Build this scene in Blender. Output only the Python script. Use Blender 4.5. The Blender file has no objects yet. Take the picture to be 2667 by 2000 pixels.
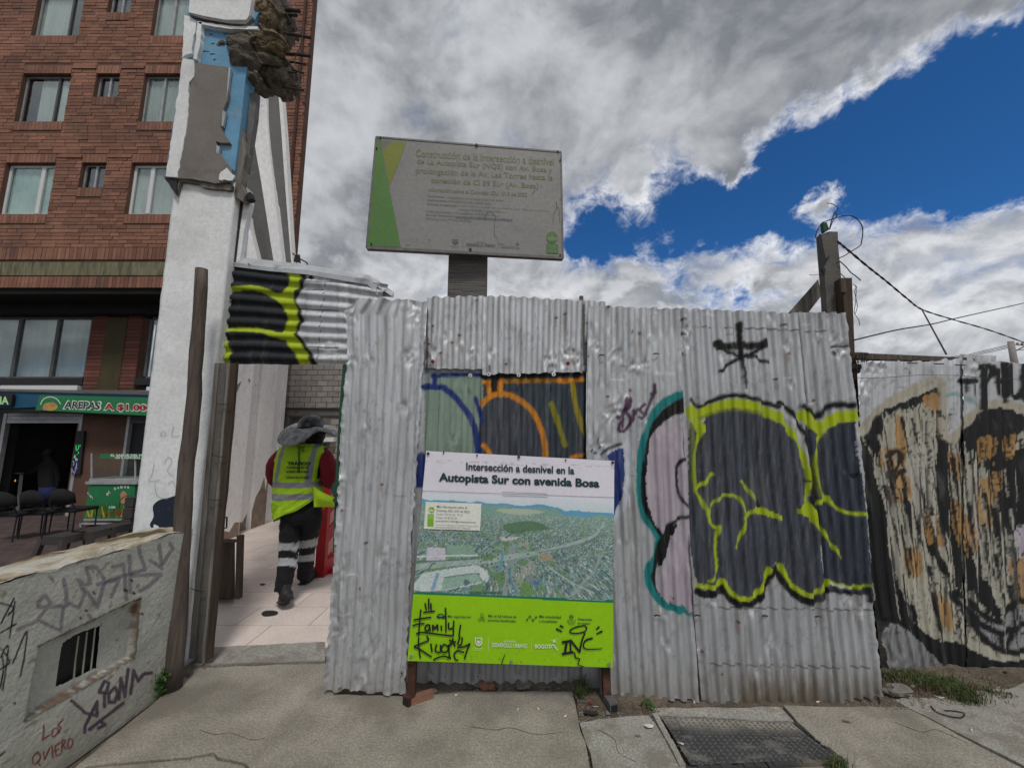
import bpy, bmesh, math, random
import numpy as np
from mathutils import Vector, Matrix
from mathutils import noise as mnoise
from mathutils.bvhtree import BVHTree
random.seed(7)
R = math.radians
SC = bpy.context.scene
COL = SC.collection

# ------------------------------------------------------------------ camera
F = 1010.0; CX = 1333.5; CY = 1000.0; CH = 1.5; PITCH = math.atan(0.1365)
CT, ST = math.cos(PITCH), math.sin(PITCH)
cam = bpy.data.cameras.new('camera'); cam.sensor_width = 36; cam.lens = 36 * F / 2667
cam.clip_start = 0.05; cam.clip_end = 5000
cam_o = bpy.data.objects.new('camera', cam); COL.objects.link(cam_o)
cam_o.location = (0, 0, CH); cam_o.rotation_euler = (math.pi / 2 + PITCH, 0, 0)
SC.camera = cam_o

# ------------------------------------------------------------------ sun, exposure
SUN_EL, SUN_AZ = R(58), R(166)          # azimuth from +Y towards +X : high, behind the camera, slightly to the right
sd = bpy.data.lights.new('sun', 'SUN'); sd.energy = 1.5; sd.angle = R(11); sd.color = (1, .965, .91)
so = bpy.data.objects.new('sun', sd); COL.objects.link(so)
sun_dir = Vector((math.sin(SUN_AZ) * math.cos(SUN_EL), math.cos(SUN_AZ) * math.cos(SUN_EL), math.sin(SUN_EL)))
so.rotation_euler = sun_dir.to_track_quat('Z', 'Y').to_euler()
so.location = (0, -5, 20)
SC.view_settings.view_transform = 'Standard'; SC.view_settings.look = 'None'
SC.view_settings.exposure = .2; SC.view_settings.gamma = 1
SC.view_settings.use_curve_mapping = False
try:
    SC.cycles.max_bounces = 6; SC.cycles.transparent_max_bounces = 8
except Exception: pass

# ------------------------------------------------------------------ projection helpers (photo pixels of a 2667x2000 frame -> metres)
def ray(px, py):
    u = (px - CX) / F; v = (CY - py) / F
    return u, CT - v * ST, ST + v * CT
def P(px, py, Y):
    a, b, c = ray(px, py); t = Y / b
    return Vector((a * t, Y, CH + c * t))
def G(px, py, z=0.0):
    a, b, c = ray(px, py); t = (z - CH) / c
    return Vector((a * t, b * t, z))
def PX(px, py, X):
    a, b, c = ray(px, py); t = X / a
    return Vector((X, b * t, CH + c * t))
def Pn(px, py, Y):
    u = (px - CX) / F; v = (CY - py) / F
    b = CT - v * ST; t = Y / b
    return np.stack([u * t, Y + 0 * px, CH + (ST + v * CT) * t], -1)
def proj(co):
    x, y, z = co[..., 0], co[..., 1], co[..., 2] - CH
    d = y * CT + z * ST; up = -y * ST + z * CT
    return CX + F * x / d, CY - F * up / d

# ------------------------------------------------------------------ node helper
class NT:
    def __init__(s, nt): s.nt = nt; s.N = nt.nodes; s.L = nt.links
    def new(s, t, **k):
        n = s.N.new(t)
        for a, b in k.items(): setattr(n, a, b)
        return n
    def put(s, sock, v):
        if isinstance(v, bpy.types.NodeSocket): s.L.new(v, sock)
        elif v is not None:
            if sock.type == 'RGBA' and len(v) == 3: v = (*v, 1)
            sock.default_value = v
    def m(s, op, a, b=None, c=None, clamp=False):
        n = s.new('ShaderNodeMath', operation=op); n.use_clamp = clamp
        s.put(n.inputs[0], a)
        if b is not None: s.put(n.inputs[1], b)
        if c is not None: s.put(n.inputs[2], c)
        return n.outputs[0]
    def vm(s, op, a, b=None, sc=None):
        n = s.new('ShaderNodeVectorMath', operation=op); s.put(n.inputs[0], a)
        if b is not None: s.put(n.inputs[1], b)
        if sc is not None: s.put(n.inputs['Scale'], sc)
        return n.outputs['Value'] if op in ('DOT_PRODUCT', 'LENGTH', 'DISTANCE') else n.outputs[0]
    def noise(s, vec, scale, detail=4, rough=.55, dist=0, lac=2.0):
        n = s.new('ShaderNodeTexNoise'); s.put(n.inputs['Vector'], vec)
        n.inputs['Scale'].default_value = scale; n.inputs['Detail'].default_value = detail
        n.inputs['Roughness'].default_value = rough; n.inputs['Distortion'].default_value = dist
        n.inputs['Lacunarity'].default_value = lac
        return n.outputs[0]
    def rng(s, v, a, b, c=0., d=1., smooth=True):
        n = s.new('ShaderNodeMapRange'); n.interpolation_type = 'SMOOTHSTEP' if smooth else 'LINEAR'
        s.put(n.inputs[0], v)
        for i, x in enumerate((a, b, c, d)): s.put(n.inputs[i + 1], x)
        return n.outputs[0]
    def mix(s, f, a, b, mode='MIX'):
        n = s.new('ShaderNodeMix', data_type='RGBA', blend_type=mode)
        s.put(n.inputs[0], f); s.put(n.inputs[6], a); s.put(n.inputs[7], b)
        return n.outputs[2]

# ------------------------------------------------------------------ world : Nishita blue behind a procedural cloud deck
W = bpy.data.worlds.new('World'); SC.world = W; W.use_nodes = True
w = NT(W.node_tree); w.N.clear()
wo = w.new('ShaderNodeOutputWorld')
sky = w.new('ShaderNodeTexSky', sky_type='NISHITA'); sky.sun_disc = False
sky.sun_elevation = SUN_EL; sky.sun_rotation = SUN_AZ; sky.air_density = 1.0; sky.dust_density = .2; sky.ozone_density = 3.0; sky.altitude = 2600
tc = w.new('ShaderNodeTexCoord'); D = w.vm('NORMALIZE', tc.outputs['Generated'])
def wdir(px, py):
    a = ray(px, py); return Vector(a).normalized()
wn = w.new('ShaderNodeTexNoise'); w.put(wn.inputs['Vector'], D); wn.inputs['Scale'].default_value = 9; wn.inputs['Detail'].default_value = 7; wn.inputs['Roughness'].default_value = .6
DW = w.vm('NORMALIZE', w.vm('ADD', D, w.vm('SCALE', w.vm('SUBTRACT', wn.outputs['Color'], (.5, .5, .5)), sc=.16)))
# openings in the deck (negative) and banks of cloud (positive): (direction as photo px, angular radius px, weight)
blobs = [(1510, 625, 62, -.97), (1600, 600, 80, -.97), (1760, 565, 85, -.9), (1880, 560, 85, -.97), (2000, 520, 95, -.95), (2120, 450, 110, -.95),
         (2240, 400, 130, -.97), (2370, 370, 150, -.97), (2510, 320, 160, -.97), (2640, 300, 170, -.97), (2790, 330, 220, -.95), (2480, 460, 80, -.5), (2640, 450, 80, -.5), (2030, 620, 50, -.35),
         (2112, 540, 42, 1.25), (2110, 612, 30, -.5), (1905, 455, 30, .75), (1880, 410, 40, .3), (1640, 470, 50, .2), (2640, 60, 60, .3), (1940, 752, 36, -.75), (1850, 762, 26, -.5), (1745, 735, 26, -.4), (2020, 770, 22, -.4),
         (1500, 730, 60, .3), (1650, 730, 60, .35), (1850, 700, 50, .25), (2100, 690, 60, .3), (2400, 600, 80, .3), (2620, 590, 70, .4), (2420, 510, 30, .3), (1130, 40, 50, -.12), (2150, 200, 90, .25)]
acc = None
for px, py, rad, wt in blobs:
    d = wdir(px, py); c_ = math.cos(math.atan(math.hypot((px - CX) / F, (py - CY) / F))); k = 1 / ((rad / F) ** 2 * c_ ** 3.3)
    e = w.m('MULTIPLY', w.m('EXPONENT', w.m('MULTIPLY', w.m('SUBTRACT', w.vm('DOT_PRODUCT', DW, tuple(d)), 1.0), k)), wt)
    acc = e if acc is None else w.m('ADD', acc, e)
DS = w.vm('MULTIPLY', D, (1, 1, 1.35))
def puffs(vec): return w.noise(vec, 6.6, 10, .55, .3)
lowf = w.m('SUBTRACT', w.noise(DS, 2.3, 3, .5), .5)
p0 = puffs(DS); p1 = puffs(w.vm('ADD', DS, (-.010, -.004, .026)))
fil = w.m('SUBTRACT', w.noise(DS, 24, 8, .68, .6), .5)
sep = w.new('ShaderNodeSeparateXYZ'); w.put(sep.inputs[0], D)
low = w.rng(sep.outputs[2], .24, .52, 1, 0)            # 1 near the horizon : far cumulus with bright flanks
base_d = w.m('ADD', w.m('ADD', w.m('MULTIPLY', lowf, .45), w.m('MULTIPLY', acc, .88)), w.rng(low, 0, 1, .64, .52))
den = w.m('ADD', w.m('ADD', base_d, w.m('MULTIPLY', w.m('SUBTRACT', p0, .5), 2.0)), w.m('MULTIPLY', fil, w.rng(base_d, .25, .62, 1.2, .12)))
alpha = w.rng(den, -.26, .56)
thick = w.rng(w.m('ADD', base_d, w.m('MULTIPLY', w.m('SUBTRACT', p0, .5), .9)), .02, .46)
slope = w.m('SUBTRACT', p0, p1)                        # >0 where the sunward side is thinner
litv = w.rng(slope, -.045, .085, 0, 1, False)
big = w.rng(w.noise(DS, 2.9, 6, .55, .2), .40, .62)
dark = w.mix(big, (.205, .22, .245), (.50, .515, .54))
cc = w.mix(w.m('MULTIPLY', thick, w.rng(low, 0, 1, 1., .86)), (.92, .93, .96), dark)
cc = w.mix(w.m('MULTIPLY', litv, w.rng(low, 0, 1, .16, .60)), cc, (.90, .92, .95))
cc = w.mix(w.m('MULTIPLY', w.rng(fil, -.12, .12, 1, 0), .05), cc, (.25, .27, .32))
bg1 = w.new('ShaderNodeBackground'); w.put(bg1.inputs[0], w.mix(1.0, sky.outputs[0], (.23, .62, .94), 'MULTIPLY')); bg1.inputs[1].default_value = .1
bg2 = w.new('ShaderNodeBackground'); w.put(bg2.inputs[0], cc); bg2.inputs[1].default_value = .90
mx = w.new('ShaderNodeMixShader'); w.put(mx.inputs[0], alpha); w.L.new(bg1.outputs[0], mx.inputs[1]); w.L.new(bg2.outputs[0], mx.inputs[2])
w.L.new(mx.outputs[0], wo.inputs[0])

# ------------------------------------------------------------------ materials
def lin(c): return tuple(((x / 255) / 12.92 if x / 255 <= .04045 else ((x / 255 + .055) / 1.055) ** 2.4) for x in c)
KL = .74
def c8(r, g, b, k=KL): return tuple(min(x / k, .86) for x in lin((r, g, b)))
def mk(name, col, rough=.85, metal=0., var=.25, vs=6., dirt=None, ds=2.5, dth=(.52, .7), damt=.7, bump=.3, bs=40., bd=.004, island=0., stretch=None, spec=.4, attr=False, tint2=None, fine=.12):
    mt = bpy.data.materials.new(name); mt.use_nodes = True
    n = NT(mt.node_tree); bs_ = n.N['Principled BSDF']
    geo = n.new('ShaderNodeNewGeometry'); pos = geo.outputs['Position']
    if stretch: pos = n.vm('MULTIPLY', pos, stretch)
    if attr:
        at = n.new('ShaderNodeAttribute'); at.attribute_name = 'Col'; base = at.outputs['Color']; al = at.outputs['Alpha']
    else: base = col
    v = n.noise(pos, vs, 6, .6)
    f = n.rng(v, .3, .7, 1 - var, 1 + var * .6, False)
    f2 = n.rng(n.noise(pos, max(vs * 14, 90 if fine > .4 else 0), 4, .7), .3, .7, 1 - fine, 1 + fine, False)
    f = n.m('MULTIPLY', f, f2)
    if island:
        rnd = n.m('FRACT', n.m('ADD', geo.outputs['Random Per Island'], n.new('ShaderNodeObjectInfo').outputs['Random']))
        f = n.m('MULTIPLY', f, n.rng(rnd, 0, 1, 1 - island, 1 + island, False))
        if tint2:
            r2 = n.m('FRACT', n.m('MULTIPLY', rnd, 7.31))
            base = n.mix(n.rng(r2, .55, .95), (*base, 1), (*tint2, 1))
    comb = n.new('ShaderNodeCombineXYZ')
    for i in range(3): n.put(comb.inputs[i], f)
    colr = n.mix(1.0, base if isinstance(base, bpy.types.NodeSocket) else (*base, 1), comb.outputs[0], 'MULTIPLY')
    if dirt:
        dm = n.rng(n.noise(n.vm('ADD', pos, (3.1, 7.7, 1.3)), ds, 8, .65), dth[0], dth[1], 0, damt)
        colr = n.mix(dm, colr, (*dirt, 1))
    n.put(bs_.inputs['Base Color'], colr)
    bs_.inputs['Roughness'].default_value = rough; bs_.inputs['Metallic'].default_value = metal
    bs_.inputs['Specular IOR Level'].default_value = spec
    if attr and metal > 0:
        n.put(bs_.inputs['Metallic'], n.m('MULTIPLY', n.m('SUBTRACT', 1, al), metal))
        n.put(bs_.inputs['Roughness'], n.rng(n.m('ADD', n.m('MULTIPLY', al, .18), n.m('MULTIPLY', v, .25)), 0, .5, rough - .1, rough + .2, False))
    if bump:
        b = n.new('ShaderNodeBump'); b.inputs['Strength'].default_value = bump; b.inputs['Distance'].default_value = bd
        n.put(b.inputs['Height'], n.noise(pos, bs, 6, .65)); n.put(bs_.inputs['Normal'], b.outputs[0])
    return mt

M = {}
M['brick'] = mk('brick', (.29, .138, .092), .9, var=.26, vs=1.1, dirt=(.10, .072, .056), ds=1.6, dth=(.48, .72), damt=.6, island=.15, tint2=(.20, .095, .068), bs=60, bd=.006)
M['brickshade'] = mk('shaded_brick', (.15, .055, .042), .9, var=.30, vs=1.1, island=.25, bs=60, bd=.006)  # same brick, with the shade under the overhang put into its colour
M['mortar'] = mk('mortar', (.13, .07, .05), .95, vs=2)
M['moss'] = mk('mossy_concrete', (.20, .185, .115), .9, dirt=(.06, .058, .035), ds=3, dth=(.45, .62), stretch=(3, 1, .5))
M['white'] = mk('white_plaster', (.78, .79, .79), .9, var=.10, vs=3, dirt=(.40, .39, .37), ds=2.2, dth=(.5, .75), damt=.45, bump=.3, bs=45, bd=.004)
M['whitewall'] = mk('white_limewash', (.84, .83, .82), .9, var=.08, vs=2, dirt=(.42, .33, .25), ds=1.6, dth=(.55, .75), damt=.5, bump=.25, bs=30, bd=.005, stretch=(1, 1, .5))
M['render'] = mk('grey_render', (.205, .185, .168), .95, var=.15, vs=4, dirt=(.14, .12, .11), ds=5, bump=.4, bs=90, bd=.003)
M['bluepaint'] = mk('blue_paint', (.14, .33, .50), .75, var=.2, vs=5, dirt=(.30, .34, .35), ds=6, dth=(.56, .7), bump=.3, bs=30)
M['rubble'] = mk('broken_concrete', (.165, .142, .118), .98, var=.5, vs=9, dirt=(.075, .064, .054), ds=7, dth=(.48, .66), bump=1, bs=30, bd=.03, tint2=None)
M['rubble2'] = mk('ochre_concrete', (.22, .17, .105), .98, var=.4, vs=9, dirt=(.08, .06, .04), ds=9, dth=(.5, .62), bump=1, bs=30, bd=.03)
M['steel'] = mk('rusted_rebar', (.05, .038, .032), .8, metal=.3, bs=80)
M['rust'] = mk('rusty_steel', (.075, .035, .025), .8, metal=.25, var=.4, vs=20, dirt=(.16, .075, .04), ds=14, bs=80)
M['greysteel'] = mk('scuffed_steel', (.16, .155, .15), .6, metal=.4, var=.3, vs=20, bs=80)
M['wood'] = mk('weathered_wood', (.115, .090, .075), .9, var=.4, vs=6, dirt=(.05, .04, .034), ds=5, dth=(.45, .65), stretch=(6, 6, .5), bump=.8, bs=20, bd=.01)
M['wood2'] = mk('brown_plank', (.066, .046, .032), .9, var=.4, vs=8, dirt=(.035, .025, .02), ds=5, stretch=(6, 6, .4), bump=.8, bs=20, bd=.01)
M['greywood'] = mk('grey_timber', (.21, .19, .165), .9, var=.35, vs=6, dirt=(.07, .06, .05), ds=5, dth=(.48, .66), stretch=(5, 5, .5), bump=.8, bs=20, bd=.01)
M['conc'] = mk('weathered_concrete', (.13, .122, .112), .95, var=.3, vs=4, dirt=(.065, .06, .055), ds=4, dth=(.5, .7), bump=.8, bs=35, bd=.008)
M['postconc'] = mk('board_marked_concrete', (.16, .15, .14), .95, var=.35, vs=4, dirt=(.07, .05, .04), ds=3, dth=(.5, .65), stretch=(1, 1, 14), bump=1, bs=3, bd=.02)
M['walk'] = mk('sidewalk_concrete', (.335, .305, .255), .95, var=.28, vs=3.4, dirt=(.175, .155, .125), ds=1.5, dth=(.46, .66), damt=.8, bump=1, bs=110, bd=.007, fine=.42)
M['walk2'] = mk('worn_sidewalk_concrete', (.36, .345, .31), .95, var=.2, vs=4, dirt=(.23, .20, .165), ds=5, dth=(.48, .6), damt=.75, bump=1, bs=90, bd=.010, fine=.45)
M['dirtm'] = mk('dirt', (.19, .155, .115), 1, var=.4, vs=6, dirt=(.09, .07, .05), ds=9, dth=(.45, .65), bump=1, bs=50, bd=.03, fine=.3)
M['tile'] = mk('beige_tile', (.72, .62, .56), .6, var=.10, vs=3, dirt=(.56, .48, .42), ds=3, dth=(.5, .75), island=.07, bump=.1)
M['grout'] = mk('grout', (.30, .24, .20), .95)
M['paver'] = mk('plaza_paver', (.085, .058, .055), .9, var=.25, vs=3, dirt=(.06, .045, .04), ds=2, island=.2, bump=.4)
M['block'] = mk('concrete_block', (.27, .245, .225), .95, var=.2, vs=7, island=.16, bump=.7, bs=60, bd=.006)
M['blockmortar'] = mk('block_mortar', (.15, .13, .115), .95)
M['sheet'] = mk('galvanised_sheet', (.5, .5, .5), .62, metal=.5, var=.13, vs=5, dirt=(.24, .235, .225), ds=3.2, dth=(.52, .80), damt=.45, stretch=(5, 1, .7), bump=.12, bs=25, bd=.003, attr=True, fine=.08)
M['wallpaint'] = mk('painted_low_wall', (.5, .5, .5), .92, var=.16, vs=5, dirt=(.17, .16, .13), ds=6, dth=(.56, .72), damt=.5, bump=1, bs=40, bd=.012, attr=True, fine=.14)
M['print'] = mk('printed_board', (.5, .5, .5), .5, var=.05, vs=3, bump=.12, bs=12, bd=.004, attr=True, fine=.04)
M['signprint'] = mk('faded_sign_print', (.5, .5, .5), .55, var=.06, vs=3, bump=.2, bs=10, bd=.004, attr=True, fine=.03)
M['black'] = mk('black_paint', (.012, .012, .013), .6, bump=0)
M['dkgreen'] = mk('dark_green_ink', (.010, .040, .042), .6, bump=0, var=.05)
M['signtext'] = mk('faded_olive_ink', (.18, .19, .10), .6, bump=0, var=.1)
M['signtext2'] = mk('faded_grey_ink', (.15, .152, .145), .6, bump=0, var=.2)
M['signblue'] = mk('blue_ink', (.05, .09, .16), .6, bump=0)
M['signlime'] = mk('faded_lime_ink', (.22, .27, .07), .6, bump=0)
M['ink_white'] = mk('white_ink', (.78, .80, .72), .6, bump=0, var=.04)
M['ink_lime'] = mk('lime_ink', (.22, .46, .02), .6, bump=0, var=.04)
M['inkred'] = mk('red_ink', (.36, .012, .02), .6, bump=0)
M['purple'] = mk('purple_paint', (.06, .022, .07), .6, bump=0)
M['banner'] = mk('green_banner', (.02, .19, .07), .55, var=.12, vs=1, bump=.2, bs=6)
M['blueband'] = mk('blue_fascia', (.012, .09, .17), .6, var=.15)
M['darkmetal'] = mk('dark_metal', (.018, .018, .02), .6, var=.3)
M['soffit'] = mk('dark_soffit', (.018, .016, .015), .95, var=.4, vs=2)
M['alu'] = mk('aluminium_frame', (.42, .43, .44), .45, metal=.3, bump=0)
M['whiteframe'] = mk('white_frame', (.68, .68, .69), .5, bump=0, var=.05)
M['dkframe'] = mk('grey_window_frame', (.10, .10, .10), .6, bump=0)
M['olive'] = mk('olive_panel', (.062, .050, .020), .8, var=.2, vs=3)
M['curtain'] = mk('curtain', (.66, .69, .67), .9, var=.22, vs=1.2, stretch=(4, 1, .6), bump=0)
M['curtaing'] = mk('green_curtain', (.62, .78, .72), .9, var=.2, vs=3, bump=0)
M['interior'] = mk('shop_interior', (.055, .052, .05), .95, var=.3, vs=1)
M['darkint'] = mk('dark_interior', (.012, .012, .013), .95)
M['plastic'] = mk('grey_plastic', (.050, .045, .042), .5, bump=0, var=.1)
M['blackfab'] = mk('black_fabric', (.010, .010, .012), .9, var=.3, vs=8, bump=.3, bs=30, bd=.01)
M['skin'] = mk('skin', (.20, .105, .065), .6, bump=0, var=.05)
M['hair'] = mk('hair', (.010, .008, .007), .7, bump=.4)
M['redfab'] = mk('red_fabric', (.20, .008, .018), .8, var=.2, vs=6, bump=.4, bs=14, bd=.012)
M['vest'] = mk('vest_fabric', (.5, .5, .5), .7, var=.14, vs=6, bump=.5, bs=12, bd=.012, attr=True, fine=.06)
M['blacktrou'] = mk('work_trousers', (.5, .5, .5), .9, var=.2, vs=6, bump=.6, bs=13, bd=.014, attr=True)
M['hat'] = mk('hard_hat', (.035, .035, .038), .25, var=.35, vs=14, dirt=(.07, .07, .07), ds=9, bump=.1)
M['brim'] = mk('grey_brim_fabric', (.34, .345, .345), .9, var=.3, vs=25, dirt=(.12, .12, .122), ds=22, dth=(.48, .58), bump=.8, bs=30, bd=.01)
M['boot'] = mk('dusty_boot', (.022, .020, .019), .6, var=.4, vs=14, dirt=(.07, .06, .05), ds=12, bump=.4)
M['redplastic'] = mk('red_plastic', (.42, .016, .018), .5, var=.12)
M['whiteplastic'] = mk('faded_white_plastic', (.58, .24, .23), .5, var=.12)
M['green'] = mk('green_paint', (.012, .075, .045), .7, var=.3, vs=5)
M['cable'] = mk('cable', (.022, .018, .020), .7, bump=0)
M['wire'] = mk('tie_wire', (.07, .065, .062), .6, metal=.4, bump=0)
M['leaf'] = mk('grass_blade', (.05, .085, .022), .8, island=.35, tint2=(.14, .14, .05), bump=0)
M['leafy'] = mk('weed_leaf', (.055, .12, .022), .7, island=.3, bump=0)
M['dryleaf'] = mk('dry_leaf', (.16, .11, .07), .9, island=.3, bump=0)
M['stone'] = mk('stone', (.20, .185, .165), .95, var=.3, vs=12, bump=.8, bs=40, bd=.01)
M['brickbit'] = mk('broken_brick', (.26, .13, .085), .95, var=.3, vs=12, dirt=(.15, .13, .11), ds=9, bump=.8)
M['paper'] = mk('paper', (.68, .67, .64), .9, bump=0, var=.1)
M['filter'] = mk('filter_tip', (.45, .25, .11), .9, bump=0)
M['plate'] = mk('diamond_plate', (.085, .085, .088), .5, metal=.55, var=.35, vs=5, dirt=(.25, .225, .19), ds=3.5, dth=(.47, .68), damt=.9, bump=.5, bs=60, bd=.003)
M['washer'] = mk('zinc_washer', (.36, .36, .36), .5, metal=.5, bump=0)
M['redcap'] = mk('red_cap', (.30, .015, .03), .5, bump=0)
M['whitecap'] = mk('white_cap', (.7, .7, .7), .5, bump=0)
M['farpole'] = mk('far_pole', (.30, .27, .26), .9)
# glass: clear pane that also mirrors the sky
g = bpy.data.materials.new('window_glass'); g.use_nodes = True; gn = NT(g.node_tree); gn.N.clear()
go = gn.new('ShaderNodeOutputMaterial'); tr = gn.new('ShaderNodeBsdfTransparent'); tr.inputs[0].default_value = (.86, .90, .89, 1)
gl = gn.new('ShaderNodeBsdfGlossy'); gl.inputs['Roughness'].default_value = .04; gl.inputs[0].default_value = (.9, .93, .95, 1)
gf = gn.new('ShaderNodeMixShader'); fr = gn.new('ShaderNodeLayerWeight'); fr.inputs[0].default_value = .5
gn.put(gf.inputs[0], gn.m('ADD', gn.m('MULTIPLY', gn.m('POWER', fr.outputs['Facing'], 3.0), .7), .07, clamp=True)); gn.L.new(tr.outputs[0], gf.inputs[1]); gn.L.new(gl.outputs[0], gf.inputs[2]); gn.L.new(gf.outputs[0], go.inputs[0])
M['glass'] = g
def emat(name, col, st):
    m_ = bpy.data.materials.new(name); m_.use_nodes = True; b = m_.node_tree.nodes['Principled BSDF']
    b.inputs['Base Color'].default_value = (.02, .02, .02, 1); b.inputs['Emission Color'].default_value = (*col, 1); b.inputs['Emission Strength'].default_value = st
    return m_
M['ledgreen'] = emat('green_led', (.08, .9, .25), .8); M['ledblue'] = emat('blue_led', (.45, .5, 1), .6); M['ledlime'] = emat('lime_led', (.45, .8, .35), .45); M['ledamber'] = emat('amber_led', (1, .5, .05), 1.)

# ------------------------------------------------------------------ objects
WL = {}
def tag(o, label=None, cat=None, group=None, kind=None):
    if label: o['label'] = label
    if cat: o['category'] = cat
    if group: o['group'] = group
    if kind: o['kind'] = kind
    return o
def link(o, parent=None, wloc=Vector((0, 0, 0))):
    COL.objects.link(o); wloc = Vector(wloc); WL[o.name] = wloc
    if parent: o.parent = parent; o.location = wloc - WL[parent.name]
    else: o.location = wloc
    return o
def thing(name, loc, label, cat, group=None):
    o = bpy.data.objects.new(name, None); o.empty_display_size = .1; link(o, None, loc); return tag(o, label, cat, group)
def obj_from(name, verts, faces, mats, parent=None, smooth=False, midx=None, col=None, recenter=True):
    v = np.asarray([tuple(x) for x in verts], dtype=float) if not isinstance(verts, np.ndarray) else verts
    c = Vector(((v.min(0) + v.max(0)) / 2).tolist()); c.z = float(v[:, 2].min())
    v = v - np.array(c)
    me = bpy.data.meshes.new(name)
    me.from_pydata(v.tolist() if not isinstance(faces, np.ndarray) else [], [], faces if not isinstance(faces, np.ndarray) else [])
    if isinstance(faces, np.ndarray):
        nf = len(faces); me.vertices.add(len(v)); me.vertices.foreach_set('co', v.astype(np.float32).ravel())
        me.loops.add(nf * 4); me.loops.foreach_set('vertex_index', faces.astype(np.int32).ravel())
        me.polygons.add(nf); me.polygons.foreach_set('loop_start', np.arange(0, nf * 4, 4, dtype=np.int32))
        me.update(calc_edges=True); me.validate()
    if not isinstance(mats, (list, tuple)): mats = [mats]
    for m_ in mats: me.materials.append(M[m_] if isinstance(m_, str) else m_)
    if midx is not None: me.polygons.foreach_set('material_index', np.asarray(midx, dtype=np.int32))
    if smooth: me.polygons.foreach_set('use_smooth', np.ones(len(me.polygons), dtype=bool))
    if col is not None:
        a = me.color_attributes.new('Col', 'FLOAT_COLOR', 'POINT'); a.data.foreach_set('color', np.asarray(col, dtype=np.float32).ravel())
    me.update()
    o = bpy.data.objects.new(name, me); return link(o, parent, c)

class MB:
    def __init__(s): s.v = []; s.f = []; s.m = []; s.mi = 0; s.st = []
    def mark(s): s.st.append((len(s.v), len(s.f)))
    def face(s, idx): s.f.append(tuple(idx)); s.m.append(s.mi)
    def hexa(s, p):          # 8 points: bottom 4 ccw, top 4
        s.mark(); b = len(s.v); s.v += [Vector(x) for x in p]
        for q in ((0, 3, 2, 1), (4, 5, 6, 7), (0, 1, 5, 4), (1, 2, 6, 5), (2, 3, 7, 6), (3, 0, 4, 7)): s.face([b + i for i in q])
    def box(s, x0, x1, y0, y1, z0, z1, rot=0, tilt=None):
        p = [(x0, y0, z0), (x1, y0, z0), (x1, y1, z0), (x0, y1, z0), (x0, y0, z1), (x1, y0, z1), (x1, y1, z1), (x0, y1, z1)]
        if rot or tilt:
            c = Vector(((x0 + x1) / 2, (y0 + y1) / 2, (z0 + z1) / 2)); m_ = Matrix.Rotation(rot, 3, 'Z')
            if tilt: m_ = m_ @ Matrix.Rotation(tilt[0], 3, 'X') @ Matrix.Rotation(tilt[1], 3, 'Y')
            p = [m_ @ (Vector(q) - c) + c for q in p]
        s.hexa(p)
    def prism(s, pts, ext):  # polygon pts (Vectors) extruded by vector ext
        s.mark(); b = len(s.v); n = len(pts); pts = [Vector(x) for x in pts]; ext = Vector(ext)
        s.v += pts + [x + ext for x in pts]
        s.face([b + i for i in range(n)]); s.face([b + n + i for i in reversed(range(n))])
        for i in range(n): j = (i + 1) % n; s.face((b + j, b + i, b + n + i, b + n + j))
    def ppoly(s, px, Y, th):  # outline in photo px on plane Y, thickness th (away from the camera)
        s.prism([P(x, y, Y) for x, y in px], (0, th, 0))
    def tube(s, pts, r, n=8, cap=True, jit=0, flat=1.0, up=None):
        s.mark(); pts = [Vector(x) for x in pts]; rr = r if isinstance(r, (list, tuple)) else [r] * len(pts); rings = []; prev = up
        for i, p in enumerate(pts):
            t = (pts[min(i + 1, len(pts) - 1)] - pts[max(i - 1, 0)]).normalized()
            a = prev if prev is not None else (Vector((0, 0, 1)) if abs(t.z) < .9 else Vector((0, 1, 0)))
            u_ = (a - t * a.dot(t)).normalized(); v_ = t.cross(u_)
            prev = u_; b = len(s.v); ra = rr[i]; rx, ry = (ra if isinstance(ra, tuple) else (ra, ra * flat))
            for k in range(n):
                an = 2 * math.pi * k / n; q = 1 + (random.uniform(-jit, jit) if jit else 0)
                s.v.append(p + (u_ * math.cos(an) * rx + v_ * math.sin(an) * ry) * q)
            rings.append(b)
        for a, b in zip(rings, rings[1:]):
            for k in range(n): s.face((a + k, a + (k + 1) % n, b + (k + 1) % n, b + k))
        if cap: s.face([rings[0] + k for k in reversed(range(n))]); s.face([rings[-1] + k for k in range(n)])
    def build(s, name, mats, parent=None, smooth=False, label=None, cat=None, group=None, kind=None, bevel=0):
        o = obj_from(name, s.v, s.f, mats, parent, smooth, s.m)
        if bevel:
            md = o.modifiers.new('bevel', 'BEVEL'); md.width = bevel; md.segments = 2; md.limit_method = 'ANGLE'
        return tag(o, label, cat, group, kind)
def one(fn, name, mats, parent=None, split=False, **k):
    b = MB(); fn(b)
    if split:                                                         # every box or bar becomes a part of its own
        e = b.st + [(len(b.v), len(b.f))]
        for (v0, f0), (v1, f1) in zip(e, e[1:]):
            q = MB(); q.v = b.v[v0:v1]; q.f = [tuple(i - v0 for i in f) for f in b.f[f0:f1]]; q.m = b.m[f0:f1]; o = q.build(name, mats, parent, **k)
        return o
    return b.build(name, mats, parent, **k)
def copy_tree(o, dloc, label=None, rz=0):
    c = o.copy(); COL.objects.link(c); c.location = o.location + Vector(dloc); c.rotation_euler.z += rz
    if label: c['label'] = label
    for ch in list(o.children):
        d = ch.copy(); COL.objects.link(d); d.parent = c
        for g_ in list(ch.children):
            e = g_.copy(); COL.objects.link(e); e.parent = d
    return c
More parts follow.
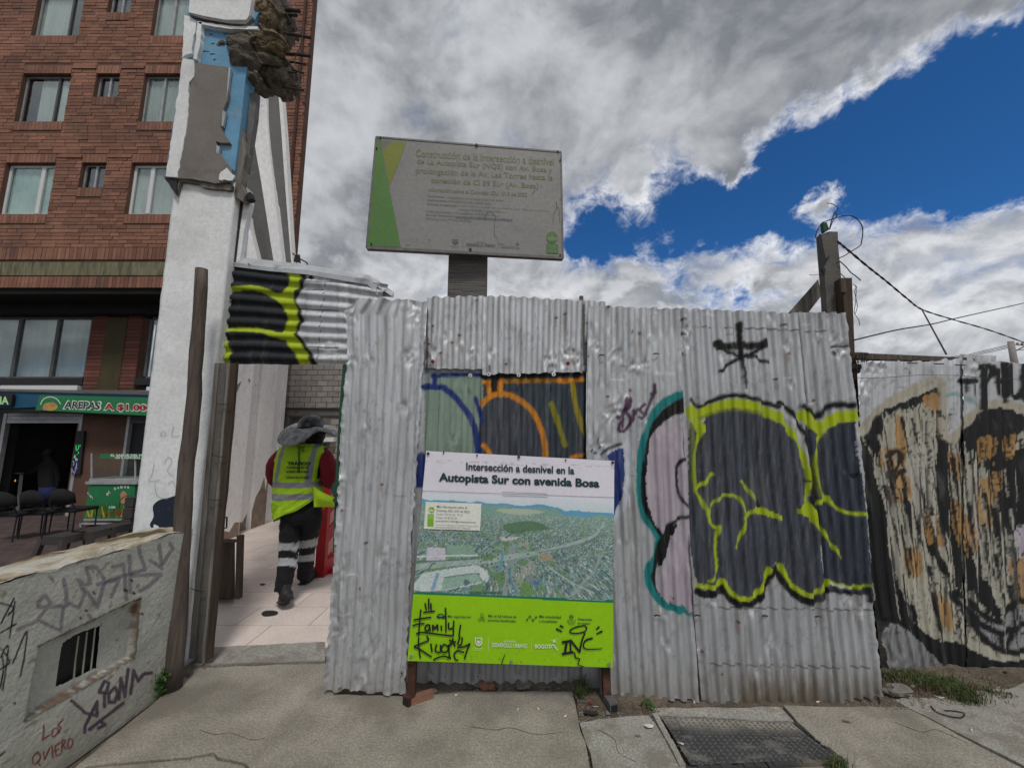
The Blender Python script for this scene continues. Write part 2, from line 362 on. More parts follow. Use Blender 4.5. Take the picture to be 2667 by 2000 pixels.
def cat_rom(pts, n=6, closed=False):
    pts = [np.array(p, float) for p in pts]; out = []; N = len(pts)
    for i in range(N if closed else N - 1):
        if closed: p0, p1, p2, p3 = (pts[(i + k) % N] for k in (-1, 0, 1, 2))
        else: p0, p1, p2, p3 = pts[max(i - 1, 0)], pts[i], pts[i + 1], pts[min(i + 2, N - 1)]
        for k in range(n):
            t = k / n; out.append(.5 * (2 * p1 + (p2 - p0) * t + (2 * p0 - 5 * p1 + 4 * p2 - p3) * t * t + (3 * p1 - p0 - 3 * p2 + p3) * t ** 3))
    if not closed: out.append(pts[-1])
    return [tuple(o) for o in out]

# ------------------------------------------------------------------ numpy noise and painting
def vnoise(x, y, seed=0):
    xi = np.floor(x).astype(np.int64); yi = np.floor(y).astype(np.int64); fx = x - xi; fy = y - yi
    fx = fx * fx * (3 - 2 * fx); fy = fy * fy * (3 - 2 * fy)
    def h(a, b):
        n = (a * 374761393 + b * 668265263 + seed * 974711) & 0x7fffffff
        n = ((n ^ (n >> 13)) * 1274126177) & 0x7fffffff
        return ((n ^ (n >> 16)) & 0xffff) / 65535.
    return (h(xi, yi) * (1 - fx) + h(xi + 1, yi) * fx) * (1 - fy) + (h(xi, yi + 1) * (1 - fx) + h(xi + 1, yi + 1) * fx) * fy
def fbm(x, y, o=4, seed=0):
    s_ = 0; a = .5; t = 0
    for i in range(o): s_ = s_ + a * vnoise(x * 2 ** i, y * 2 ** i, seed + i * 17); t += a; a *= .5
    return s_ / t
def sstep(a, b, x): t = np.clip((x - a) / (b - a), 0, 1); return t * t * (3 - 2 * t)
def sdist(px, py, pts, ws=None):
    """distance to a polyline minus its local half width"""
    d = np.full(px.shape, 1e9)
    for i in range(len(pts) - 1):
        ax, ay = pts[i][:2]; bx, by = pts[i + 1][:2]; dx, dy = bx - ax, by - ay; L = dx * dx + dy * dy + 1e-9
        t = np.clip(((px - ax) * dx + (py - ay) * dy) / L, 0, 1)
        dd = np.hypot(px - ax - t * dx, py - ay - t * dy)
        if ws is not None: dd = dd - (ws[i] * (1 - t) + ws[i + 1] * t)
        d = np.minimum(d, dd)
    return d
def inpoly(px, py, pts):
    c = np.zeros(px.shape, bool); n = len(pts)
    for i in range(n):
        x1, y1 = pts[i][:2]; x2, y2 = pts[(i + 1) % n][:2]
        cond = (y1 > py) != (y2 > py)
        if y1 != y2: c ^= cond & (px < (x2 - x1) * (py - y1) / (y2 - y1) + x1)
    return c
class Paint:
    """colours (linear) + paint amount laid over the points of a surface; shapes are given in photo pixels"""
    def __init__(s, px, py, base, T=(0, 0, 1)):
        s.px = px; s.py = py; s.c = np.zeros((px.size, 4)); s.c[:, :3] = base; s.T = T
        s.wx = (fbm(px / 9, py / 9, 3, 5) - .5) * 5; s.wy = (fbm(px / 9, py / 9, 3, 9) - .5) * 5
    def xf(s, pts): ox, oy, k = s.T; return [(ox + k * p[0], oy + k * p[1]) for p in pts]
    def lay(s, m, col, paint=1.):
        m = m[:, None]; s.c[:, :3] = s.c[:, :3] * (1 - m) + np.array(col) * m; s.c[:, 3:] = s.c[:, 3:] * (1 - m) + paint * m
    def stroke(s, pts, w_, col, soft=3.4, smooth=True, alpha=1., w2=None, wob=1.):
        p = s.xf(pts); p = cat_rom(p, 5) if smooth and len(p) > 2 else p
        w_ = w_ * s.T[2] / 2; w2 = w_ if w2 is None else w2 * s.T[2] / 2
        ws = [w_ + (w2 - w_) * i / (len(p) - 1) for i in range(len(p))]
        pad = max(w_, w2) + soft + 8; xs = [q[0] for q in p]; ys = [q[1] for q in p]
        k = (s.px > min(xs) - pad) & (s.px < max(xs) + pad) & (s.py > min(ys) - pad) & (s.py < max(ys) + pad)
        m = np.zeros(s.px.size)
        if k.any(): m[k] = (1 - sstep(-soft * .5, soft, sdist(s.px[k] + s.wx[k] * wob, s.py[k] + s.wy[k] * wob, p, ws))) * alpha
        s.lay(m, col)
    def fill(s, pts, col, smooth=True, wob=1., alpha=1., streak=None, soft=0):
        p = s.xf(pts); p = cat_rom(p, 6, True) if smooth else p
        xs = [q[0] for q in p]; ys = [q[1] for q in p]; pad = 10
        k = (s.px > min(xs) - pad) & (s.px < max(xs) + pad) & (s.py > min(ys) - pad) & (s.py < max(ys) + pad)
        m = np.zeros(s.px.size)
        if not k.any(): return
        x = s.px[k] + s.wx[k] * wob; y = s.py[k] + s.wy[k] * wob
        ins = inpoly(x, y, p).astype(float)
        m[k] = ins * alpha
        if streak is not None:
            st = fbm(s.px / 5 + (s.py - 1300) * .01, s.py / 70, 4, 31); st2 = fbm(s.px / 3, s.py / 25, 3, 77)
            cc_ = np.array(col)[None, :] * (1 + streak * (sstep(.35, .75, st)[:, None] * 1.6 - .5) + streak * 1.5 * sstep(.68, .8, st2)[:, None])
            mm = m[:, None]; s.c[:, :3] = s.c[:, :3] * (1 - mm) + cc_ * mm; s.c[:, 3:] = s.c[:, 3:] * (1 - mm) + mm
        else: s.lay(m, col)

def text_mesh(s_, bold=0.0, shear=0.0):
    cu = bpy.data.curves.new('t', 'FONT'); cu.body = s_; cu.size = 1; cu.offset = bold; cu.shear = shear; cu.resolution_u = 3
    o = bpy.data.objects.new('t', cu); COL.objects.link(o); bpy.context.view_layer.update()
    me = bpy.data.meshes.new_from_object(o.evaluated_get(bpy.context.evaluated_depsgraph_get()))
    v = np.array([x.co[:2] for x in me.vertices]) if len(me.vertices) else np.zeros((0, 2)); f = [tuple(p.vertices) for p in me.polygons]
    bpy.data.objects.remove(o); bpy.data.curves.remove(cu); bpy.data.meshes.remove(me)
    return v, f
class Letters:
    """flat print: text and strokes mapped through a surface function S(px,py)->Vector"""
    def __init__(s, S, nrm=(0, -1, 0), base=.0015): s.S0 = S; s.nrm = Vector(nrm); s.k = 0; s.base = base; s.v = []; s.f = []; s.m = []; s.mi = 0; s.lines = []
    def S(s, x, y): return s.S0(x, y) + s.nrm * (s.base + .00006 * s.k)
    def text(s, t, tl, tr, br, bl, bold=.0, shear=0):
        v, f = text_mesh(t, bold, shear); s.k += 1
        if not len(v): return
        mn = v.min(0); mxx = v.max(0); u = (v - mn) / (mxx - mn); b = len(s.v)
        for a, c in u:
            x = (bl[0] * (1 - a) + br[0] * a) * (1 - c) + (tl[0] * (1 - a) + tr[0] * a) * c
            y = (bl[1] * (1 - a) + br[1] * a) * (1 - c) + (tl[1] * (1 - a) + tr[1] * a) * c
            s.v.append(s.S(x, y))
        s.lines.append((s.v[b:], f, s.mi)); del s.v[b:]
    def line(s, pts, w_, w2=None, smooth=True):
        s.k += 1
        p = cat_rom(pts, 6) if smooth and len(pts) > 2 else [tuple(map(float, q)) for q in pts]
        w2 = w_ if w2 is None else w2; b = len(s.v); n = len(p)
        for i, q in enumerate(p):
            a = np.array(p[min(i + 1, n - 1)]) - np.array(p[max(i - 1, 0)]); L = np.hypot(*a) + 1e-9; nx, ny = -a[1] / L, a[0] / L
            h = (w_ + (w2 - w_) * i / (n - 1)) / 2
            e = 0
            s.v.append(s.S(q[0] + nx * h, q[1] + ny * h)); s.v.append(s.S(q[0] - nx * h, q[1] - ny * h))
        for i in range(n - 1): k = b + 2 * i; s.f.append((k, k + 1, k + 3, k + 2)); s.m.append(s.mi)
    def poly(s, pts, smooth=False):
        s.k += 1; p = cat_rom(pts, 5, True) if smooth else pts; b = len(s.v)
        for q in p: s.v.append(s.S(*q))
        s.f.append(tuple(range(b, b + len(p)))); s.m.append(s.mi)
    def disc(s, x, y, r, ry=None, n=16):
        ry = ry or r; s.poly([(x + r * math.cos(2 * math.pi * k / n), y + ry * math.sin(2 * math.pi * k / n)) for k in range(n)])
    def ringp(s, x, y, r, w_, n=16):
        s.line([(x + r * math.cos(2 * math.pi * k / n), y + r * math.sin(2 * math.pi * k / n)) for k in range(n + 1)], w_, smooth=False)
    def build(s, name, mats, parent, **k):
        for v, f, mi in s.lines: obj_from('text_line', v, f, mats[mi], parent)
        return tag(obj_from(name, s.v, s.f, mats, parent, False, s.m), **k) if s.v else None
def T(ox, oy, k): return lambda x, y: (ox + k * x, oy + k * y)

# =================================================================== SETTING
PZ = -.30                                                             # level of the shop plaza behind the low wall
one(lambda b: b.box(-900, 900, -900, 1500, -1.2, PZ - .06), 'ground', 'dirtm', kind='structure')
one(lambda b: b.box(-2.2, 30, -12, 30, PZ - .05, -.028), 'sidewalk_bed', 'dirtm', kind='structure')
# plaza paving : individual pavers near the stools, the rest joined
plaza = one(lambda b: b.box(-30, -2.36, -6, 9.5, PZ - .05, PZ - .012), 'plaza', 'grout' if 0 else 'darkmetal', kind='structure')
pm = None; cnt = 0; st = MB()
for j in range(62):
    y = 2.6 + j * .108
    for i in range(52):
        x = -2.42 - i * .212 - (.1 if j % 2 else 0)
        px_, py_ = proj(np.array([x, y, PZ]))
        if px_ < -60 or px_ > 480 or py_ > 1560: continue
        vis = (py_ < 1500 - px_ * .33 and px_ < 370)
        if vis and cnt < 300 and y < 8.0 and px_ > -20:
            if pm is None:
                pm = one(lambda b: b.box(x, x + .205, y, y + .101, PZ - .02, PZ), 'paver', 'paver', plaza)
            else:
                o = bpy.data.objects.new('paver', pm.data); link(o, plaza, (x + .1025, y + .0505, PZ - .02))
            cnt += 1
        else: st.box(x, x + .205, y, y + .101, PZ - .02, PZ)
st.build('paver_field', 'paver', plaza, kind='stuff')

one(lambda b: b.box(-5.2, -2.36, 3.6, 5.35, PZ - .01, -.04), 'raised_paving', 'paver', kind='structure')
# sidewalk : cast slabs with open, slightly ragged joints, lying on the dirt bed
def slab(name, px, mat='walk', top=0., th=.05, rag=.006, cuts=14, parent=None, world=False, **k):
    pts = [Vector(p) if world else G(*p) for p in px]; out = []
    for i, a in enumerate(pts):
        b = pts[(i + 1) % len(pts)]; d = b - a; n_ = max(1, int(d.length / .06)) if d.length < 6 else 1
        nn = Vector((-d.y, d.x, 0)).normalized()
        for q in range(n_):
            e = a + d * (q / n_)
            if q: e += nn * random.uniform(-rag, rag)
            out.append(Vector((e.x, e.y, top)))
    b = MB(); b.prism(list(reversed(out)), (0, 0, -th))
    return b.build(name, mat, parent, kind='structure' if parent is None else None, **k)
side = thing('sidewalk', (0, 1.6, -.02), None, None); tag(side, kind='structure')
crack = [(150, 2002), (230, 1998), (290, 1992), (345, 1988), (393, 1984), (432, 1980), (490, 1976), (530, 1968), (557, 1965), (569, 1977), (600, 1982), (640, 1992), (665, 2030)]
fe = 1800
slab('slab', [(180, 2010), (440, 1796), (452, 1770), (500, 1738), (846, 1727), (880, 1808), (1060, 1812), (1200, 1800), (1490, 1800), (1506, 1880), (1530, 1960), (1556, 2080), (700, 2080), (667, 2026), (642, 1987), (602, 1977), (571, 1972), (559, 1959), (529, 1963), (489, 1971), (431, 1975), (392, 1979), (344, 1983), (288, 1987), (232, 1994)], parent=side)
a = G(1556, 2080); 
slab('slab', [(120, 2045), (234, 2000), (290, 1994), (346, 1990), (394, 1986), (433, 1982), (491, 1978), (532, 1970), (556, 1968), (567, 1980), (598, 1985), (636, 1995), (658, 2030), (690, 2090), (100, 2090)], parent=side)
slab('slab', [(-2.06, -8, 0), (-.0, -8, 0), (-.0, .9, 0), (-2.06, .9, 0)], parent=side, world=True, rag=0)
slab('slab', [(1510, 1882), (1560, 1872), (1690, 1862), (1790, 2002), (1830, 2080), (1566, 2080), (1538, 1960)], 'walk2', parent=side)
slab('slab', [(1706, 1838), (2034, 1840), (2180, 1985), (2240, 2080), (1845, 2080), (1785, 1996), (2190, 1984), (2072, 1880)], parent=side) if 0 else None
slab('slab', [(2078, 1880), (2040, 1836), (2360, 1842), (2660, 1998), (2760, 2080), (2256, 2080), (2205, 1994)], parent=side)
slab('slab', [(1712, 1860), (1700, 1842), (2032, 1838), (2068, 1876)], 'walk2', parent=side, top=-.004)
slab('slab', [(1850, 2080), (1800, 2006), (2196, 1990), (2250, 2080)], parent=side, top=-.002)
slab('slab', [(2374, 1846), (2330, 1822), (2420, 1790), (2560, 1772), (2700, 1764), (3300, 1800), (3500, 2080), (2775, 2080), (2676, 1998)], 'walk2', parent=side)
slab('slab', [(.02, -8, 0), (6, -8, 0), (6, .9, 0), (.02, .9, 0)], parent=side, world=True, rag=0)
slab('slab', [(548, 1686), (846, 1672), (846, 1722), (504, 1732)], 'walk2', parent=side, top=.004)

# tiled passage behind the doorway
passage = one(lambda b: b.box(-4.35, -.5, 2.98, 7.75, -.06, -.012), 'tiled_floor', 'grout', kind='structure'); tm = None
for j in range(14):
    for i in range(-1, 8):
        x0 = -4.33 + i * .60 + (.3 if j % 2 else 0); x1 = x0 + .594; y0 = 3.02 + j * .336; y1 = y0 + .330
        x0 = max(x0, -4.33)
        if x1 < x0 + .05 or x0 > -1.0: continue
        if abs(x1 - x0 - .594) < .01 and tm is not None:
            o = bpy.data.objects.new('tile', tm.data); link(o, passage, (x0 + .297, y0 + .165, -.03))
        else:
            o = one(lambda b: b.box(x0, x1, y0, y1, -.03, 0), 'tile', 'tile', passage)
            if abs(x1 - x0 - .594) < .01: tm = o
one(lambda b: b.box(-2.85, -2.70, 3.4, 3.47, 0, .004), 'puddle_stain', 'darkmetal') if 0 else None

# =================================================================== BRICK APARTMENT BUILDING
YF = 8.4
bld = thing('apartment_building', (-9.5, YF + .5, PZ), 'tall red brick apartment building with rows of windows above the shops', 'building')
bigw = [(-11.98, -10.80), (-9.0, -7.82)]; smallw = [(-10.18, -9.60), (-7.2, -6.62)]
sills = [6.63, 9.02, 11.40]; XL, XR, ZB, ZT = -14.6, -5.04, 5.80, 14.2
holes = []
for zs in sills:
    for a in bigw: holes.append((a[0], a[1], zs, zs + 1.29, 'b'))
    for a in smallw: holes.append((a[0], a[1], zs + .67, zs + 1.29, 's'))
holes += [(-14.4, -13.2, z, z + 1.29, 'b') for z in sills]
# backing wall with real openings
def backing(b):
    xs = sorted({XL, XR, *[h[0] for h in holes], *[h[1] for h in holes]}); zs = sorted({ZB, ZT, *[h[2] for h in holes], *[h[3] for h in holes]})
    for x0, x1 in zip(xs, xs[1:]):
        run = None
        for z0, z1 in list(zip(zs, zs[1:])):
            solid = not any(h[0] - 1e-6 <= x0 and x1 <= h[1] + 1e-6 and h[2] - 1e-6 <= z0 and z1 <= h[3] + 1e-6 for h in holes)
            if solid: run = (run[0], z1) if run else (z0, z1)
            if (not solid or z1 == ZT) and run: b.box(x0, x1, YF, YF + .22, run[0], run[1]); run = None
    b.prism([Vector((XL, YF + .22, ZB)), Vector((XR, YF + .22, ZB)), Vector((XR - 5.0, YF + 6, ZB)), Vector((XL, YF + 6, ZB))], (0, 0, .2)); b.prism([Vector((XR, YF + .22, ZB)), Vector((XR - .25, YF + .22, ZB)), Vector((XR - 5.25, YF + 6, ZB)), Vector((XR - 5.0, YF + 6, ZB))], (0, 0, ZT - ZB))
    b.box(XL, XL + .25, YF + .22, YF + 6, ZB, ZT); b.box(XL, XR - 5, YF + 6, YF + 6.2, ZB, ZT); b.prism([Vector((XL, YF + .22, ZT)), Vector((XR, YF + .22, ZT)), Vector((XR - 5.0, YF + 6, ZT)), Vector((XL, YF + 6, ZT))], (0, 0, .2))
wall = one(backing, 'brick_wall', 'mortar', bld)
BL, BH, PT = .325, .078, .0908; brk = MB(); bcount = 0; bmesh0 = None; soldier0 = None
sb = MB()
def in_hole(x0, x1, z0, z1):
    segs = [(x0, x1)]
    for h in holes:
        lo, hi = h[2] - .24, h[3] + (.24 if h[4] == 'b' else .24)
        if z1 > lo and z0 < hi:
            a, c = h[0] - (.0), h[1] + .0; ns = []
            for s0, s1 in segs:
                if s1 <= a or s0 >= c: ns.append((s0, s1)); continue
                if s0 < a - .03: ns.append((s0, a - .006))
                if s1 > c + .03: ns.append((c + .006, s1))
            segs = ns
    return segs
nrow = int((ZT - ZB) / PT)
for r in range(nrow):
    z0 = ZB + .01 + r * PT; off = (0, .11, .22, .06, .17)[r % 5]; i = 0; x = XL + .02 - off
    while x < XR:
        x1 = min(x + BL * random.choice((1, 1, 1, .62)), XR + .012); x0 = max(x, XL + .02)
        if x1 - x0 > .04:
            for s0, s1 in in_hole(x0, x1, z0, z0 + BH):
                pr = .012 + random.uniform(-.004, .006)
                pxa, pya = proj(np.array([(s0 + s1) / 2, YF, z0])); lim = 470 - pya * .12
                if bcount < 270 and abs(s1 - s0 - BL) < .01 and -5 < pxa < lim and pya > 330:
                    if bmesh0 is None: bmesh0 = one(lambda b: b.box(s0, s1, YF - .014, YF + .02, z0, z0 + BH), 'brick', 'brick', wall)
                    else:
                        o = bpy.data.objects.new('brick', bmesh0.data); link(o, wall, ((s0 + s1) / 2, YF + .003 - pr + .012, z0 + random.uniform(-.002, .002)))
                    bcount += 1
                else: brk.box(s0, s1, YF - pr, YF + .02, z0, z0 + BH + random.uniform(-.003, .002))
        x = x1 + .011
# soldier courses over and under each window
for h in holes:
    for zz in (h[3] + .012, h[2] - .235):
        x = h[0]
        while x < h[1] - .03: brk.box(x + .004, min(x + .086, h[1] - .004), YF - .014 - random.uniform(0, .004), YF + .02, zz, zz + .215); x += .09
    # raised ledge course beside windows
    brk.box(h[1] + .02, min(h[1] + .60, XR), YF - .035, YF - .016, h[3] + .13, h[3] + .20) if h[4] == 'b' else brk.box(h[1] + .02, h[1] + .58, YF - .035, YF - .016, h[3] + .13, h[3] + .20)
brk.build('brick_courses', 'brick', wall, kind='stuff')
one(lambda b: b.tube([(XR - .14, YF - .05, ZB), (XR - .14, YF - .05, ZT)], .035), 'drain_pipe', 'rust', bld)
# windows
def window(h, k):
    x0, x1, z0, z1, t = h; fm = 'whiteframe' if (abs(z0 - sills[0]) < .1 and t == 'b') else 'alu'; fw = .055 if fm == 'whiteframe' else .028; y = YF + .08
    w_ = one(lambda b: [b.box(x0, x1, y, y + .04, z0, z0 + fw), b.box(x0, x1, y, y + .04, z1 - fw, z1), b.box(x0, x0 + fw, y, y + .04, z0 + fw, z1 - fw), b.box(x1 - fw, x1, y, y + .04, z0 + fw, z1 - fw)], 'window', fm, bld)
    mu = x0 + (x1 - x0) * ((.70 if k % 2 == 0 else .38) if t == 'b' else .5)
    one(lambda b: b.box(mu - fw * .8, mu + fw * .8, y - .012, y + .045, z0 + fw, z1 - fw), 'mullion', fm if fm == 'whiteframe' else ('alu' if t == 's' or k % 2 else 'dkframe'), w_)
    for a, c in ((x0 + fw, mu - fw * .8), (mu + fw * .8, x1 - fw)):
        one(lambda b: b.box(a, c, y + .016, y + .022, z0 + fw, z1 - fw), 'pane', 'glass', w_)
    if t == 'b':
        b = MB(); n_ = 60; base = len(b.v); c0, c1 = ((x0, x1), (x0 + .3 * (x1 - x0), x1), (x0, x0 + .62 * (x1 - x0)))[k % 3] if fm != 'whiteframe' else (x0, x1)
        for q in range(n_ + 1):
            xx = c0 + (c1 - c0) * q / n_; yy = y + .055 + .012 * math.sin(q * 1.7 + k) + .008 * math.sin(q * .6)
            cut = 0
            b.v += [Vector((xx, yy, z0 + .03)), Vector((xx, yy, z1 - .02 - cut))]
        for q in range(n_): b.face((2 * q, 2 * q + 2, 2 * q + 3, 2 * q + 1))
        b.build('curtain', 'curtaing' if (fm == 'whiteframe' and k % 2 == 0) else 'curtain', w_, smooth=True)
    else:
        one(lambda b: b.box(x0, x1, y + .15, y + .16, z0, z1), 'blind', 'dkframe', w_)
k_ = 0
for h in holes: window(h, k_ if h[4] == 'b' else 1); k_ += 1
# dark room behind the openings
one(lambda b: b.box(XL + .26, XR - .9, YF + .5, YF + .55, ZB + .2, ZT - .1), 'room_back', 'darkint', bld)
# cornice bands
def zat(py, Y): return P(0, py, Y).z
yc = YF - .03
def soldiers(z0, z1, y, nm):
    b = MB(); x = XL; base_m = None; rest = MB(); n_ = 0
    par = one(lambda q: q.box(XL, XR, y + .01, y + .25, z0, z1), nm, 'mortar', bld)
    while x < XR:
        px_ = proj(np.array([x, y, z0]))[0]
        if -10 < px_ < 440:
            if base_m is None: base_m = one(lambda q: q.box(x + .004, x + .084, y - .008, y + .012, z0 + .006, z1 - .006), 'brick', 'brick', par)
            else: o = bpy.data.objects.new('brick', base_m.data); link(o, par, (x + .044, y + .002 + random.uniform(-.004, .003), z0 + .006))
        else: rest.box(x + .004, x + .084, y - .008, y + .012, z0 + .006, z1 - .006)
        x += .09
    rest.build('brick_row', 'brick', par, kind='stuff')
soldiers(zat(677, yc), zat(645, yc), yc, 'upper_soldier_course')
one(lambda b: b.box(XL, XR, yc - .01, YF + .3, zat(718, yc), zat(683, yc)), 'concrete_band', 'moss', bld)
one(lambda b: b.box(XL, XR, yc + .02, YF + .3, zat(683, yc), zat(677, yc)), 'shadow_gap', 'mortar', bld)
soldiers(zat(750, yc), zat(720, yc), yc, 'lower_soldier_course')
YB = 9.3; zs_ = zat(752, yc)
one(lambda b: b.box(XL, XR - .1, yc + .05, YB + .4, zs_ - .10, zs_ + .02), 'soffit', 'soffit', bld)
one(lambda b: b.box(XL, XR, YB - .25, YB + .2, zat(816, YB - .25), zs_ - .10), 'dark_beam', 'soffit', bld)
# mezzanine storey
zt, zb = zat(826, YB), zat(985, YB)
def xat(px, py, Y=YB): return P(px, py, Y).x
pil = one(lambda b: b.box(-10.35, -9.12, YB - .02, YB + .3, -.3, zat(816, YB - .3)), 'brick_pilaster', 'mortar', bld)
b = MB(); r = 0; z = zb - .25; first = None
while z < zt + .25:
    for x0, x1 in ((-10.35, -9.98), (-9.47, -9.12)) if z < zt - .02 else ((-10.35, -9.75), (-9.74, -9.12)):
        if first is None: first = one(lambda q: q.box(x0, x0 + .36, YB - .035, YB - .01, z, z + .078), 'brick', 'brickshade', pil)
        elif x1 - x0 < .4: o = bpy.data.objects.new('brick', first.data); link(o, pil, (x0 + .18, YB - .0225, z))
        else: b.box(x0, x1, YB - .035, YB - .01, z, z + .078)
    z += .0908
b.build('brick_courses', 'brickshade', pil, kind='stuff')
one(lambda b: b.box(-9.98, -9.47, YB - .05, YB - .0, zb - .3, zt - .02), 'olive_panel', 'olive', bld)
def mez(x0, x1, mull, nm):
    w_ = one(lambda b: [b.box(x0, x1, YB, YB + .06, zb, zb + .04), b.box(x0, x1, YB, YB + .06, zt - .05, zt), b.box(x0, x0 + .05, YB, YB + .06, zb, zt), b.box(x1 - .05, x1, YB, YB + .06, zb, zt)], nm, 'dkframe', bld)
    e = [x0] + mull + [x1]
    for q in mull: one(lambda b: b.box(q - .04, q + .04, YB - .01, YB + .07, zb + .04, zt - .05), 'mullion', 'dkframe', w_)
    for a, c in zip(e, e[1:]):
        one(lambda b: b.box(a + .045, c - .045, YB + .02, YB + .028, zb + .04, zt - .05), 'pane', 'glass', w_)
    one(lambda b: b.box(x0, x1, YB + .16, YB + .18, zb, zt), 'blind', 'curtain', w_)
mez(-14.4, -10.36, [-13.2, -12.15, -11.2], 'mezzanine_window'); mez(-8.95, -6.6, [-7.8], 'mezzanine_window')
one(lambda b: b.box(XL, -10.36, YB - .05, YB + .3, zat(1003, YB), zb - .002), 'dark_apron', 'darkmetal', bld)
one(lambda b: b.box(-9.11, XR, YB - .05, YB + .3, zat(1003, YB), zb - .002), 'dark_apron', 'darkmetal', bld)
one(lambda b: b.box(xat(14, 1010), -10.4, YB - .10, YB + .1, zat(1022, YB), zat(1005, YB)), 'white_ledge', 'whiteframe', bld)
one(lambda b: b.box(-9.1, XR, YB - .10, YB + .1, zat(1026, YB), zat(1019, YB)), 'white_ledge', 'whiteframe', bld)
# ground floor : jambs, interior, shutter
zh = zat(1075, YB); zg = PZ
one(lambda b: b.box(XL, XR, YB - .02, YB + .2, zh, zat(1022, YB) - .003), 'shop_lintel', 'darkmetal', bld)
xd0, xd1 = xat(3, 1200), xat(196, 1200)
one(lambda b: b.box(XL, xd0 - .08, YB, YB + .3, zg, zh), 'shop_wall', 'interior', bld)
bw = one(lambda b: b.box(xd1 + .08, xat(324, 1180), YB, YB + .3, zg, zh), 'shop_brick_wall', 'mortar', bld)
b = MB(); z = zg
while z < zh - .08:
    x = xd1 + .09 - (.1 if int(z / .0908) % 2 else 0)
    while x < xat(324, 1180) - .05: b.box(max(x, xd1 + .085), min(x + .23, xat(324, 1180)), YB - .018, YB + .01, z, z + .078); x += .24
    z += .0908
b.build('brick_courses', 'brickshade', bw, kind='stuff')
one(lambda b: b.box(xat(330, 1180), XR, YB + .05, YB + .3, zg, zh), 'side_shop_front', 'darkmetal', bld)
one(lambda b: [b.box(xat(324, 1180), xat(324, 1180) + .06, YB - .04, YB + .05, zg, zh), b.box(xd0 - .08, xd0, YB - .04, YB + .05, zg, zh), b.box(xd1, xd1 + .07, YB - .04, YB + .05, zg, zh)], 'door_frame_post', 'alu', bld, split=True)
sh = one(lambda b: [b.box(xd0, xd1, YB - .03, YB + .02, zh - .085 * (i + 1) + .008, zh - .085 * i) for i in range(3)], 'shutter_slat', 'alu', bld, split=True)
one(lambda b: [b.box(xat(330, 1180) + .02, XR, YB - .01, YB + .04, zh - .085 * (i + 1) + .008, zh - .085 * i) for i in range(3)], 'shutter_slat', 'dkframe', bld, split=True)
YI = 11.2
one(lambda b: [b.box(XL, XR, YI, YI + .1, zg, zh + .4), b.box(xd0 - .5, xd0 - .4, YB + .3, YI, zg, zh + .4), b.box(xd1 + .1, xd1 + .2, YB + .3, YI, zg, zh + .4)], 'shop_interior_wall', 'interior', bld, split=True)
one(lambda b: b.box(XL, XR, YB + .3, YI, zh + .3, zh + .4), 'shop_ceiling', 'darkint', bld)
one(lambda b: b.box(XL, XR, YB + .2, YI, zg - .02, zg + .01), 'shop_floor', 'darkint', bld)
poster_m = mk('wall_notice', (.02, .022, .022), .7, bump=0)
for (a, c, d, e) in ((12, 36, 1128, 1155), (50, 92, 1145, 1160), (14, 46, 1166, 1184), (43, 75, 1166, 1212), (14, 40, 1194, 1203)):
    one(lambda b: b.box(xat(a, d, YI - .03), xat(c, d, YI - .03), YI - .03, YI - .01, zat(e, YI - .03), zat(d, YI - .03)), 'wall_notice', poster_m, bld)
# fascia / awning with signs
YA = 8.75
aw = thing('shop_awning', (-10.5, YA + .2, 2.3), 'blue sheet fascia over the shop entrance, between two lit signs', 'awning')
one(lambda b: b.ppoly([(-40, 1018), (106, 1022), (250, 1024), (420, 1030), (420, 1052), (92, 1060), (-40, 1066)], YA + .06, .10), 'fascia_panel', 'blueband', aw)
one(lambda b: b.prism([P(-60, 1018, YA + .03), P(430, 1030, YA + .03), P(430, 1019, YB), P(-60, 1012, YB)], (0, 0, .02)), 'awning_roof', 'dkframe', aw)
one(lambda b: b.ppoly([(-40, 1066), (92, 1060), (380, 1078), (380, 1086), (92, 1072), (-40, 1076)], YA + .1, .2), 'shutter_box', 'darkmetal', aw)
def hang_sign(name, quad, Y, mat, label, cat='sign'):
    t = thing(name, P(sum(q[0] for q in quad) / 4, max(q[1] for q in quad), Y), label, cat)
    one(lambda b: b.ppoly(quad, Y, .05), 'board', mat, t); return t
S_ = lambda Y: (lambda x, y: P(x, y, Y))
t = hang_sign('shop_sign', [(104, 1029), (400, 1036), (396, 1083), (92, 1068)], YA, 'banner', 'long green banner reading AREPAS A $1.000 above the counter')
q = T(0, 980, .3014); L = Letters(S_(YA))
def tq(x0, y0, x1, y1, dy=0, k=q): return (k(x0, y0), k(x1, y0 + dy), k(x1, y1 + dy), k(x0, y1))
L.mi = 0; L.text('AREPAS', *tq(540, 205, 880, 286, 10), bold=.07, shear=.15); L.mi = 1; L.text('AREPAS', *tq(552, 213, 868, 278, 10), bold=.03, shear=.15)
L.mi = 0; L.text('A $1.000', *tq(892, 226, 1330, 306, 12), bold=.07); L.mi = 2; L.text('A $1.000', *tq(900, 234, 1322, 298, 12), bold=.04)
L.mi = 3; L.disc(*q(435, 262), 19, 11); L.mi = 4; L.disc(*q(395, 272), 8, 7); L.disc(*q(452, 246), 9, 7)
L.mi = 0; L.line([q(*p) for p in ((350, 245), (375, 200), (430, 178), (490, 195), (525, 240))], 2.2)
L.build('emblem_print', ['ink_white', 'dkgreen', 'inkred', mk('corn_yellow', (.55, .36, .04), .6, bump=0), mk('corn_tan', (.50, .26, .14), .6, bump=0)], t)
t = hang_sign('shop_sign', [(-60, 1022), (33, 1026), (28, 1057), (-60, 1058)], YA - .02, 'darkmetal', 'black sign with pale green capital letters cut off at the left edge')
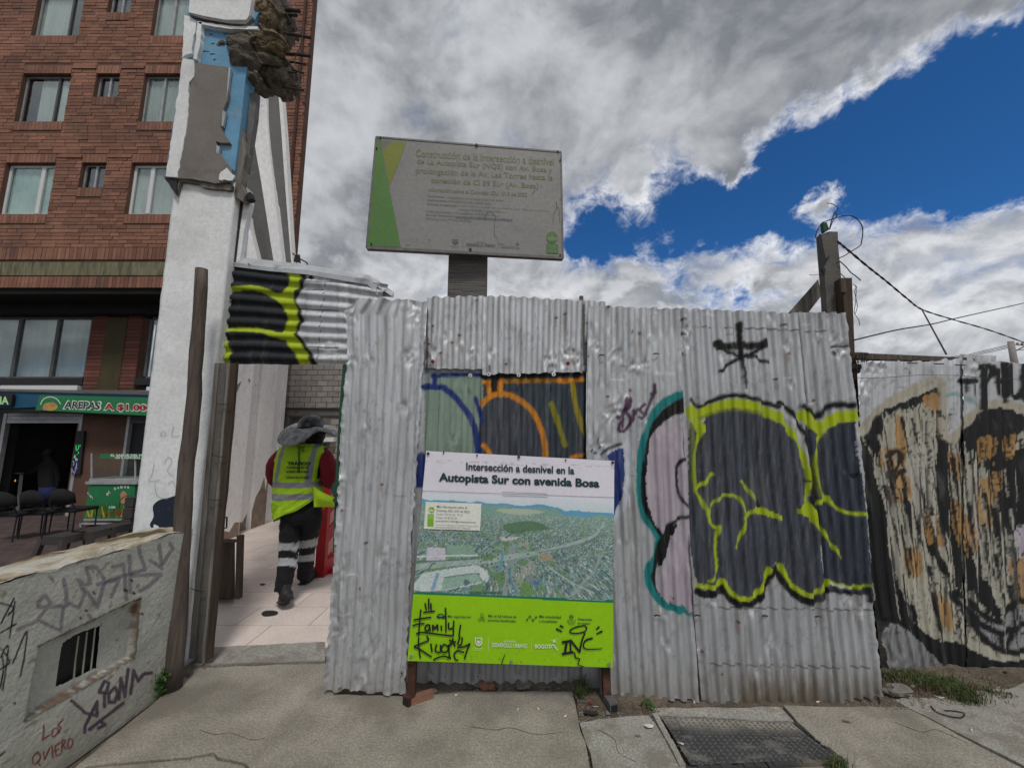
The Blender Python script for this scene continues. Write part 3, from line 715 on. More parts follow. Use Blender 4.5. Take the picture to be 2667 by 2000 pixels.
L = Letters(S_(YA - .02)); L.text('RIA', *tq(-50, 172, 76, 240, 4), bold=.03); L.build('lettering', ['ledlime'], t)
# LED strip sign beside the shop door
t = hang_sign('led_sign', [(200, 1122), (219, 1122), (208, 1234), (184, 1234)], YB - .08, 'darkmetal', 'narrow black upright LED sign with green and white lights by the shop door')
L = Letters(S_(YB - .08))
for i in range(46):
    yy = random.uniform(588, 715) if i < 20 else random.uniform(705, 830); xx = random.uniform(655, 700) - (yy - 590) * .16
    L.mi = 0 if i < 20 else 1; L.line([q(xx, yy), q(xx - 1, yy + random.uniform(6, 20))], 1.1, smooth=False)
L.build('lights', ['ledgreen', 'ledblue'], t)

# hairline cracks in the slabs
for pl in ([(1225, 1892), (1290, 1900), (1330, 1895), (1400, 1912), (1470, 1905)], [(520, 1900), (560, 1912), (600, 1908), (650, 1925), (690, 1922)], [(2330, 1880), (2400, 1905), (2440, 1900), (2520, 1935)], [(1560, 1900), (1600, 1925), (1612, 1960), (1660, 1985)]):
    Lc = Letters(lambda x, y: G(x, y), nrm=(0, 0, 1), base=.0008); Lc.line(pl, 2.0, 1.0); Lc.build('hairline_crack', ['dirtm'], side)

# =================================================================== SHOP FRONT OBJECTS
# glass counter case with the green label
Yc = 8.7
t = thing('glass_counter', P(300, 1262, Yc), 'tall glass food case with green label EL SABOR DEL MAIZ beside the brick wall', 'display case')
def pbox(b, x0, y0, x1, y1, Y, th): b.ppoly([(x0, y0), (x1, y0), (x1, y1), (x0, y1)], Y, th)
one(lambda b: [pbox(b, 232, 1246, 358, 1254, Yc, .5), pbox(b, 236, 1180, 239, 1246, Yc, .02), pbox(b, 350, 1182, 353, 1246, Yc, .02)], 'frame_bar', 'alu', t, split=True)
one(lambda b: pbox(b, 239, 1184, 350, 1246, Yc + .02, .006), 'pane', 'glass', t)
lb = one(lambda b: b.ppoly([(262, 1182), (372, 1182), (370, 1196), (258, 1193)], Yc - .03, .02), 'label', 'banner', t)
L = Letters(S_(Yc - .03)); L.mi = 0; L.text('EL SABOR DEL MAIZ', *tq(958, 672, 1290, 693), bold=.03); L.text('100 % NATURAL', *tq(996, 695, 1215, 712), bold=.03); L.build('lettering', ['ink_white'], lb)
# corn cart
Yt = 8.2
t = thing('food_cart', P(285, 1380, Yt), 'green food cart printed with corn cobs, with a white shelf underneath', 'food cart')
fr_ = one(lambda b: b.ppoly([(232, 1262), (352, 1262), (345, 1352), (218, 1351)], Yt, .5), 'cabinet', 'banner', t)
one(lambda b: [pbox(b, 222, 1254, 356, 1261, Yt - .03, .6), pbox(b, 217, 1351, 346, 1356, Yt - .02, .5)], 'counter_trim', 'alu', t, split=True)
one(lambda b: [b.ppoly([(210, 1362), (305, 1362), (305, 1366), (210, 1366)], Yt - .05, .4), b.ppoly([(207, 1377), (305, 1377), (305, 1381), (207, 1381)], Yt - .05, .4), pbox(b, 207, 1362, 211, 1381, Yt - .05, .03), pbox(b, 300, 1362, 304, 1381, Yt - .05, .03)], 'shelf_bar', 'alu', t, split=True)
L = Letters(S_(Yt)); random.seed(3)
for i in range(60):
    x = random.uniform(740, 1070); h_ = random.uniform(40, 150); y0 = 1222
    L.mi = random.choice((1, 1, 2)); L.line([q(x, y0), q(x + random.uniform(-18, 18), y0 - h_ * .6), q(x + random.uniform(-30, 30), y0 - h_)], 2.6, .4)
L.mi = 3
for x, a in ((790, 10), (900, -10), (775, -16), (1050, 14)): L.line([q(x, 1215), q(x + a, 1165), q(x + a * 1.6, 1120)], 5.5, 2)
L.mi = 4; L.disc(*q(1070, 1030), 9, 12); L.disc(*q(1068, 1070), 8, 9)
L.mi = 0
for i, ch in enumerate('EL SABOR DEL'):
    an = R(150 - i * 10.5); x = 1075 + math.cos(an) * 165; y = 1080 - math.sin(an) * 125
    if ch != ' ' and x < 1165: L.text(ch, q(x - 10, y - 11), q(x + 9, y - 11), q(x + 9, y + 11), q(x - 10, y + 11), bold=.03)
for i, ch in enumerate('MAIZ'): L.text(ch, q(757 + i * 13, 1000 + i * 14), q(767 + i * 13, 1000 + i * 14), q(767 + i * 13, 1018 + i * 14), q(757 + i * 13, 1018 + i * 14), bold=.03)
L.text('100', *tq(945, 1120, 1000, 1140), bold=.03); L.mi = 5; L.text('a $1.000', *tq(925, 1160, 1065, 1200), bold=.03)
L.build('print', ['ink_white', 'leafy', mk('print_green', (.10, .30, .03), .6, bump=0), bpy.data.materials['corn_yellow'], bpy.data.materials['corn_tan'], 'inkred'], t)
# metal urn on the counter's end
t = thing('plastic_crate_stack', P(328, 1400, 6.6), 'dark grey stacked crates with a wire handle standing by the white pier', 'crates')
for (x0, y0, x1, y1) in ((308, 1352, 340, 1400), (316, 1322, 345, 1351), (322, 1296, 348, 1321)):
    a_, c_ = P(x0, y1, 6.6), P(x1, y0, 6.6); one(lambda b: b.box(a_.x, c_.x, 6.6, 6.85, a_.z, c_.z), 'crate', 'plastic', t, bevel=.01)
one(lambda b: b.tube([P(*p, 6.58) for p in cat_rom([(310, 1322), (314, 1302), (328, 1292), (346, 1290)], 5)], .007, 5), 'handle', 'wire', t)
# plastic stools
def stool(px_, py_, label):
    a_, b_, c_ = ray(px_, py_); t_ = (.42 - CH) / c_; x, y = a_ * t_, b_ * t_; t = thing('plastic_stool', (x, y, -.04), label, 'stool', 'plastic stools behind the low wall'); s = .125; z0 = -.04; h = .46
    one(lambda b: b.prism([Vector((x + sx * s * 1.02, y + sy * s * 1.02, z0 + h - .03)) for sx, sy in ((-1, -.8), (-.8, -1), (.8, -1), (1, -.8), (1, .8), (.8, 1), (-.8, 1), (-1, .8))], (0, 0, .03)), 'seat', 'plastic', t)
    for sx, sy in ((0, -1), (0, 1), (-1, 0), (1, 0)):
        if sx == 0: one(lambda b: b.box(x - s, x + s, y + sy * s - .012, y + sy * s + .012, z0 + h - .085, z0 + h - .031), 'apron', 'plastic', t)
        else: one(lambda b: b.box(x + sx * s - .012, x + sx * s + .012, y - s + .013, y + s - .013, z0 + h - .085, z0 + h - .031), 'apron', 'plastic', t)
    for sx in (-1, 1):
        for sy in (-1, 1):
            lo = Vector((x + sx * (s + .05), y + sy * (s + .05), z0)); hi = Vector((x + sx * (s - .012), y + sy * (s - .012), z0 + h - .032)); d = .024
            one(lambda b: b.hexa([lo + Vector((-d, -d, 0)), lo + Vector((d, -d, 0)), lo + Vector((d, d, 0)), lo + Vector((-d, d, 0)), hi + Vector((-d, -d, 0)), hi + Vector((d, -d, 0)), hi + Vector((d, d, 0)), hi + Vector((-d, d, 0))]), 'leg', 'plastic', t)
stool(170, 1390, 'grey plastic stool, leftmost of three standing behind the low wall')
stool(238, 1379, 'grey plastic stool in the middle of the three behind the low wall')
stool(296, 1366, 'grey plastic stool nearest the white pillar, rightmost of three')
# chairs and a dark table in the doorway
def chair(px, py, Y, label, rz=0):
    l = P(px, py, Y); t = thing('chair', (l.x, l.y, PZ), label, 'chair', 'dark chairs outside the shop'); x, y = l.x, l.y
    one(lambda b: b.box(x - .23, x + .23, y - .22, y + .22, PZ + .42, PZ + .48), 'seat', 'blackfab', t, bevel=.02)
    bk = MB(); rows = []
    for i in range(9):
        a = (i - 4) / 4; bk.v += [Vector((x + .24 * a, y - .24 + .05 * (1 - a * a) * -1, PZ + .55 + .05 * a * a)), Vector((x + .22 * a, y - .27 - .05 * (1 - a * a), PZ + .86 - .09 * a * a))]
    for i in range(8): bk.face((2 * i, 2 * i + 2, 2 * i + 3, 2 * i + 1))
    o = bk.build('backrest', 'blackfab', t, smooth=True); md = o.modifiers.new('s', 'SOLIDIFY'); md.thickness = .03
    for sx in (-1, 1):
        one(lambda b: b.tube([(x + sx * .21, y - .2, PZ), (x + sx * .21, y - .19, PZ + .45), (x + sx * .2, y - .26, PZ + .62)], .012, 6), 'leg', 'darkmetal', t)
        one(lambda b: b.tube([(x + sx * .21, y + .2, PZ), (x + sx * .21, y + .19, PZ + .42)], .012, 6), 'leg', 'darkmetal', t)
    return t
chair(196, 1330, 7.6, 'black chair with curved back beside the green food cart')
chair(120, 1345, 7.4, 'black chair in the middle before the dark shop doorway')
chair(45, 1360, 7.2, 'black chair at the left frame edge before the shop doorway')
# counter inside with white frame
t = thing('display_counter', P(40, 1340, 9.9), 'dark counter with white metal frame inside the shop doorway', 'counter')
one(lambda b: [b.ppoly([(25, 1231), (56, 1231), (55, 1234), (24, 1234)], 9.9, .04), b.ppoly([(51, 1234), (56, 1234), (44, 1335), (39, 1335)], 9.9, .04)], 'frame_bar', 'whiteframe', t, split=True)
one(lambda b: b.ppoly([(22, 1236), (50, 1236), (38, 1340), (10, 1340)], 9.95, .5), 'body', 'darkmetal', t)
one(lambda b: b.ppoly([(27, 1250), (40, 1249), (39, 1254), (30, 1254)], 9.94, .008), 'lamp', 'ledamber', t)

# =================================================================== LOW PAINTED WALL
WX = -2.07; WT = .912
lw = thing('low_wall', (-2.2, 1.2, 0), 'low cream painted wall with a barred recess and purple graffiti beside the pavement', 'wall')
ny, nz = 420, 190
yy = np.linspace(-.2, 2.62, ny); 
yy = np.concatenate([np.linspace(-.6, 1.2, 40)[:-1], np.linspace(1.2, 2.62, 460)]); ny = len(yy)
zz = np.linspace(-.02, WT, nz)
Yg, Zg = np.meshgrid(yy, zz, indexing='ij'); base = np.stack([np.full(Yg.shape, WX), Yg, Zg], -1).reshape(-1, 3)
px, py = proj(np.where((base[:, 1:2] < .5), np.array([WX, .5, 0]), base)); 
px = np.where(base[:, 1] < .5, -9999, px)
y_, z_ = base[:, 1], base[:, 2]
mott = fbm(y_ * 6, z_ * 6, 5, 3); mott2 = fbm(y_ * 22, z_ * 22, 4, 8)
bc = np.array(c8(157, 157, 149))[None, :] * 1.15 * (0.86 + .3 * mott[:, None])
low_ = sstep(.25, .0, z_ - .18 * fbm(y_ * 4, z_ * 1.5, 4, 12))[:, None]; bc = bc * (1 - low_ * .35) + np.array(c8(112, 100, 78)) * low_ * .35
bc = np.where((mott2 > .76)[:, None], np.array(c8(136, 134, 120)), bc)
pt = Paint(px, py, bc, (0, 1350, .3919)); pt.wx *= .5; pt.wy *= .5
pu = c8(92, 78, 96); pu2 = c8(62, 46, 66); bk = c8(38, 36, 42); rd = c8(110, 52, 48)
def ms(lst, w_, col, **k):
    for s_ in lst: pt.stroke(s_, w_, col, **k)
ms([[(110, 740), (240, 680), (330, 560), (300, 510), (245, 560), (250, 590), (330, 585), (440, 580), (420, 400), (445, 560), (520, 590), (560, 500), (520, 410), (560, 440), (600, 430), (570, 330), (640, 320), (690, 400)],
    [(260, 680), (400, 745), (420, 600)], [(560, 470), (650, 590), (690, 430), (790, 400), (740, 520)], [(750, 320), (820, 300), (840, 540)], [(860, 240), (865, 490)], [(650, 440), (800, 385), (965, 340), (930, 240), (920, 170)],
    [(1000, 280), (1075, 330), (1060, 180)], [(880, 380), (1070, 370), (1000, 440), (930, 480)], [(1130, 170), (1150, 200), (1120, 240), (1080, 300)], [(330, 390), (350, 410)], [(590, 640), (600, 660)]], 24, pu, alpha=.62, soft=2, smooth=False)
ms([[(470, 1210), (560, 1290), (640, 1310), (640, 1215), (600, 1300), (560, 1380), (560, 1420)], [(690, 1160), (690, 1250)], [(655, 1150), (690, 1080), (720, 1090), (700, 1160), (655, 1155)], [(760, 1120), (720, 1160), (720, 1220), (760, 1220), (780, 1160), (760, 1120)],
    [(790, 1200), (800, 1060), (830, 1180), (850, 1000)], [(870, 1160), (890, 1010), (920, 1080), (960, 1030), (1010, 1025)], [(590, 1400), (720, 1300), (820, 1225)], [(650, 1390), (700, 1370), (670, 1350)]], 22, pu2, soft=1.5, alpha=.9, smooth=False)
ms([[(352, 1398), (340, 1430), (356, 1446), (378, 1420), (378, 1392), (352, 1398)], [(250, 1550), (222, 1590), (232, 1632), (262, 1610), (270, 1570), (250, 1550)], [(456, 1462), (446, 1500), (458, 1526), (478, 1500), (476, 1470), (456, 1462)]], 9, rd, soft=1.2)
ms([[(295, 1372), (282, 1470), (325, 1440)], [(415, 1330), (380, 1370), (400, 1390), (385, 1425)],
    [(250, 1610), (270, 1640)], [(290, 1550), (300, 1600), (330, 1520)], [(345, 1510), (350, 1590)], [(365, 1510), (370, 1580), (400, 1560)], [(360, 1545), (385, 1530)], [(365, 1510), (395, 1490)], [(405, 1545), (410, 1470), (430, 1470), (415, 1510), (440, 1530)]], 9, rd, soft=1.2, smooth=False)
ms([[(95, 550), (60, 790)], [(50, 640), (85, 590), (0, 560)], [(0, 760), (100, 700)], [(0, 920), (50, 850), (20, 1140)], [(0, 1000), (60, 950), (0, 860)], [(80, 960), (175, 750), (135, 1050)], [(0, 700), (90, 530)], [(10, 900), (20, 1000), (5, 1120)], [(0, 1580), (40, 1545)]], 10, bk, soft=1.5)
# chips : dark pits and rusty staining round the recess
RC = [(250, 850), (930, 530), (890, 925), (170, 1350)]
for a, b_ in ((0, 1), (1, 2), (2, 3)): pt.stroke([RC[a], RC[b_]], 12, c8(62, 42, 24), alpha=.8, soft=4, wob=3)
for x, y in ((570, 610), (620, 495), (870, 410), (885, 495), (940, 630), (830, 475), (530, 660), (100, 1225)): pt.stroke([(x, y), (x + 8, y + 6)], 14, c8(46, 44, 42), wob=2.5, soft=1.5)
# the recess itself : pushed in, with sloped reveals
rc = [(q_[0] * .3919, 1350 + q_[1] * .3919) for q_ in RC]
ins = inpoly(px, py, rc); dd = sdist(px, py, rc + [rc[0]])
dep = np.where(ins, sstep(0, 5, dd) * .034, 0)
op = [(x * .3919, 1350 + y * .3919) for x, y in cat_rom([(425, 815), (520, 760), (655, 712), (662, 730), (640, 975), (620, 1000), (400, 1108), (375, 1115), (368, 1095), (405, 850)], 4, True)]
px2, py2 = proj(np.where((base[:, 1:2] < .5), np.array([WX, .5, 0]), base - np.stack([dep, 0 * dep, 0 * dep], -1))); hole = inpoly(px2, py2, op)
top_r = (fbm(yy * 9, yy * 0 + 2, 4, 4) - .5) * .03; kz = sstep(WT - .12, WT, zz)
base[:, 0] -= dep; base[:, 0] += (fbm(y_ * 5, z_ * 5, 3, 21) - .5) * .012 * (1 - sstep(2.4, 2.6, y_))
base[:, 2] += (top_r[:, None] * kz[None, :]).reshape(-1)
wc = sstep(20, 3, dd)[:, None] * ins[:, None] * sstep(.45, .65, fbm(y_ * 25, z_ * 25, 3, 41))[:, None] * .7
pt.c[:, :3] = pt.c[:, :3] * (1 - wc) + np.array(c8(96, 62, 38)) * wc
def gridfaces(n0, n1, keep=None):
    i, j = np.meshgrid(np.arange(n0 - 1), np.arange(n1 - 1), indexing='ij'); a = (i * n1 + j).ravel()
    f = np.stack([a, a + n1, a + n1 + 1, a + 1], -1)
    if keep is not None: f = f[keep[f].any(1)] if False else f[~(~keep)[f].all(1)]
    return f
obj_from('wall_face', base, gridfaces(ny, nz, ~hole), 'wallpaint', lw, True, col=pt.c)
# core, top and end
one(lambda b: [b.box(WX - .26, WX - .09, -.6, 2.60, PZ, WT - .03), b.box(WX - .09, WX - .06, -.6, 1.45, PZ, WT - .03)], 'wall_core', 'darkint', lw)
n1_, n2_ = 220, 26; ya = np.linspace(-.6, 2.62, n1_); xa = np.linspace(WX + .002, WX - .27, n2_)
A, B_ = np.meshgrid(ya, xa, indexing='ij'); zt_ = WT + .004 + (fbm(A * 7, B_ * 14, 4, 6) - .5) * .035 + np.interp(A, yy, top_r) * (1 - sstep(0, .05, WX - B_))
zt_ -= .05 * sstep(.62, .72, fbm(A * 5, B_ * 9, 3, 66)) * sstep(.08, 0, np.abs(WX - B_ - .03))
tb = np.stack([B_, A, zt_], -1).reshape(-1, 3)
fl = fbm(A * 6, B_ * 16, 5, 14).ravel(); tcol = np.ones((tb.shape[0], 4)); tcol[:, :3] = np.array(c8(142, 132, 112)) * 1.15 * (0.75 + .5 * fbm(A * 14, B_ * 14, 4, 2).ravel()[:, None])
w1 = sstep(.50, .60, fl)[:, None]; tcol[:, :3] = tcol[:, :3] * (1 - w1) + np.array(c8(170, 166, 156)) * w1
w2 = sstep(.42, .34, fl)[:, None]; tcol[:, :3] = tcol[:, :3] * (1 - w2) + np.array(c8(84, 72, 52)) * w2
edge = (B_.ravel() > WX - .012); tcol[edge, :3] = tcol[edge, :3] * .5 + np.array(c8(176, 172, 162)) * .5
obj_from('wall_top', tb, gridfaces(n1_, n2_)[:, ::-1], 'wallpaint', lw, True, col=tcol)
one(lambda b: b.box(WX - .272, WX - .262, -.6, 2.6, PZ, WT - .01), 'back_face', 'white', lw)
one(lambda b: b.box(WX - .26, WX - .03, 2.60, 2.625, -.02, WT - .02), 'end_face', 'white', lw)
# window opening in the recess with bars
yA, yB_ = PX(150, 1730, WX).y, PX(255, 1650, WX).y
one(lambda b: [b.box(WX - .075, WX - .060, yA - .10, yB_ + .15, .20, .84)], 'grille_back', 'darkmetal', lw)
for i, (x0, y0, x1, y1) in enumerate(((522, 780, 488, 1085), (578, 755, 545, 1058), (632, 728, 602, 1020))):
    a = PX(x0 * .3919, 1350 + y0 * .3919, WX - .036); c = PX(x1 * .3919, 1350 + y1 * .3919, WX - .036)
    one(lambda b: b.tube([a, (a + c) / 2 + Vector((0, random.uniform(-.003, .003), 0)), c], .0036, 7), 'bar', 'greywood' if 0 else mk('painted_bar_%d' % i, (.34, .33, .27), .8, dirt=(.12, .06, .03), ds=20) if i == 0 else bpy.data.materials['painted_bar_0'], lw)

# =================================================================== RUINED WHITE PIER
K1 = .3858
pier = thing('ruined_pier', (-2.45, 2.95, 0), 'tall ruined white plaster pier with blue patches and broken concrete, beside the doorway', 'pier')
Yp = 2.85
def rag_poly(b, pts, Y, th, amp=3, n=10, back=None):
    out = []
    for i, a in enumerate(pts):
        c = pts[(i + 1) % len(pts)]; L_ = math.hypot(c[0] - a[0], c[1] - a[1]); k = max(1, int(L_ / n)); nx, ny_ = -(c[1] - a[1]) / (L_ + 1e-6), (c[0] - a[0]) / (L_ + 1e-6)
        for q_ in range(k):
            r_ = random.uniform(-amp, amp) if q_ else 0
            out.append((a[0] + (c[0] - a[0]) * q_ / k + nx * r_, a[1] + (c[1] - a[1]) * q_ / k + ny_ * r_))
    b.ppoly(out, Y, th)
# shaft as a dense, slightly uneven plastered block
def shaft():
    bl = P(338, 1470, Yp); br = P(481, 1712, Yp)
    nz_ = 160; zz_ = np.linspace(PZ, P(500, 462, Yp).z, nz_); v = []; f = []
    prof = []
    x0b, x0t = P(345, 1380, Yp), P(440, 600, Yp); x1b, x1t = P(485, 1650, Yp), P(600, 600, Yp)
    nx_ = 26; nd = 9
    for z in zz_:
        t0 = (z - x0b.z) / (x0t.z - x0b.z); t1 = (z - x1b.z) / (x1t.z - x1b.z)
        xl = x0b.x + (x0t.x - x0b.x) * t0; xr = x1b.x + (x1t.x - x1b.x) * t1
        ring = [(xl, Yp + .2 - .2 * i / nd) for i in range(nd)] + [(xl + (xr - xl) * i / nx_, Yp) for i in range(nx_)] + [(xr, Yp + .2 * i / nd) for i in range(nd + 1)]
        prof.append([(x, y, z) for x, y in ring])
    A_ = np.array(prof); nr, nc = A_.shape[:2]
    flat = A_.reshape(-1, 3); n_ = (fbm(flat[:, 0] * 9 + flat[:, 1] * 7, flat[:, 2] * 9, 4, 5) - .5)
    flat[:, 1] += n_ * .007; flat[:, 0] += n_ * .005
    obj_from('shaft', flat, gridfaces(nr, nc), 'white', pier, True)
shaft()
one(lambda b: b.box(-2.69, -2.25, Yp + .19, Yp + .21, PZ, 3.3), 'shaft_back', 'white', pier)
# bottom hole in the plaster with dark blue board
one(lambda b: b.ppoly(cat_rom([(376, 1377), (396, 1378), (390, 1366), (400, 1345), (398, 1318), (415, 1302), (440, 1296), (470, 1290), (476, 1330), (472, 1382), (445, 1384), (400, 1384)], 3, True), Yp - .006, .004), 'exposed_blue_board', mk('dark_blue_board', (.012, .022, .04), .7, dirt=(.06, .06, .06), ds=18, dth=(.55, .65)), pier)
one(lambda b: [rag_poly(b, [(395, 1384), (400, 1366), (412, 1372), (418, 1384)], Yp - .012, .006, 2, 5)], 'peeled_flake', 'white', pier)
# faint scratches
L = Letters(S_(Yp), base=.008); sc = mk('pencil_scratch', (.30, .30, .30), .9, bump=0)
for s_ in ([(404, 1205), (398, 1235), (390, 1252), (420, 1250)], [(430, 1205), (440, 1190), (450, 1200), (438, 1225), (455, 1240)], [(405, 1260), (412, 1290), (440, 1300)], [(440, 1260), (452, 1252), (460, 1270)], [(420, 1130), (428, 1122), (434, 1130), (426, 1136), (420, 1130)], [(455, 1110), (450, 1135), (470, 1135)]):
    L.line(s_, 1.1)
L.build('scratches', [sc], pier, kind='stuff')
# upper body
Yu = 2.83
one(lambda b: b.ppoly([(430, 462), (442, 385), (476, 150), (492, 0), (500, -150), (700, -150), (690, 0), (660, 60), (641, 190), (628, 310), (612, 440), (602, 478)], Yu, .11), 'upper_core', 'bluepaint', pier)
one(lambda b: rag_poly(b, [(462, 464), (470, 420), (507, 162), (592, 176), (596, 215), (592, 262), (582, 285), (580, 300), (574, 330), (582, 350), (598, 372), (574, 372), (562, 368), (566, 390), (575, 405), (604, 440), (598, 470), (560, 478), (500, 466)], Yu - .028, .027, 1.5, 12), 'grey_render_patch', 'render', pier)
one(lambda b: rag_poly(b, [(432, 460), (476, 152), (505, 157), (505, 200), (492, 215), (490, 300), (462, 462)], Yu - .034, .033, 2, 12), 'cracked_white_strip', 'white', pier)
one(lambda b: rag_poly(b, [(474, 150), (480, 40), (494, 44), (512, 55), (503, 105), (500, 140), (486, 142)], Yu - .030, .029, 2, 10), 'cracked_white_strip', 'white', pier)
one(lambda b: rag_poly(b, [(503, 154), (511, 105), (514, 58), (526, 58), (522, 110), (512, 156)], Yu - .04, .039, 1.5, 10), 'white_edge_strip', 'white', pier)
one(lambda b: rag_poly(b, [(512, 56), (540, 60), (600, 68), (672, 70), (670, 77), (600, 76), (520, 63)], Yu - .04, .039, 1, 12), 'white_edge_strip', 'white', pier)
one(lambda b: rag_poly(b, [(492, 36), (496, -150), (662, -150), (654, 8), (648, 40), (640, 60), (585, 58), (530, 46)], Yu - .05, .049, 1.2, 14), 'upper_white_plaster', 'white', pier)
one(lambda b: b.ppoly([(490, 36), (530, 50), (600, 62), (640, 64), (659, 46), (655, 40), (640, 52), (585, 52), (530, 42), (494, 33)], Yu - .054, .03), 'plaster_lip', 'greysteel', pier)
one(lambda b: rag_poly(b, [(570, 468), (575, 448), (590, 437), (598, 447), (612, 458), (604, 470)], Yu - .038, .01, 2, 6), 'peeled_flake', 'white', pier)
for pt_ in ([(595, 176), (601, 178), (594, 232), (590, 258)], [(580, 288), (588, 292), (581, 330), (576, 328)], [(564, 378), (572, 382), (569, 402), (563, 398)]):
    one(lambda b: b.ppoly(pt_, Yu - .03, .02), 'metal_bead', 'alu', pier)
L = Letters(S_(Yu), base=.002)
for s_ in ([(546, 90), (556, 92)], [(583, 91), (596, 87)], [(551, 115), (560, 114)], [(528, 134), (546, 135)], [(548, 142), (562, 141)], [(556, 158), (564, 154)], [(600, 114), (612, 110)], [(610, 84), (622, 80)]): L.line(s_, 3.2, .8)
L.build('chips', [M['rust']], pier, kind='stuff')
one(lambda b: [rag_poly(b, [(430, 462), (462, 466), (560, 480), (604, 482), (602, 495), (560, 492), (525, 486), (515, 478), (470, 472), (459, 508), (452, 500)], Yu - .01, .12, 1.2, 10)], 'broken_ledge', 'greywood', pier)
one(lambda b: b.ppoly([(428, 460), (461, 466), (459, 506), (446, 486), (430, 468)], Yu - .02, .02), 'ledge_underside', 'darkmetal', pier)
# right-hand broken strips and exposed boards
one(lambda b: rag_poly(b, [(604, 440), (622, 340), (628, 318), (636, 350), (640, 400), (628, 480), (640, 505), (632, 525), (612, 512), (601, 480)], Yu + .02, .06, 2, 12), 'splintered_board', 'greywood', pier)
one(lambda b: b.ppoly([(650, 245), (668, 240), (664, 300), (652, 380), (640, 448), (634, 440), (642, 372)], Yu + .06, .05), 'galvanised_strip', 'greysteel', pier)
one(lambda b: rag_poly(b, [(634, 512), (652, 510), (648, 545), (636, 600), (624, 680), (614, 684), (624, 600), (628, 545)], Yu + .10, .05, 1.5, 14), 'white_board_fragment', 'white', pier)
one(lambda b: b.ppoly([(618, 520), (632, 525), (622, 600), (612, 684), (604, 690), (613, 600)], Yu + .09, .03), 'gap_shadow_strip', 'darkmetal', pier)  # dark strip laid in for the shadow beside the board fragment
one(lambda b: b.ppoly([(640, 505), (652, 500), (656, 515), (650, 520), (636, 520)], Yu + .04, .05), 'steel_bracket', 'darkmetal', pier)
# broken concrete lumps : displaced spheres
def lump(name, c, rad, mat, seed, parent, sub=5, amp=.22, fr=3.0):
    bm = bmesh.new(); bmesh.ops.create_icosphere(bm, subdivisions=sub, radius=1)
    v = np.array([x.co[:] for x in bm.verts]); f = [tuple(q_.index for q_ in fc.verts) for fc in bm.faces]; bm.free()
    out = np.zeros(len(v)); o_ = Vector((seed * 3.7, seed * 1.3, seed * .7))
    for i_, p_ in enumerate(v):
        q_ = Vector(p_) * fr * .5 + o_; d_, pts_ = mnoise.voronoi(q_ + mnoise.noise_vector(q_ * 1.5) * .25); c_ = mnoise.cell(pts_[0] * 7.1)
        out[i_] = (c_ - .5) * .55 + (d_[1] - d_[0]) * .35 + mnoise.fractal(q_ * 2.2, 1.0, 2.0, 4) * .22
    v = v * (1 + amp * out * 1.6)[:, None] * np.array(rad)[None, :] + np.array(c)[None, :]
    return obj_from(name, v, f, mat, parent, False)
def at(px_, py_, Y): return tuple(P(px_, py_, Y))
lump('broken_concrete', at(668, 172, 3.0), (.30, .24, .225), 'rubble', 3, pier, 6)
lump('broken_concrete', at(722, 60, 3.08), (.16, .2, .29), 'rubble', 8, pier, 6)
lump('broken_concrete', at(735, 205, 3.05), (.125, .17, .15), 'rubble', 15, pier, 5)
lump('broken_concrete', at(615, 150, 2.93), (.15, .10, .13), 'rubble', 21, pier, 5)
lump('ochre_concrete_face', at(696, 52, 2.93), (.10, .12, .15), 'rubble2', 12, pier, 5)
lump('ochre_concrete_face', at(700, 118, 2.86), (.15, .10, .085), 'rubble2', 19, pier, 5)
lump('mortar_lump', at(662, 205, 2.84), (.05, .06, .05), 'rubble', 5, pier, 4)
for x0, y0, x1, y1, r_ in ((745, 27, 779, 30, .016), (745, 40, 772, 41, .014), (740, 88, 808, 99, .013), (735, 140, 807, 147, .013), (735, 160, 796, 168, .009), (700, 186, 772, 190, .008), (745, 178, 791, 192, .008), (735, 228, 790, 236, .009)):
    one(lambda b: b.tube([P(x0, y0, 3.0), P((x0 + x1) / 2, (y0 + y1) / 2 - 1, 2.98), P(x1, y1, 2.94)], r_, 8), 'rebar', 'steel', pier)
for pl in ([(742, 30), (760, 60), (786, 92), (784, 115), (774, 140)], [(745, 90), (742, 140), (738, 185)], [(772, 142), (768, 165), (788, 190)], [(720, 190), (742, 215), (752, 205)]):
    one(lambda b: b.tube([P(x, y, 2.93) for x, y in cat_rom(pl, 4)], .004, 5), 'tie_wire', 'steel', pier)

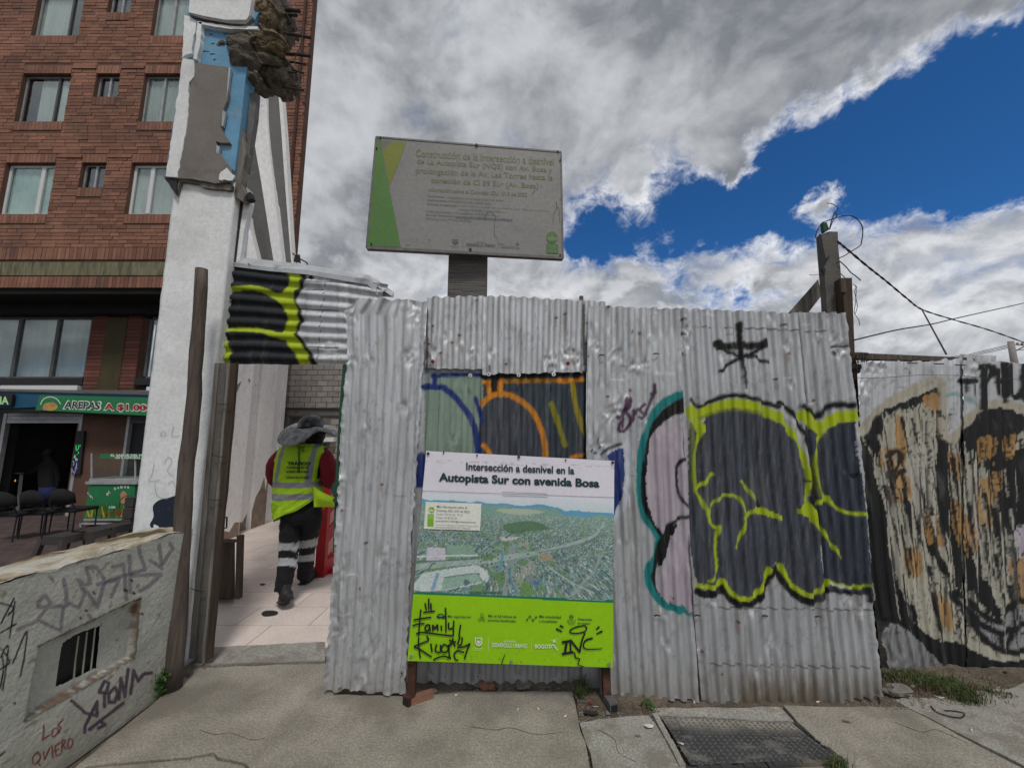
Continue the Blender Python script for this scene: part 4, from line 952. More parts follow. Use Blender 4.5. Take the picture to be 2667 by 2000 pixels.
# folded white slabs of the stair shaft behind the pier
ww = thing('leaning_slabs', P(700, 700, 5.2), 'tall leaning white and grey slab walls behind the broken pier', 'wall')
M['slabgrey'] = mk('grey_slab_face', (.20, .19, .18), .95, var=.12, vs=2, bump=.3)
LA = [(668, 250), (661, 350), (682, 485), (712, 677), (742, 860)]; LB = [(693, 250), (697, 330), (708, 443), (735, 679), (758, 860)]; LC = [(725, 246), (733, 350), (741, 464), (758, 679), (773, 860)]
LD = [(734, 250), (742, 350), (751, 500), (762, 679), (777, 860)]; L0 = [(640, 250), (640, 350), (640, 480), (662, 600), (705, 860)]; LS = [(632, 560), (632, 580), (640, 600), (640, 680), (640, 860)]; LT = [(646, 560), (650, 590), (657, 620), (672, 680), (712, 860)]
def fold(l, r_, Ya, Yb_, mat, name, n_=24):
    def samp(L_):
        ys = np.linspace(0, 1, n_); c = cat_rom(L_, 8); c = np.array(c); t = np.linspace(0, 1, len(c)); return np.stack([np.interp(ys, t, c[:, 0]), np.interp(ys, t, c[:, 1])], -1)
    A_, B_ = samp(l), samp(r_); b = MB(); th = Vector((0, .10, 0))
    for i in range(n_ - 1):
        a, b_, c, d = P(*A_[i], Ya), P(*B_[i], Yb_), P(*B_[i + 1], Yb_), P(*A_[i + 1], Ya); b.hexa([d, c, c + th, d + th, a, b_, b_ + th, a + th])
    b.build(name, mat, ww)
fold(L0, LA, 5.30, 5.0, 'slabgrey', 'grey_slab'); fold(LA, LB, 5.0, 5.12, 'whitewall', 'white_slab'); fold(LB, LC, 5.13, 5.40, 'slabgrey', 'grey_slab'); fold(LC, LD, 5.39, 5.41, 'whitewall', 'white_slab'); fold(LS, LT, 4.90, 4.92, 'whitewall', 'white_slab')
# small floodlight on top of the lintel
t = thing('floodlight', P(775, 685, 3.3), 'small black floodlight with a cable above the corrugated lintel panel', 'floodlight')
one(lambda b: b.hexa([P(764, 682, 3.3), P(784, 686, 3.3), P(784, 686, 3.4), P(764, 682, 3.4), P(768, 664, 3.3), P(781, 663, 3.3), P(781, 663, 3.38), P(768, 664, 3.38)]), 'housing', 'darkmetal', t)
one(lambda b: b.tube([P(x, y, 3.32) for x, y in cat_rom([(762, 660), (772, 668), (784, 676), (798, 684), (802, 692)], 4)], .006, 5), 'cable', 'cable', t)

# =================================================================== PASSAGE
pw = thing('white_passage_wall', (-4.4, 6, 0), 'white limewashed wall with shallow piers along the tiled passage', 'wall')
one(lambda b: b.box(-4.6, -4.36, 5.0, 7.3, PZ, 3.55), 'wall', 'whitewall', pw)
one(lambda b: b.box(-4.36, -4.20, 5.02, 6.22, -.01, 3.55), 'wall_pier', 'whitewall', pw)
one(lambda b: b.box(-4.36, -4.30, 6.62, 7.02, -.01, 3.55), 'wall_pier', 'whitewall', pw)
one(lambda b: b.box(-4.6, -4.345, 7.302, 7.42, -.01, 3.55), 'wall_end', 'whitewall', pw)
b = MB(); stm = mk('bare_plaster', (.26, .20, .155), .95, var=.35, vs=9, bump=.6)
random.seed(5)
def peel(x, ys, hs):
    prev = []
    pts = [Vector((x, y, .005)) for y in ys] + [Vector((x, y, h_)) for y, h_ in zip(reversed(ys), reversed(hs))]
    b.prism(pts, (-.006, 0, 0))
peel(-4.194, [5.55, 5.7, 5.8, 5.9, 6.0, 6.1, 6.2], [.04, .10, .06, .14, .1, .22, .2]); peel(-4.294, [6.64, 6.7, 6.8, 6.88, 6.95, 7.0], [.3, .5, .62, .8, .55, .95])
peel(-4.354, [6.24, 6.3, 6.4, 6.5, 6.6], [.3, .45, .2, .12, .25]); b.build('bare_patches', stm, pw, kind='stuff')
# flaked plaster + handle
L = Letters(lambda x, y: PX(x, y, -4.198), nrm=(1, 0, 0)); 
for s_ in ([(646, 985), (652, 990), (649, 998)], [(663, 998), (668, 1005), (666, 1006)], [(618, 1002), (629, 992), (615, 1026), (612, 1024)]): L.poly(s_)
L.build('flakes', [M['slabgrey']], pw, kind='stuff')

bwl = thing('grey_block_wall', (-3, 7.7, 0), 'grey concrete block wall with a dark opening at the end of the passage', 'wall')
Yk = 7.6
op_x0, op_x1 = P(752, 1120, Yk).x, P(838, 1120, Yk).x; op_z0, op_z1 = P(0, 1165, Yk).z, P(0, 1086, Yk).z
one(lambda b: [b.box(-4.62, op_x0, Yk, Yk + .15, -.3, 3.5), b.box(op_x1, -.6, Yk, Yk + .15, -.3, 3.5), b.box(op_x0, op_x1, Yk, Yk + .15, op_z1, 3.5), b.box(op_x0, op_x1, Yk, Yk + .15, -.3, op_z0), b.box(op_x0, op_x1, Yk + .14, Yk + .15, op_z0, op_z1)], 'mortar_core', 'blockmortar', bwl)
lz0, lz1 = P(0, 1083, Yk).z, P(0, 1066, Yk).z
one(lambda b: b.box(P(736, 1070, Yk).x, P(893, 1070, Yk).x, Yk - .03, Yk, lz0, lz1), 'lintel', 'conc', bwl)
one(lambda b: b.box(P(736, 1070, Yk).x, op_x0, Yk - .025, Yk, op_z0 - .3, lz0 - .003), 'jamb', 'conc', bwl)
km = None; cnt = 0; stuff = MB(); r = 0; z = .0
while z < 3.45:
    x = -4.60 - (.108 if r % 2 else 0)
    while x < -.75:
        x0, x1 = max(x, -4.60), x + .205; x += .216
        if x1 - x0 < .05: continue
        if z + .1 > lz0 - .02 and z < lz1 and x1 > P(736, 1070, Yk).x and x0 < P(893, 1070, Yk).x: continue
        if z < lz0 and z + .1 > op_z0 - .3 and x1 > P(736, 1070, Yk).x and x0 < op_x1: continue
        if z < op_z1 and z + .1 > op_z0 and x1 > op_x0 and x0 < op_x1: continue
        pxa, pya = proj(np.array([(x0 + x1) / 2, Yk, z]))
        if x1 - x0 > .2 and 730 < pxa < 910 and 940 < pya < 1345 and cnt < 290:
            if km is None: km = one(lambda b: b.box(x0, x1, Yk - .016, Yk + .02, z + .005, z + .103), 'block', 'block', bwl)
            else: o = bpy.data.objects.new('block', km.data); link(o, bwl, ((x0 + x1) / 2, Yk + .002 + random.uniform(-.006, .003), z + .005))
            cnt += 1
        else: stuff.box(x0, x1, Yk - .014, Yk + .02, z + .005, z + .103)
    z += .1085; r += 1
stuff.build('block_courses', 'block', bwl, kind='stuff')
one(lambda b: b.tube([P(x, y, Yk - .05) for x, y in ((738, 1063), (880, 1066), (890, 1072), (892, 1090))], .012, 6), 'conduit', 'darkmetal', bwl)
one(lambda b: b.box(P(836, 1140, Yk).x, P(879, 1140, Yk).x, Yk - .16, Yk - .03, P(0, 1150, Yk).z, P(0, 1139, Yk).z), 'white_ledge', 'whiteframe', bwl)
one(lambda b: b.box(P(846, 1156, Yk).x, P(850, 1156, Yk).x, Yk - .06, Yk - .03, P(0, 1168, Yk).z, P(0, 1156, Yk).z), 'switch', 'darkmetal', bwl)

# red and white plastic barrier
t = thing('plastic_barrier', G(862, 1475), 'red plastic traffic barrier with diagonal stripes just inside the doorway', 'barrier')
bx = -2.13; ya0, ya1 = 4.42, 5.9
one(lambda b: [b.box(bx, bx + .10, ya0, ya1, 0, .16), b.box(bx, bx + .10, ya0, ya1, 1.08, 1.25), b.box(bx, bx + .10, ya0, ya0 + .07, .16, 1.08), b.box(bx, bx + .10, ya1 - .07, ya1, .16, 1.08)], 'frame', 'redplastic', t)
for i in range(9):
    z0 = .0 + i * .16
    m_ = 'whiteplastic' if i % 2 else 'redplastic'
    def sl(b):
        pts = [(ya0 + .07, z0), (ya1 - .07, z0 + .55), (ya1 - .07, z0 + .69), (ya0 + .07, z0 + .14)]
        pts = [(y, min(max(z_, .16), 1.08)) for y, z_ in pts]; b.prism([Vector((bx + .02, y, z_)) for y, z_ in pts], (.05, 0, 0))
    one(sl, 'stripe_slat', m_, t)
one(lambda b: [b.box(bx - .14, bx + .24, ya0 + .12, ya0 + .20, 0, .05), b.box(bx - .14, bx + .24, ya1 - .2, ya1 - .12, 0, .05)], 'foot', 'redplastic', t, split=True)
# wooden crate behind the jamb
t = thing('wooden_box', G(590, 1560), 'dark brown wooden box standing just inside the doorway on the left', 'box')
yb0 = 3.72
one(lambda b: b.hexa([P(535, 1556, yb0), P(612, 1556, yb0), P(612, 1556, yb0 + .45), P(555, 1556, yb0 + .45), P(555, 1412, yb0), P(612, 1412, yb0), P(612, 1412, yb0 + .45), P(555, 1412, yb0 + .45)]), 'box_body', 'wood2', t)
one(lambda b: b.hexa([P(550, 1412, yb0 - .02), P(622, 1412, yb0 - .02), P(622, 1412, yb0 + .5), P(550, 1412, yb0 + .5), P(550, 1403, yb0 - .02), P(622, 1403, yb0 - .02), P(622, 1403, yb0 + .5), P(550, 1403, yb0 + .5)]), 'lid', 'wood', t)
one(lambda b: b.ppoly([(616, 1395), (627, 1395), (622, 1560), (612, 1560)], yb0 - .03, .05), 'corner_board', 'wood', t)
# steel handle on jamb
# =================================================================== DOOR JAMB POSTS
def post(name, quad, Y, th, mat, label, cat='post', amp=0):
    t = one(lambda b: b.ppoly(quad, Y, th), name, mat, label=label, cat=cat, bevel=.004); return t
jy = 2.80
def plank(px, Y, th, mat, n=14, wob=.004):
    # a long board traced by its two edges, with slightly uneven edges
    (x0t, yt), (x1t, _), (x1b, yb), (x0b, _b) = px; L_ = []; R_ = []
    for i in range(n + 1):
        s_ = i / n; L_.append((x0t + (x0b - x0t) * s_ + random.uniform(-1.2, 1.2), yt + (_b - yt) * s_)); R_.append((x1t + (x1b - x1t) * s_ + random.uniform(-1.2, 1.2), _ + (yb - _) * s_))
    b = MB()
    for i in range(n):
        b.hexa([P(*L_[i + 1], Y), P(*R_[i + 1], Y), P(*R_[i + 1], Y) + Vector((0, th, 0)), P(*L_[i + 1], Y) + Vector((0, th, 0)), P(*L_[i], Y), P(*R_[i], Y), P(*R_[i], Y) + Vector((0, th, 0)), P(*L_[i], Y) + Vector((0, th, 0))])
    return b
plank([(560, 946), (570, 946), (506, 1716), (490, 1716)], jy, .03, 'greywood').build('jamb_post', 'greywood', label='slim pale grey timber post against the white pier', cat='post')
plank([(571, 946), (590, 946), (524, 1722), (507, 1722)], jy + .01, .03, 'conc').build('jamb_post', 'conc', label='grey split timber post in the middle of the door jamb', cat='post')
plank([(591, 946), (598, 946), (532, 1728), (525, 1728)], jy - .01, .02, 'greywood').build('jamb_batten', 'greywood', label='narrow pale batten nailed between the dark door jamb posts', cat='post')
plank([(598, 946), (617, 946), (549, 1716), (532, 1727)], jy + .0, .025, 'wood2').build('jamb_post', 'wood2', label='dark brown timber post at the open side of the doorway', cat='post')
t = thing('door_handle', P(588, 1360, 2.86), 'thin black steel pull handle on the dark door jamb', 'handle')
one(lambda b: b.tube([P(x, y, 2.86) for x, y in ((582, 1346), (591, 1347), (590, 1374), (581, 1376))], .006, 6, flat=1), 'pull', 'steel', t)
t = thing('tie_wire', P(520, 1200, 2.74), 'rusty wire tied round the door jamb posts', 'wire')
for x0, y0, x1, y1 in ((553, 1185, 588, 1190), (497, 1532, 532, 1540), (566, 1052, 606, 1050), (540, 1300, 575, 1301)):
    one(lambda b: b.tube([P(x0, y0, 2.775), P((x0 + x1) / 2, (y0 + y1) / 2 + 2, 2.765), P(x1, y1, 2.775)], .003, 5), 'wire', 'steel', t)
# round log post
def logpost():
    b = MB(); path = []; rr = []
    a = P(525, 702, 2.62); c = G(446, 1793)
    for i in range(19):
        s_ = i / 18; p = a.lerp(c, s_); p += Vector((math.sin(s_ * 9) * .008 + (.012 if .3 < s_ < .5 else 0), 0, 0)); path.append(p); rr.append(.036 + .016 * s_ + random.uniform(-.002, .002))
    b.tube(path, rr, 14, jit=.05); return b
logpost().build('log_post', 'wood', smooth=True, label='round weathered log post leaning before the white pier at the wall end', cat='post')

# =================================================================== CORRUGATED FENCE
zinc = np.array(c8(158, 160, 163, .6)); zinc_d = np.array(c8(128, 130, 132, .6))
slate = c8(56, 60, 68); lime = c8(146, 162, 22); blk = c8(13, 13, 14); lav = c8(152, 143, 152); teal = c8(18, 108, 108); blue = c8(20, 42, 102)
purp = c8(62, 38, 62); oran = c8(186, 116, 24); oliv = c8(112, 108, 24); sage = c8(112, 128, 116); ddark = c8(44, 52, 60)
def poly_at(pl, v):
    ys = np.array([p[1] for p in pl], float); xs = np.array([p[0] for p in pl], float)
    t = np.concatenate([[0], np.cumsum(np.hypot(np.diff(xs), np.diff(ys)))]); t /= t[-1]
    return np.interp(v, t, xs), np.interp(v, t, ys)
def sheet(name, left, right, Y, parent, paint=None, wave=29., amp=.0125, dents=(), seed=1, Yr=None, top=0., bot=0., horiz=False, dx=2.2, dy=4.5, tone=1., bow=.012, label=None, flat=.0, edge=0., square=2.4, botwave=0., mat='sheet', lean=0., rough=1., rip=None):
    w_ = abs(right[0][0] - left[0][0]); h_ = abs(left[-1][1] - left[0][1])
    nu = int(w_ / (dy if horiz else dx)) + 2; nv = int(h_ / (dx if horiz else dy)) + 2
    U, V = np.meshgrid(np.linspace(0, 1, nu), np.linspace(0, 1, nv), indexing='ij')
    lx, ly = poly_at(left, V); rx, ry = poly_at(right, V); x = lx + (rx - lx) * U; y = ly + (ry - ly) * U
    s1 = fbm(x / 30, y / 60, 3, seed) - .5
    if top: y = y + top * 2 * (fbm(x / 16, x * 0 + seed, 3, seed + 3) - .5) * np.clip(1 - V * 12, 0, 1)
    if bot: y = y + bot * 2 * (fbm(x / 25, x * 0 + seed, 3, seed + 4) - .5) * np.clip(1 - (1 - V) * 12, 0, 1)
    if edge:
        e_ = np.clip(1 - np.minimum(U, 1 - U) * w_ / 18, 0, 1); x = x + edge * 2 * (fbm(y / 14, y * 0 + seed, 3, seed + 6) - .5) * e_
    n_ = (h_ if horiz else w_) / wave; ph = (V if horiz else U) * n_ * 2 * math.pi + .35 * (fbm(x / 110, y / 300, 2, seed + 8) - .5) * 3.5
    wv = np.tanh(square * np.sin(ph)) / np.tanh(square)
    am = amp * (1 - flat * sstep(.45, .7, fbm(x / 60, y / 90, 3, seed + 2)))
    if botwave: y = y + botwave * np.sin(ph) * np.clip(1 - (1 - V) * 25, 0, 1)
    disp = 0 * x; kill = 0 * x
    for (ax, ay, r_, a_) in dents:
        dx_ = x - ax; dy_ = (y - ay); rr = np.hypot(dx_, dy_) / r_; m = np.exp(-rr * rr * 1.6)
        a_ = a_ * .55; rg = 1 - np.abs(fbm(x / (r_ * .8), y / (r_ * 1.0), 2, seed + int(ax)) - .5) * 4; rg2 = np.abs(((dx_ + dy_ * .6) / r_ * 1.4 + 2 * fbm(x / r_, y / r_, 2, 5)) % 1 - .5) * 2
        disp += m * a_ * (rg * .75 + rg2 * .45 - .5); kill = np.maximum(kill, np.clip(m * 1.1, 0, .8))
    # general small knocks and creases
    kn = fbm(x / 40, y / 60, 3, seed + 11); disp += (1 - np.abs(kn - .5) * 7).clip(0) * .0008 * sstep(.48, .62, fbm(x / 120, y / 120, 3, seed + 12)) * rough
    disp += (fbm(x / 200, y / 260, 3, seed + 14) - .5) * bow * 2
    edge_m = np.clip(1 - np.minimum(np.minimum(U, 1 - U) * w_, np.minimum(V, 1 - V) * h_) / 14, 0, 1)
    disp += edge_m * (fbm(x / 22, y / 22, 2, seed + 15) - .5) * .010 * rough
    Yb_ = Y + (0 if Yr is None else (Yr - Y) * U); Yb_ = Yb_ + lean * (1 - V)
    YY = Yb_ + wv * am * (1 - kill) + disp
    # displaced along Y at the true place of the undisplaced point
    b0 = Pn(x.ravel(), y.ravel(), Yb_.ravel()); v = b0.copy(); v[:, 1] += (YY - Yb_).ravel()
    xf, yf = x.ravel(), y.ravel()
    base = zinc[None, :] * tone * (.90 + .2 * fbm(xf / 11, yf / 60, 4, seed + 20)[:, None])
    pt = Paint(xf, yf, base)
    sp = sstep(.60, .66, fbm(xf / 7, yf / 14, 3, seed + 23)) * sstep(.45, .6, fbm(xf / 60, yf / 90, 3, seed + 24)); pt.lay(sp * .45, zinc_d * .85, 0.)
    rs = sstep(.74, .80, fbm(xf / 9, yf / 40, 4, seed + 25)); pt.lay(rs * .25, c8(120, 100, 84), .5)
    rgm = random.Random(seed)
    vs_ = sstep(.56, .74, fbm(xf / 10, yf / 260, 4, seed + 41)); pt.lay(vs_ * .34, c8(104, 103, 99, .6), .15); mf = sstep(1690, 1815, yf + 90 * (fbm(xf / 8, yf / 50, 3, seed + 43) - .5)); pt.lay(mf * .42, c8(104, 95, 80, .6), .6)
    for _ in range(7):
        nx_, ny_ = xf.min() + rgm.random() * w_, yf.min() + rgm.random() * h_; pt.stroke([(nx_, ny_), (nx_ + 1, ny_ + rgm.uniform(14, 46))], 5, c8(112, 82, 60, .6), w2=2, soft=4, smooth=False, alpha=.5, wob=0); pt.stroke([(nx_ - 1, ny_), (nx_ + 2, ny_ + 1)], 4, (.02, .018, .016), soft=1.5, smooth=False, wob=0)
    for _ in range(int(w_ * h_ / 5200)):
        mx_, my_ = xf.min() + rgm.random() * w_, yf.min() + rgm.random() * h_; ml = rgm.uniform(4, 34); hz_ = rgm.random() < .35
        pt.stroke([(mx_, my_), (mx_ + (ml if hz_ else 1.5), my_ + (2 if hz_ else ml))], rgm.uniform(1.2, 2.6), c8(70, 72, 74, .6) if rgm.random() < .6 else c8(205, 207, 210, .6), soft=1.6, smooth=False, alpha=.5, wob=0)
    if paint: paint(pt)
    keep = None
    if rip is not None: keep = ~rip(xf, yf)
    f = gridfaces(nu, nv, keep)[:, ::-1]
    o = obj_from(name, v, f, mat, parent, True, col=np.clip(pt.c, 0, 1))
    if label: o['label'] = label
    return o
fence = thing('corrugated_fence', G(1560, 1815), 'tall fence of dented corrugated zinc sheets with graffiti, across the pavement', 'fence')
# --- paint layouts (shapes traced in photo pixels)
def paint_B(p):
    p.T = (840, 740, .3617)
    p.fill([(735, 655), (1160, 655), (1160, 1300), (735, 1300)], sage, smooth=False, streak=.12); p.c[:, 3] = p.c[:, 3] * 1
    p.fill([(735, 590), (1155, 600), (1155, 640), (800, 650), (800, 720), (735, 715)], c8(128, 136, 138), smooth=False, alpha=.9)
    p.fill([(1155, 640), (1960, 630), (1960, 1300), (1155, 1300)], ddark, smooth=False, streak=.35)
    p.fill([(1155, 870), (1250, 810), (1330, 810), (1440, 860), (1540, 980), (1590, 1120), (1600, 1300), (1155, 1300)], c8(54, 58, 66), streak=.4)
    p.stroke([(800, 668), (900, 655), (1000, 652), (1156, 655)], 26, blue); p.stroke([(808, 655), (806, 735)], 28, blue)
    p.stroke([(735, 742), (850, 742), (930, 790), (1010, 880), (1070, 970), (1105, 1080), (1125, 1250)], 40, blue)
    p.stroke([(1105, 822), (1125, 890), (1150, 985)], 28, blue)
    p.stroke([(1157, 665), (1400, 660), (1650, 655), (1960, 640)], 34, blk, smooth=False); p.stroke([(1238, 660), (1238, 775)], 44, blk)
    p.stroke([(1157, 704), (1200, 704)], 22, oran); p.stroke([(1195, 700), (1198, 790)], 26, oran)
    p.stroke([(1280, 700), (1400, 698), (1650, 695), (1960, 690)], 26, c8(140, 96, 24), smooth=False); p.stroke([(1700, 695), (1960, 685)], 26, oran, smooth=False); p.stroke([(1278, 700), (1280, 800)], 30, oran)
    p.stroke([(1150, 860), (1200, 815), (1270, 790), (1350, 800), (1440, 850), (1520, 930), (1575, 1050), (1600, 1150), (1608, 1260)], 34, c8(178, 112, 22))
    p.stroke([(1650, 860), (1690, 980), (1745, 1160)], 32, oliv, soft=4); p.stroke([(1800, 715), (1820, 860), (1860, 1000), (1900, 1100)], 32, c8(128, 116, 22), soft=3)
    p.stroke([(1160, 1160), (1185, 1190), (1220, 1240)], 30, oran); p.stroke([(1790, 1250), (1890, 1225)], 26, oran)
    p.stroke([(1886, 640), (1890, 1300)], 9, blk, smooth=False)
def paint_Blow(p):
    paint_B(p); p.T = (0, 0, 1)
    k = (p.py > 1200)[:, ].astype(float) * (1 - 0); 
    m = sstep(1560, 1700, p.py) ; p.lay(m, zinc_d * .9, 0.1)
    # blue remains left of the poster
    p.stroke([(1098, 1190), (1094, 1260)], 22, blue)
def paint_Bup(p):
    p.T = (840, 740, .3617); p.stroke([(750, 190), (752, 400), (750, 640)], 12, blk, soft=6); p.stroke([(1882, 150), (1890, 640)], 12, blk, soft=8)
def paint_C(p):
    p.T = (1500, 780, .3737)
    up = [(830, 815), (790, 815), (680, 830), (580, 880), (520, 960), (495, 1080), (480, 1250), (490, 1400), (530, 1530), (600, 1630), (660, 1580), (740, 1520), (830, 1500)]; lo = [(830, 1520), (740, 1545), (675, 1620), (645, 1740), (600, 1850), (560, 1960), (575, 2040), (645, 2110), (740, 2132), (830, 2135)]
    p.stroke([(760, 660), (690, 680), (610, 725), (545, 800), (500, 910), (465, 1050), (447, 1200), (450, 1400), (490, 1520), (560, 1620), (583, 1690), (560, 1780), (520, 1860), (508, 1930), (540, 2030), (620, 2118), (720, 2158), (830, 2170)], 58, teal)
    p.stroke([(760, 745), (690, 760), (610, 800), (555, 860), (515, 960), (490, 1100), (475, 1250), (480, 1400), (520, 1520), (600, 1640), (620, 1720)], 36, blk)
    p.stroke([(780, 735), (700, 755), (620, 805), (560, 880)], 112, blk, w2=40)
    p.stroke([(650, 1590), (605, 1680), (575, 1770), (550, 1850), (538, 1930), (565, 2020), (630, 2090)], 56, blk, w2=12); p.fill([(600, 1640), (700, 1560), (650, 1720), (610, 1810), (570, 1870)], blk)
    p.fill(up, lav, streak=.05, smooth=False); p.fill(lo, lav, streak=.05)
    p.stroke([(600, 1655), (650, 1575), (720, 1525), (830, 1500)], 24, blk, soft=5)
    p.stroke([(780, 1110), (735, 1120), (705, 1180), (705, 1280), (730, 1380), (790, 1450)], 18, blk)
    # blue arrow with a white halo beside the poster
    p.stroke([(150, 1100), (200, 1050), (300, 1015), (355, 1040), (358, 1200), (345, 1380), (300, 1470), (240, 1560)], 30, c8(168, 172, 182), soft=8)
    p.stroke([(180, 1075), (230, 1035), (310, 1005)], 14, blk, soft=6)
    p.fill([(120, 1120), (190, 1095), (290, 1045), (330, 1055), (335, 1200), (322, 1350), (285, 1455), (230, 1530), (230, 1120)], blue); p.fill([(120, 1130), (250, 1118), (265, 1300), (240, 1520), (120, 1500)], c8(40, 44, 52), alpha=.0)
    # purple tag
    for s_ in ([(352, 690), (335, 760), (322, 840), (318, 890)], [(330, 780), (300, 830), (290, 815), (330, 800), (375, 690), (372, 740), (345, 790), (372, 810), (375, 860), (345, 910), (305, 920), (295, 880), (325, 830)], [(392, 840), (398, 770), (404, 800), (422, 765), (436, 772)],
               [(476, 735), (448, 760), (455, 785), (478, 800), (462, 828), (440, 822)], [(478, 800), (515, 715), (542, 650), (545, 595)], [(525, 660), (545, 650)]): p.stroke(s_, 17, purp)
    p.stroke([(85, 390), (90, 392)], 8, blk); p.stroke([(545, 512), (683, 518)], 14, c8(176, 176, 178), smooth=False)
    for x, y in ((160, 1030), (108, 1055), (130, 1075), (385, 232)): p.stroke([(x, y), (x + 8, y - 8)], 10, c8(40, 40, 42), wob=2)
    p.stroke([(158, 970), (150, 1000), (165, 1020), (155, 1040)], 6, blk)
def paint_D(p):
    p.T = (1500, 780, .3737)
    big = [(790, 850), (860, 870), (930, 800), (1050, 765), (1180, 770), (1320, 800), (1450, 870), (1560, 1000), (1610, 1150), (1628, 1300), (1600, 1430), (1650, 1530), (1700, 1700), (1720, 1850), (1700, 2000), (1640, 2060), (1560, 2010), (1480, 1920), (1440, 1830), (1400, 1880), (1380, 1980), (1300, 2060), (1180, 2050), (1080, 1960), (1020, 1920), (960, 1960), (880, 1950), (830, 1900), (800, 1700), (790, 1300)]
    # lower scallops traced from the lower crop (offset 1500,1500 scale .5276 -> this frame)
    cv = lambda x, y: ((x * .5276) / .3737, (720 + y * .5276) / .3737)
    low = [cv(*q_) for q_ in ((605, 45), (650, 58), (700, 45), (725, 20), (760, 75), (820, 112), (880, 95), (925, 30), (950, -30), (985, -70), (1015, -30), (1060, 35), (1140, 92), (1200, 75), (1232, 25), (1240, 0))]
    bigp = big[:14] + [(1690, 1640), (1700, 1800), (1735, 1960)] + list(reversed(low)) + [(800, 1700), (790, 1300)]
    lowb = [(x_, y_ + 46) for x_, y_ in low] + [cv(*q_) for q_ in ((1250, 55), (1280, 62), (1340, 74), (1460, 72))]
    p.stroke(lowb, 54, blk)
    p.fill(bigp, slate, streak=.42)
    right = [(1575, 790), (1660, 850), (1760, 840), (1860, 800), (1930, 790), (1950, 1000), (2000, 1400), (2040, 1800), (2060, 2045), (1900, 2030), (1745, 2010), (1720, 1800), (1650, 1500), (1640, 1300), (1610, 1100), (1590, 930)]
    p.fill(right, c8(44, 50, 60), streak=.35)
    p.stroke([cv(*q_) for q_ in ((605, 44), (650, 56), (700, 44), (724, 22), (762, 78), (822, 114), (886, 94), (930, 28), (955, -34))], 26, lime); p.stroke([cv(*q_) for q_ in ((1010, -50), (1060, 36), (1140, 92), (1202, 74), (1238, 24))], 28, lime); p.stroke([cv(*q_) for q_ in ((1238, 24), (1280, 40), (1340, 52), (1460, 50))], 22, lime)
    p.stroke([cv(*q_) for q_ in ((1250, 30), (1300, 52), (1340, 56))], 8, c8(190, 190, 190))
    p.stroke([cv(1445, 60), cv(1452, 120)], 30, blk, smooth=False)
    # top outlines
    p.stroke([(795, 700), (860, 750), (930, 715), (1020, 680), (1110, 668), (1230, 690), (1320, 725), (1400, 745)], 26, blk, soft=5)
    p.stroke([(1410, 720), (1470, 760), (1530, 840), (1590, 950), (1625, 1080), (1640, 1200), (1640, 1400)], 24, blk, soft=3)
    p.stroke([(1640, 1180), (1650, 1330), (1640, 1450)], 34, blk, soft=6)
    p.stroke([(800, 770), (850, 800), (930, 770), (1030, 735), (1110, 725), (1230, 745), (1330, 790), (1400, 815)], 66, lime); p.stroke([(860, 830), (960, 790), (1060, 770), (1200, 775), (1300, 800)], 20, c8(104, 112, 26), alpha=.7)
    p.stroke([(1330, 790), (1430, 850), (1500, 930), (1560, 1030), (1600, 1150), (1622, 1250), (1605, 1390), (1560, 1480)], 36, lime, w2=14); p.stroke([(1440, 790), (1510, 850), (1575, 960)], 20, c8(170, 172, 174), alpha=.8)
    p.stroke([(800, 800), (830, 860), (870, 900)], 60, lime); p.stroke([(872, 900), (850, 980), (825, 1060), (815, 1150), (825, 1260), (840, 1340), (875, 1400), (920, 1490)], 20, lime)
    p.stroke([(800, 880), (810, 1000), (812, 1200), (830, 1330)], 30, c8(104, 112, 40), alpha=.55, soft=8)
    p.stroke([(840, 1310), (890, 1280), (950, 1215)], 20, lime, w2=26)
    p.stroke([(920, 1500), (945, 1440), (1000, 1380), (1070, 1358), (1130, 1380), (1165, 1440), (1182, 1510), (1170, 1590), (1140, 1670), (1115, 1720)], 14, lime, w2=16)
    p.stroke([(915, 1480), (935, 1560), (980, 1590), (1000, 1580), (985, 1640), (975, 1740), (985, 1850), (965, 1930), (930, 1960)], 16, lime)
    p.stroke([(1180, 1520), (1240, 1470), (1300, 1460), (1420, 1522)], 22, lime, w2=22); p.fill([(1240, 1490), (1250, 1440), (1300, 1450), (1420, 1500), (1422, 1530), (1320, 1505)], lime)
    p.stroke([(1150, 1265), (1210, 1340), (1290, 1445)], 20, lime, w2=14); p.stroke([(1272, 1405), (1280, 1440)], 16, blk, w2=30)
    p.fill([(1545, 1480), (1600, 1400), (1640, 1440), (1680, 1500), (1690, 1590), (1640, 1530), (1590, 1510)], lime); p.stroke([(1650, 1530), (1700, 1600), (1760, 1680), (1850, 1800)], 28, lime, w2=10)
    # right-hand piece
    p.stroke([(1575, 745), (1630, 780), (1680, 815), (1740, 765), (1800, 735), (1930, 738)], 36, blk, soft=7)
    p.stroke([(1580, 810), (1640, 860), (1700, 890), (1770, 850), (1830, 820), (1935, 810)], 76, lime); p.stroke([(1710, 900), (1740, 915)], 50, lime, w2=20)
    p.stroke([(1720, 900), (1690, 980), (1665, 1080), (1662, 1150), (1680, 1250), (1710, 1330), (1745, 1390), (1800, 1440), (1870, 1480), (1950, 1495), (2010, 1488)], 16, lime, w2=20)
    p.stroke([(1670, 1420), (1750, 1385)], 26, lime); p.stroke([(1660, 1100), (1670, 1260), (1700, 1350)], 34, c8(104, 112, 30), alpha=.5, soft=8)
    # black star-like tag
    p.stroke([(1135, 172), (1140, 300), (1152, 400), (1165, 500), (1178, 620)], 30, blk, w2=9, soft=5)
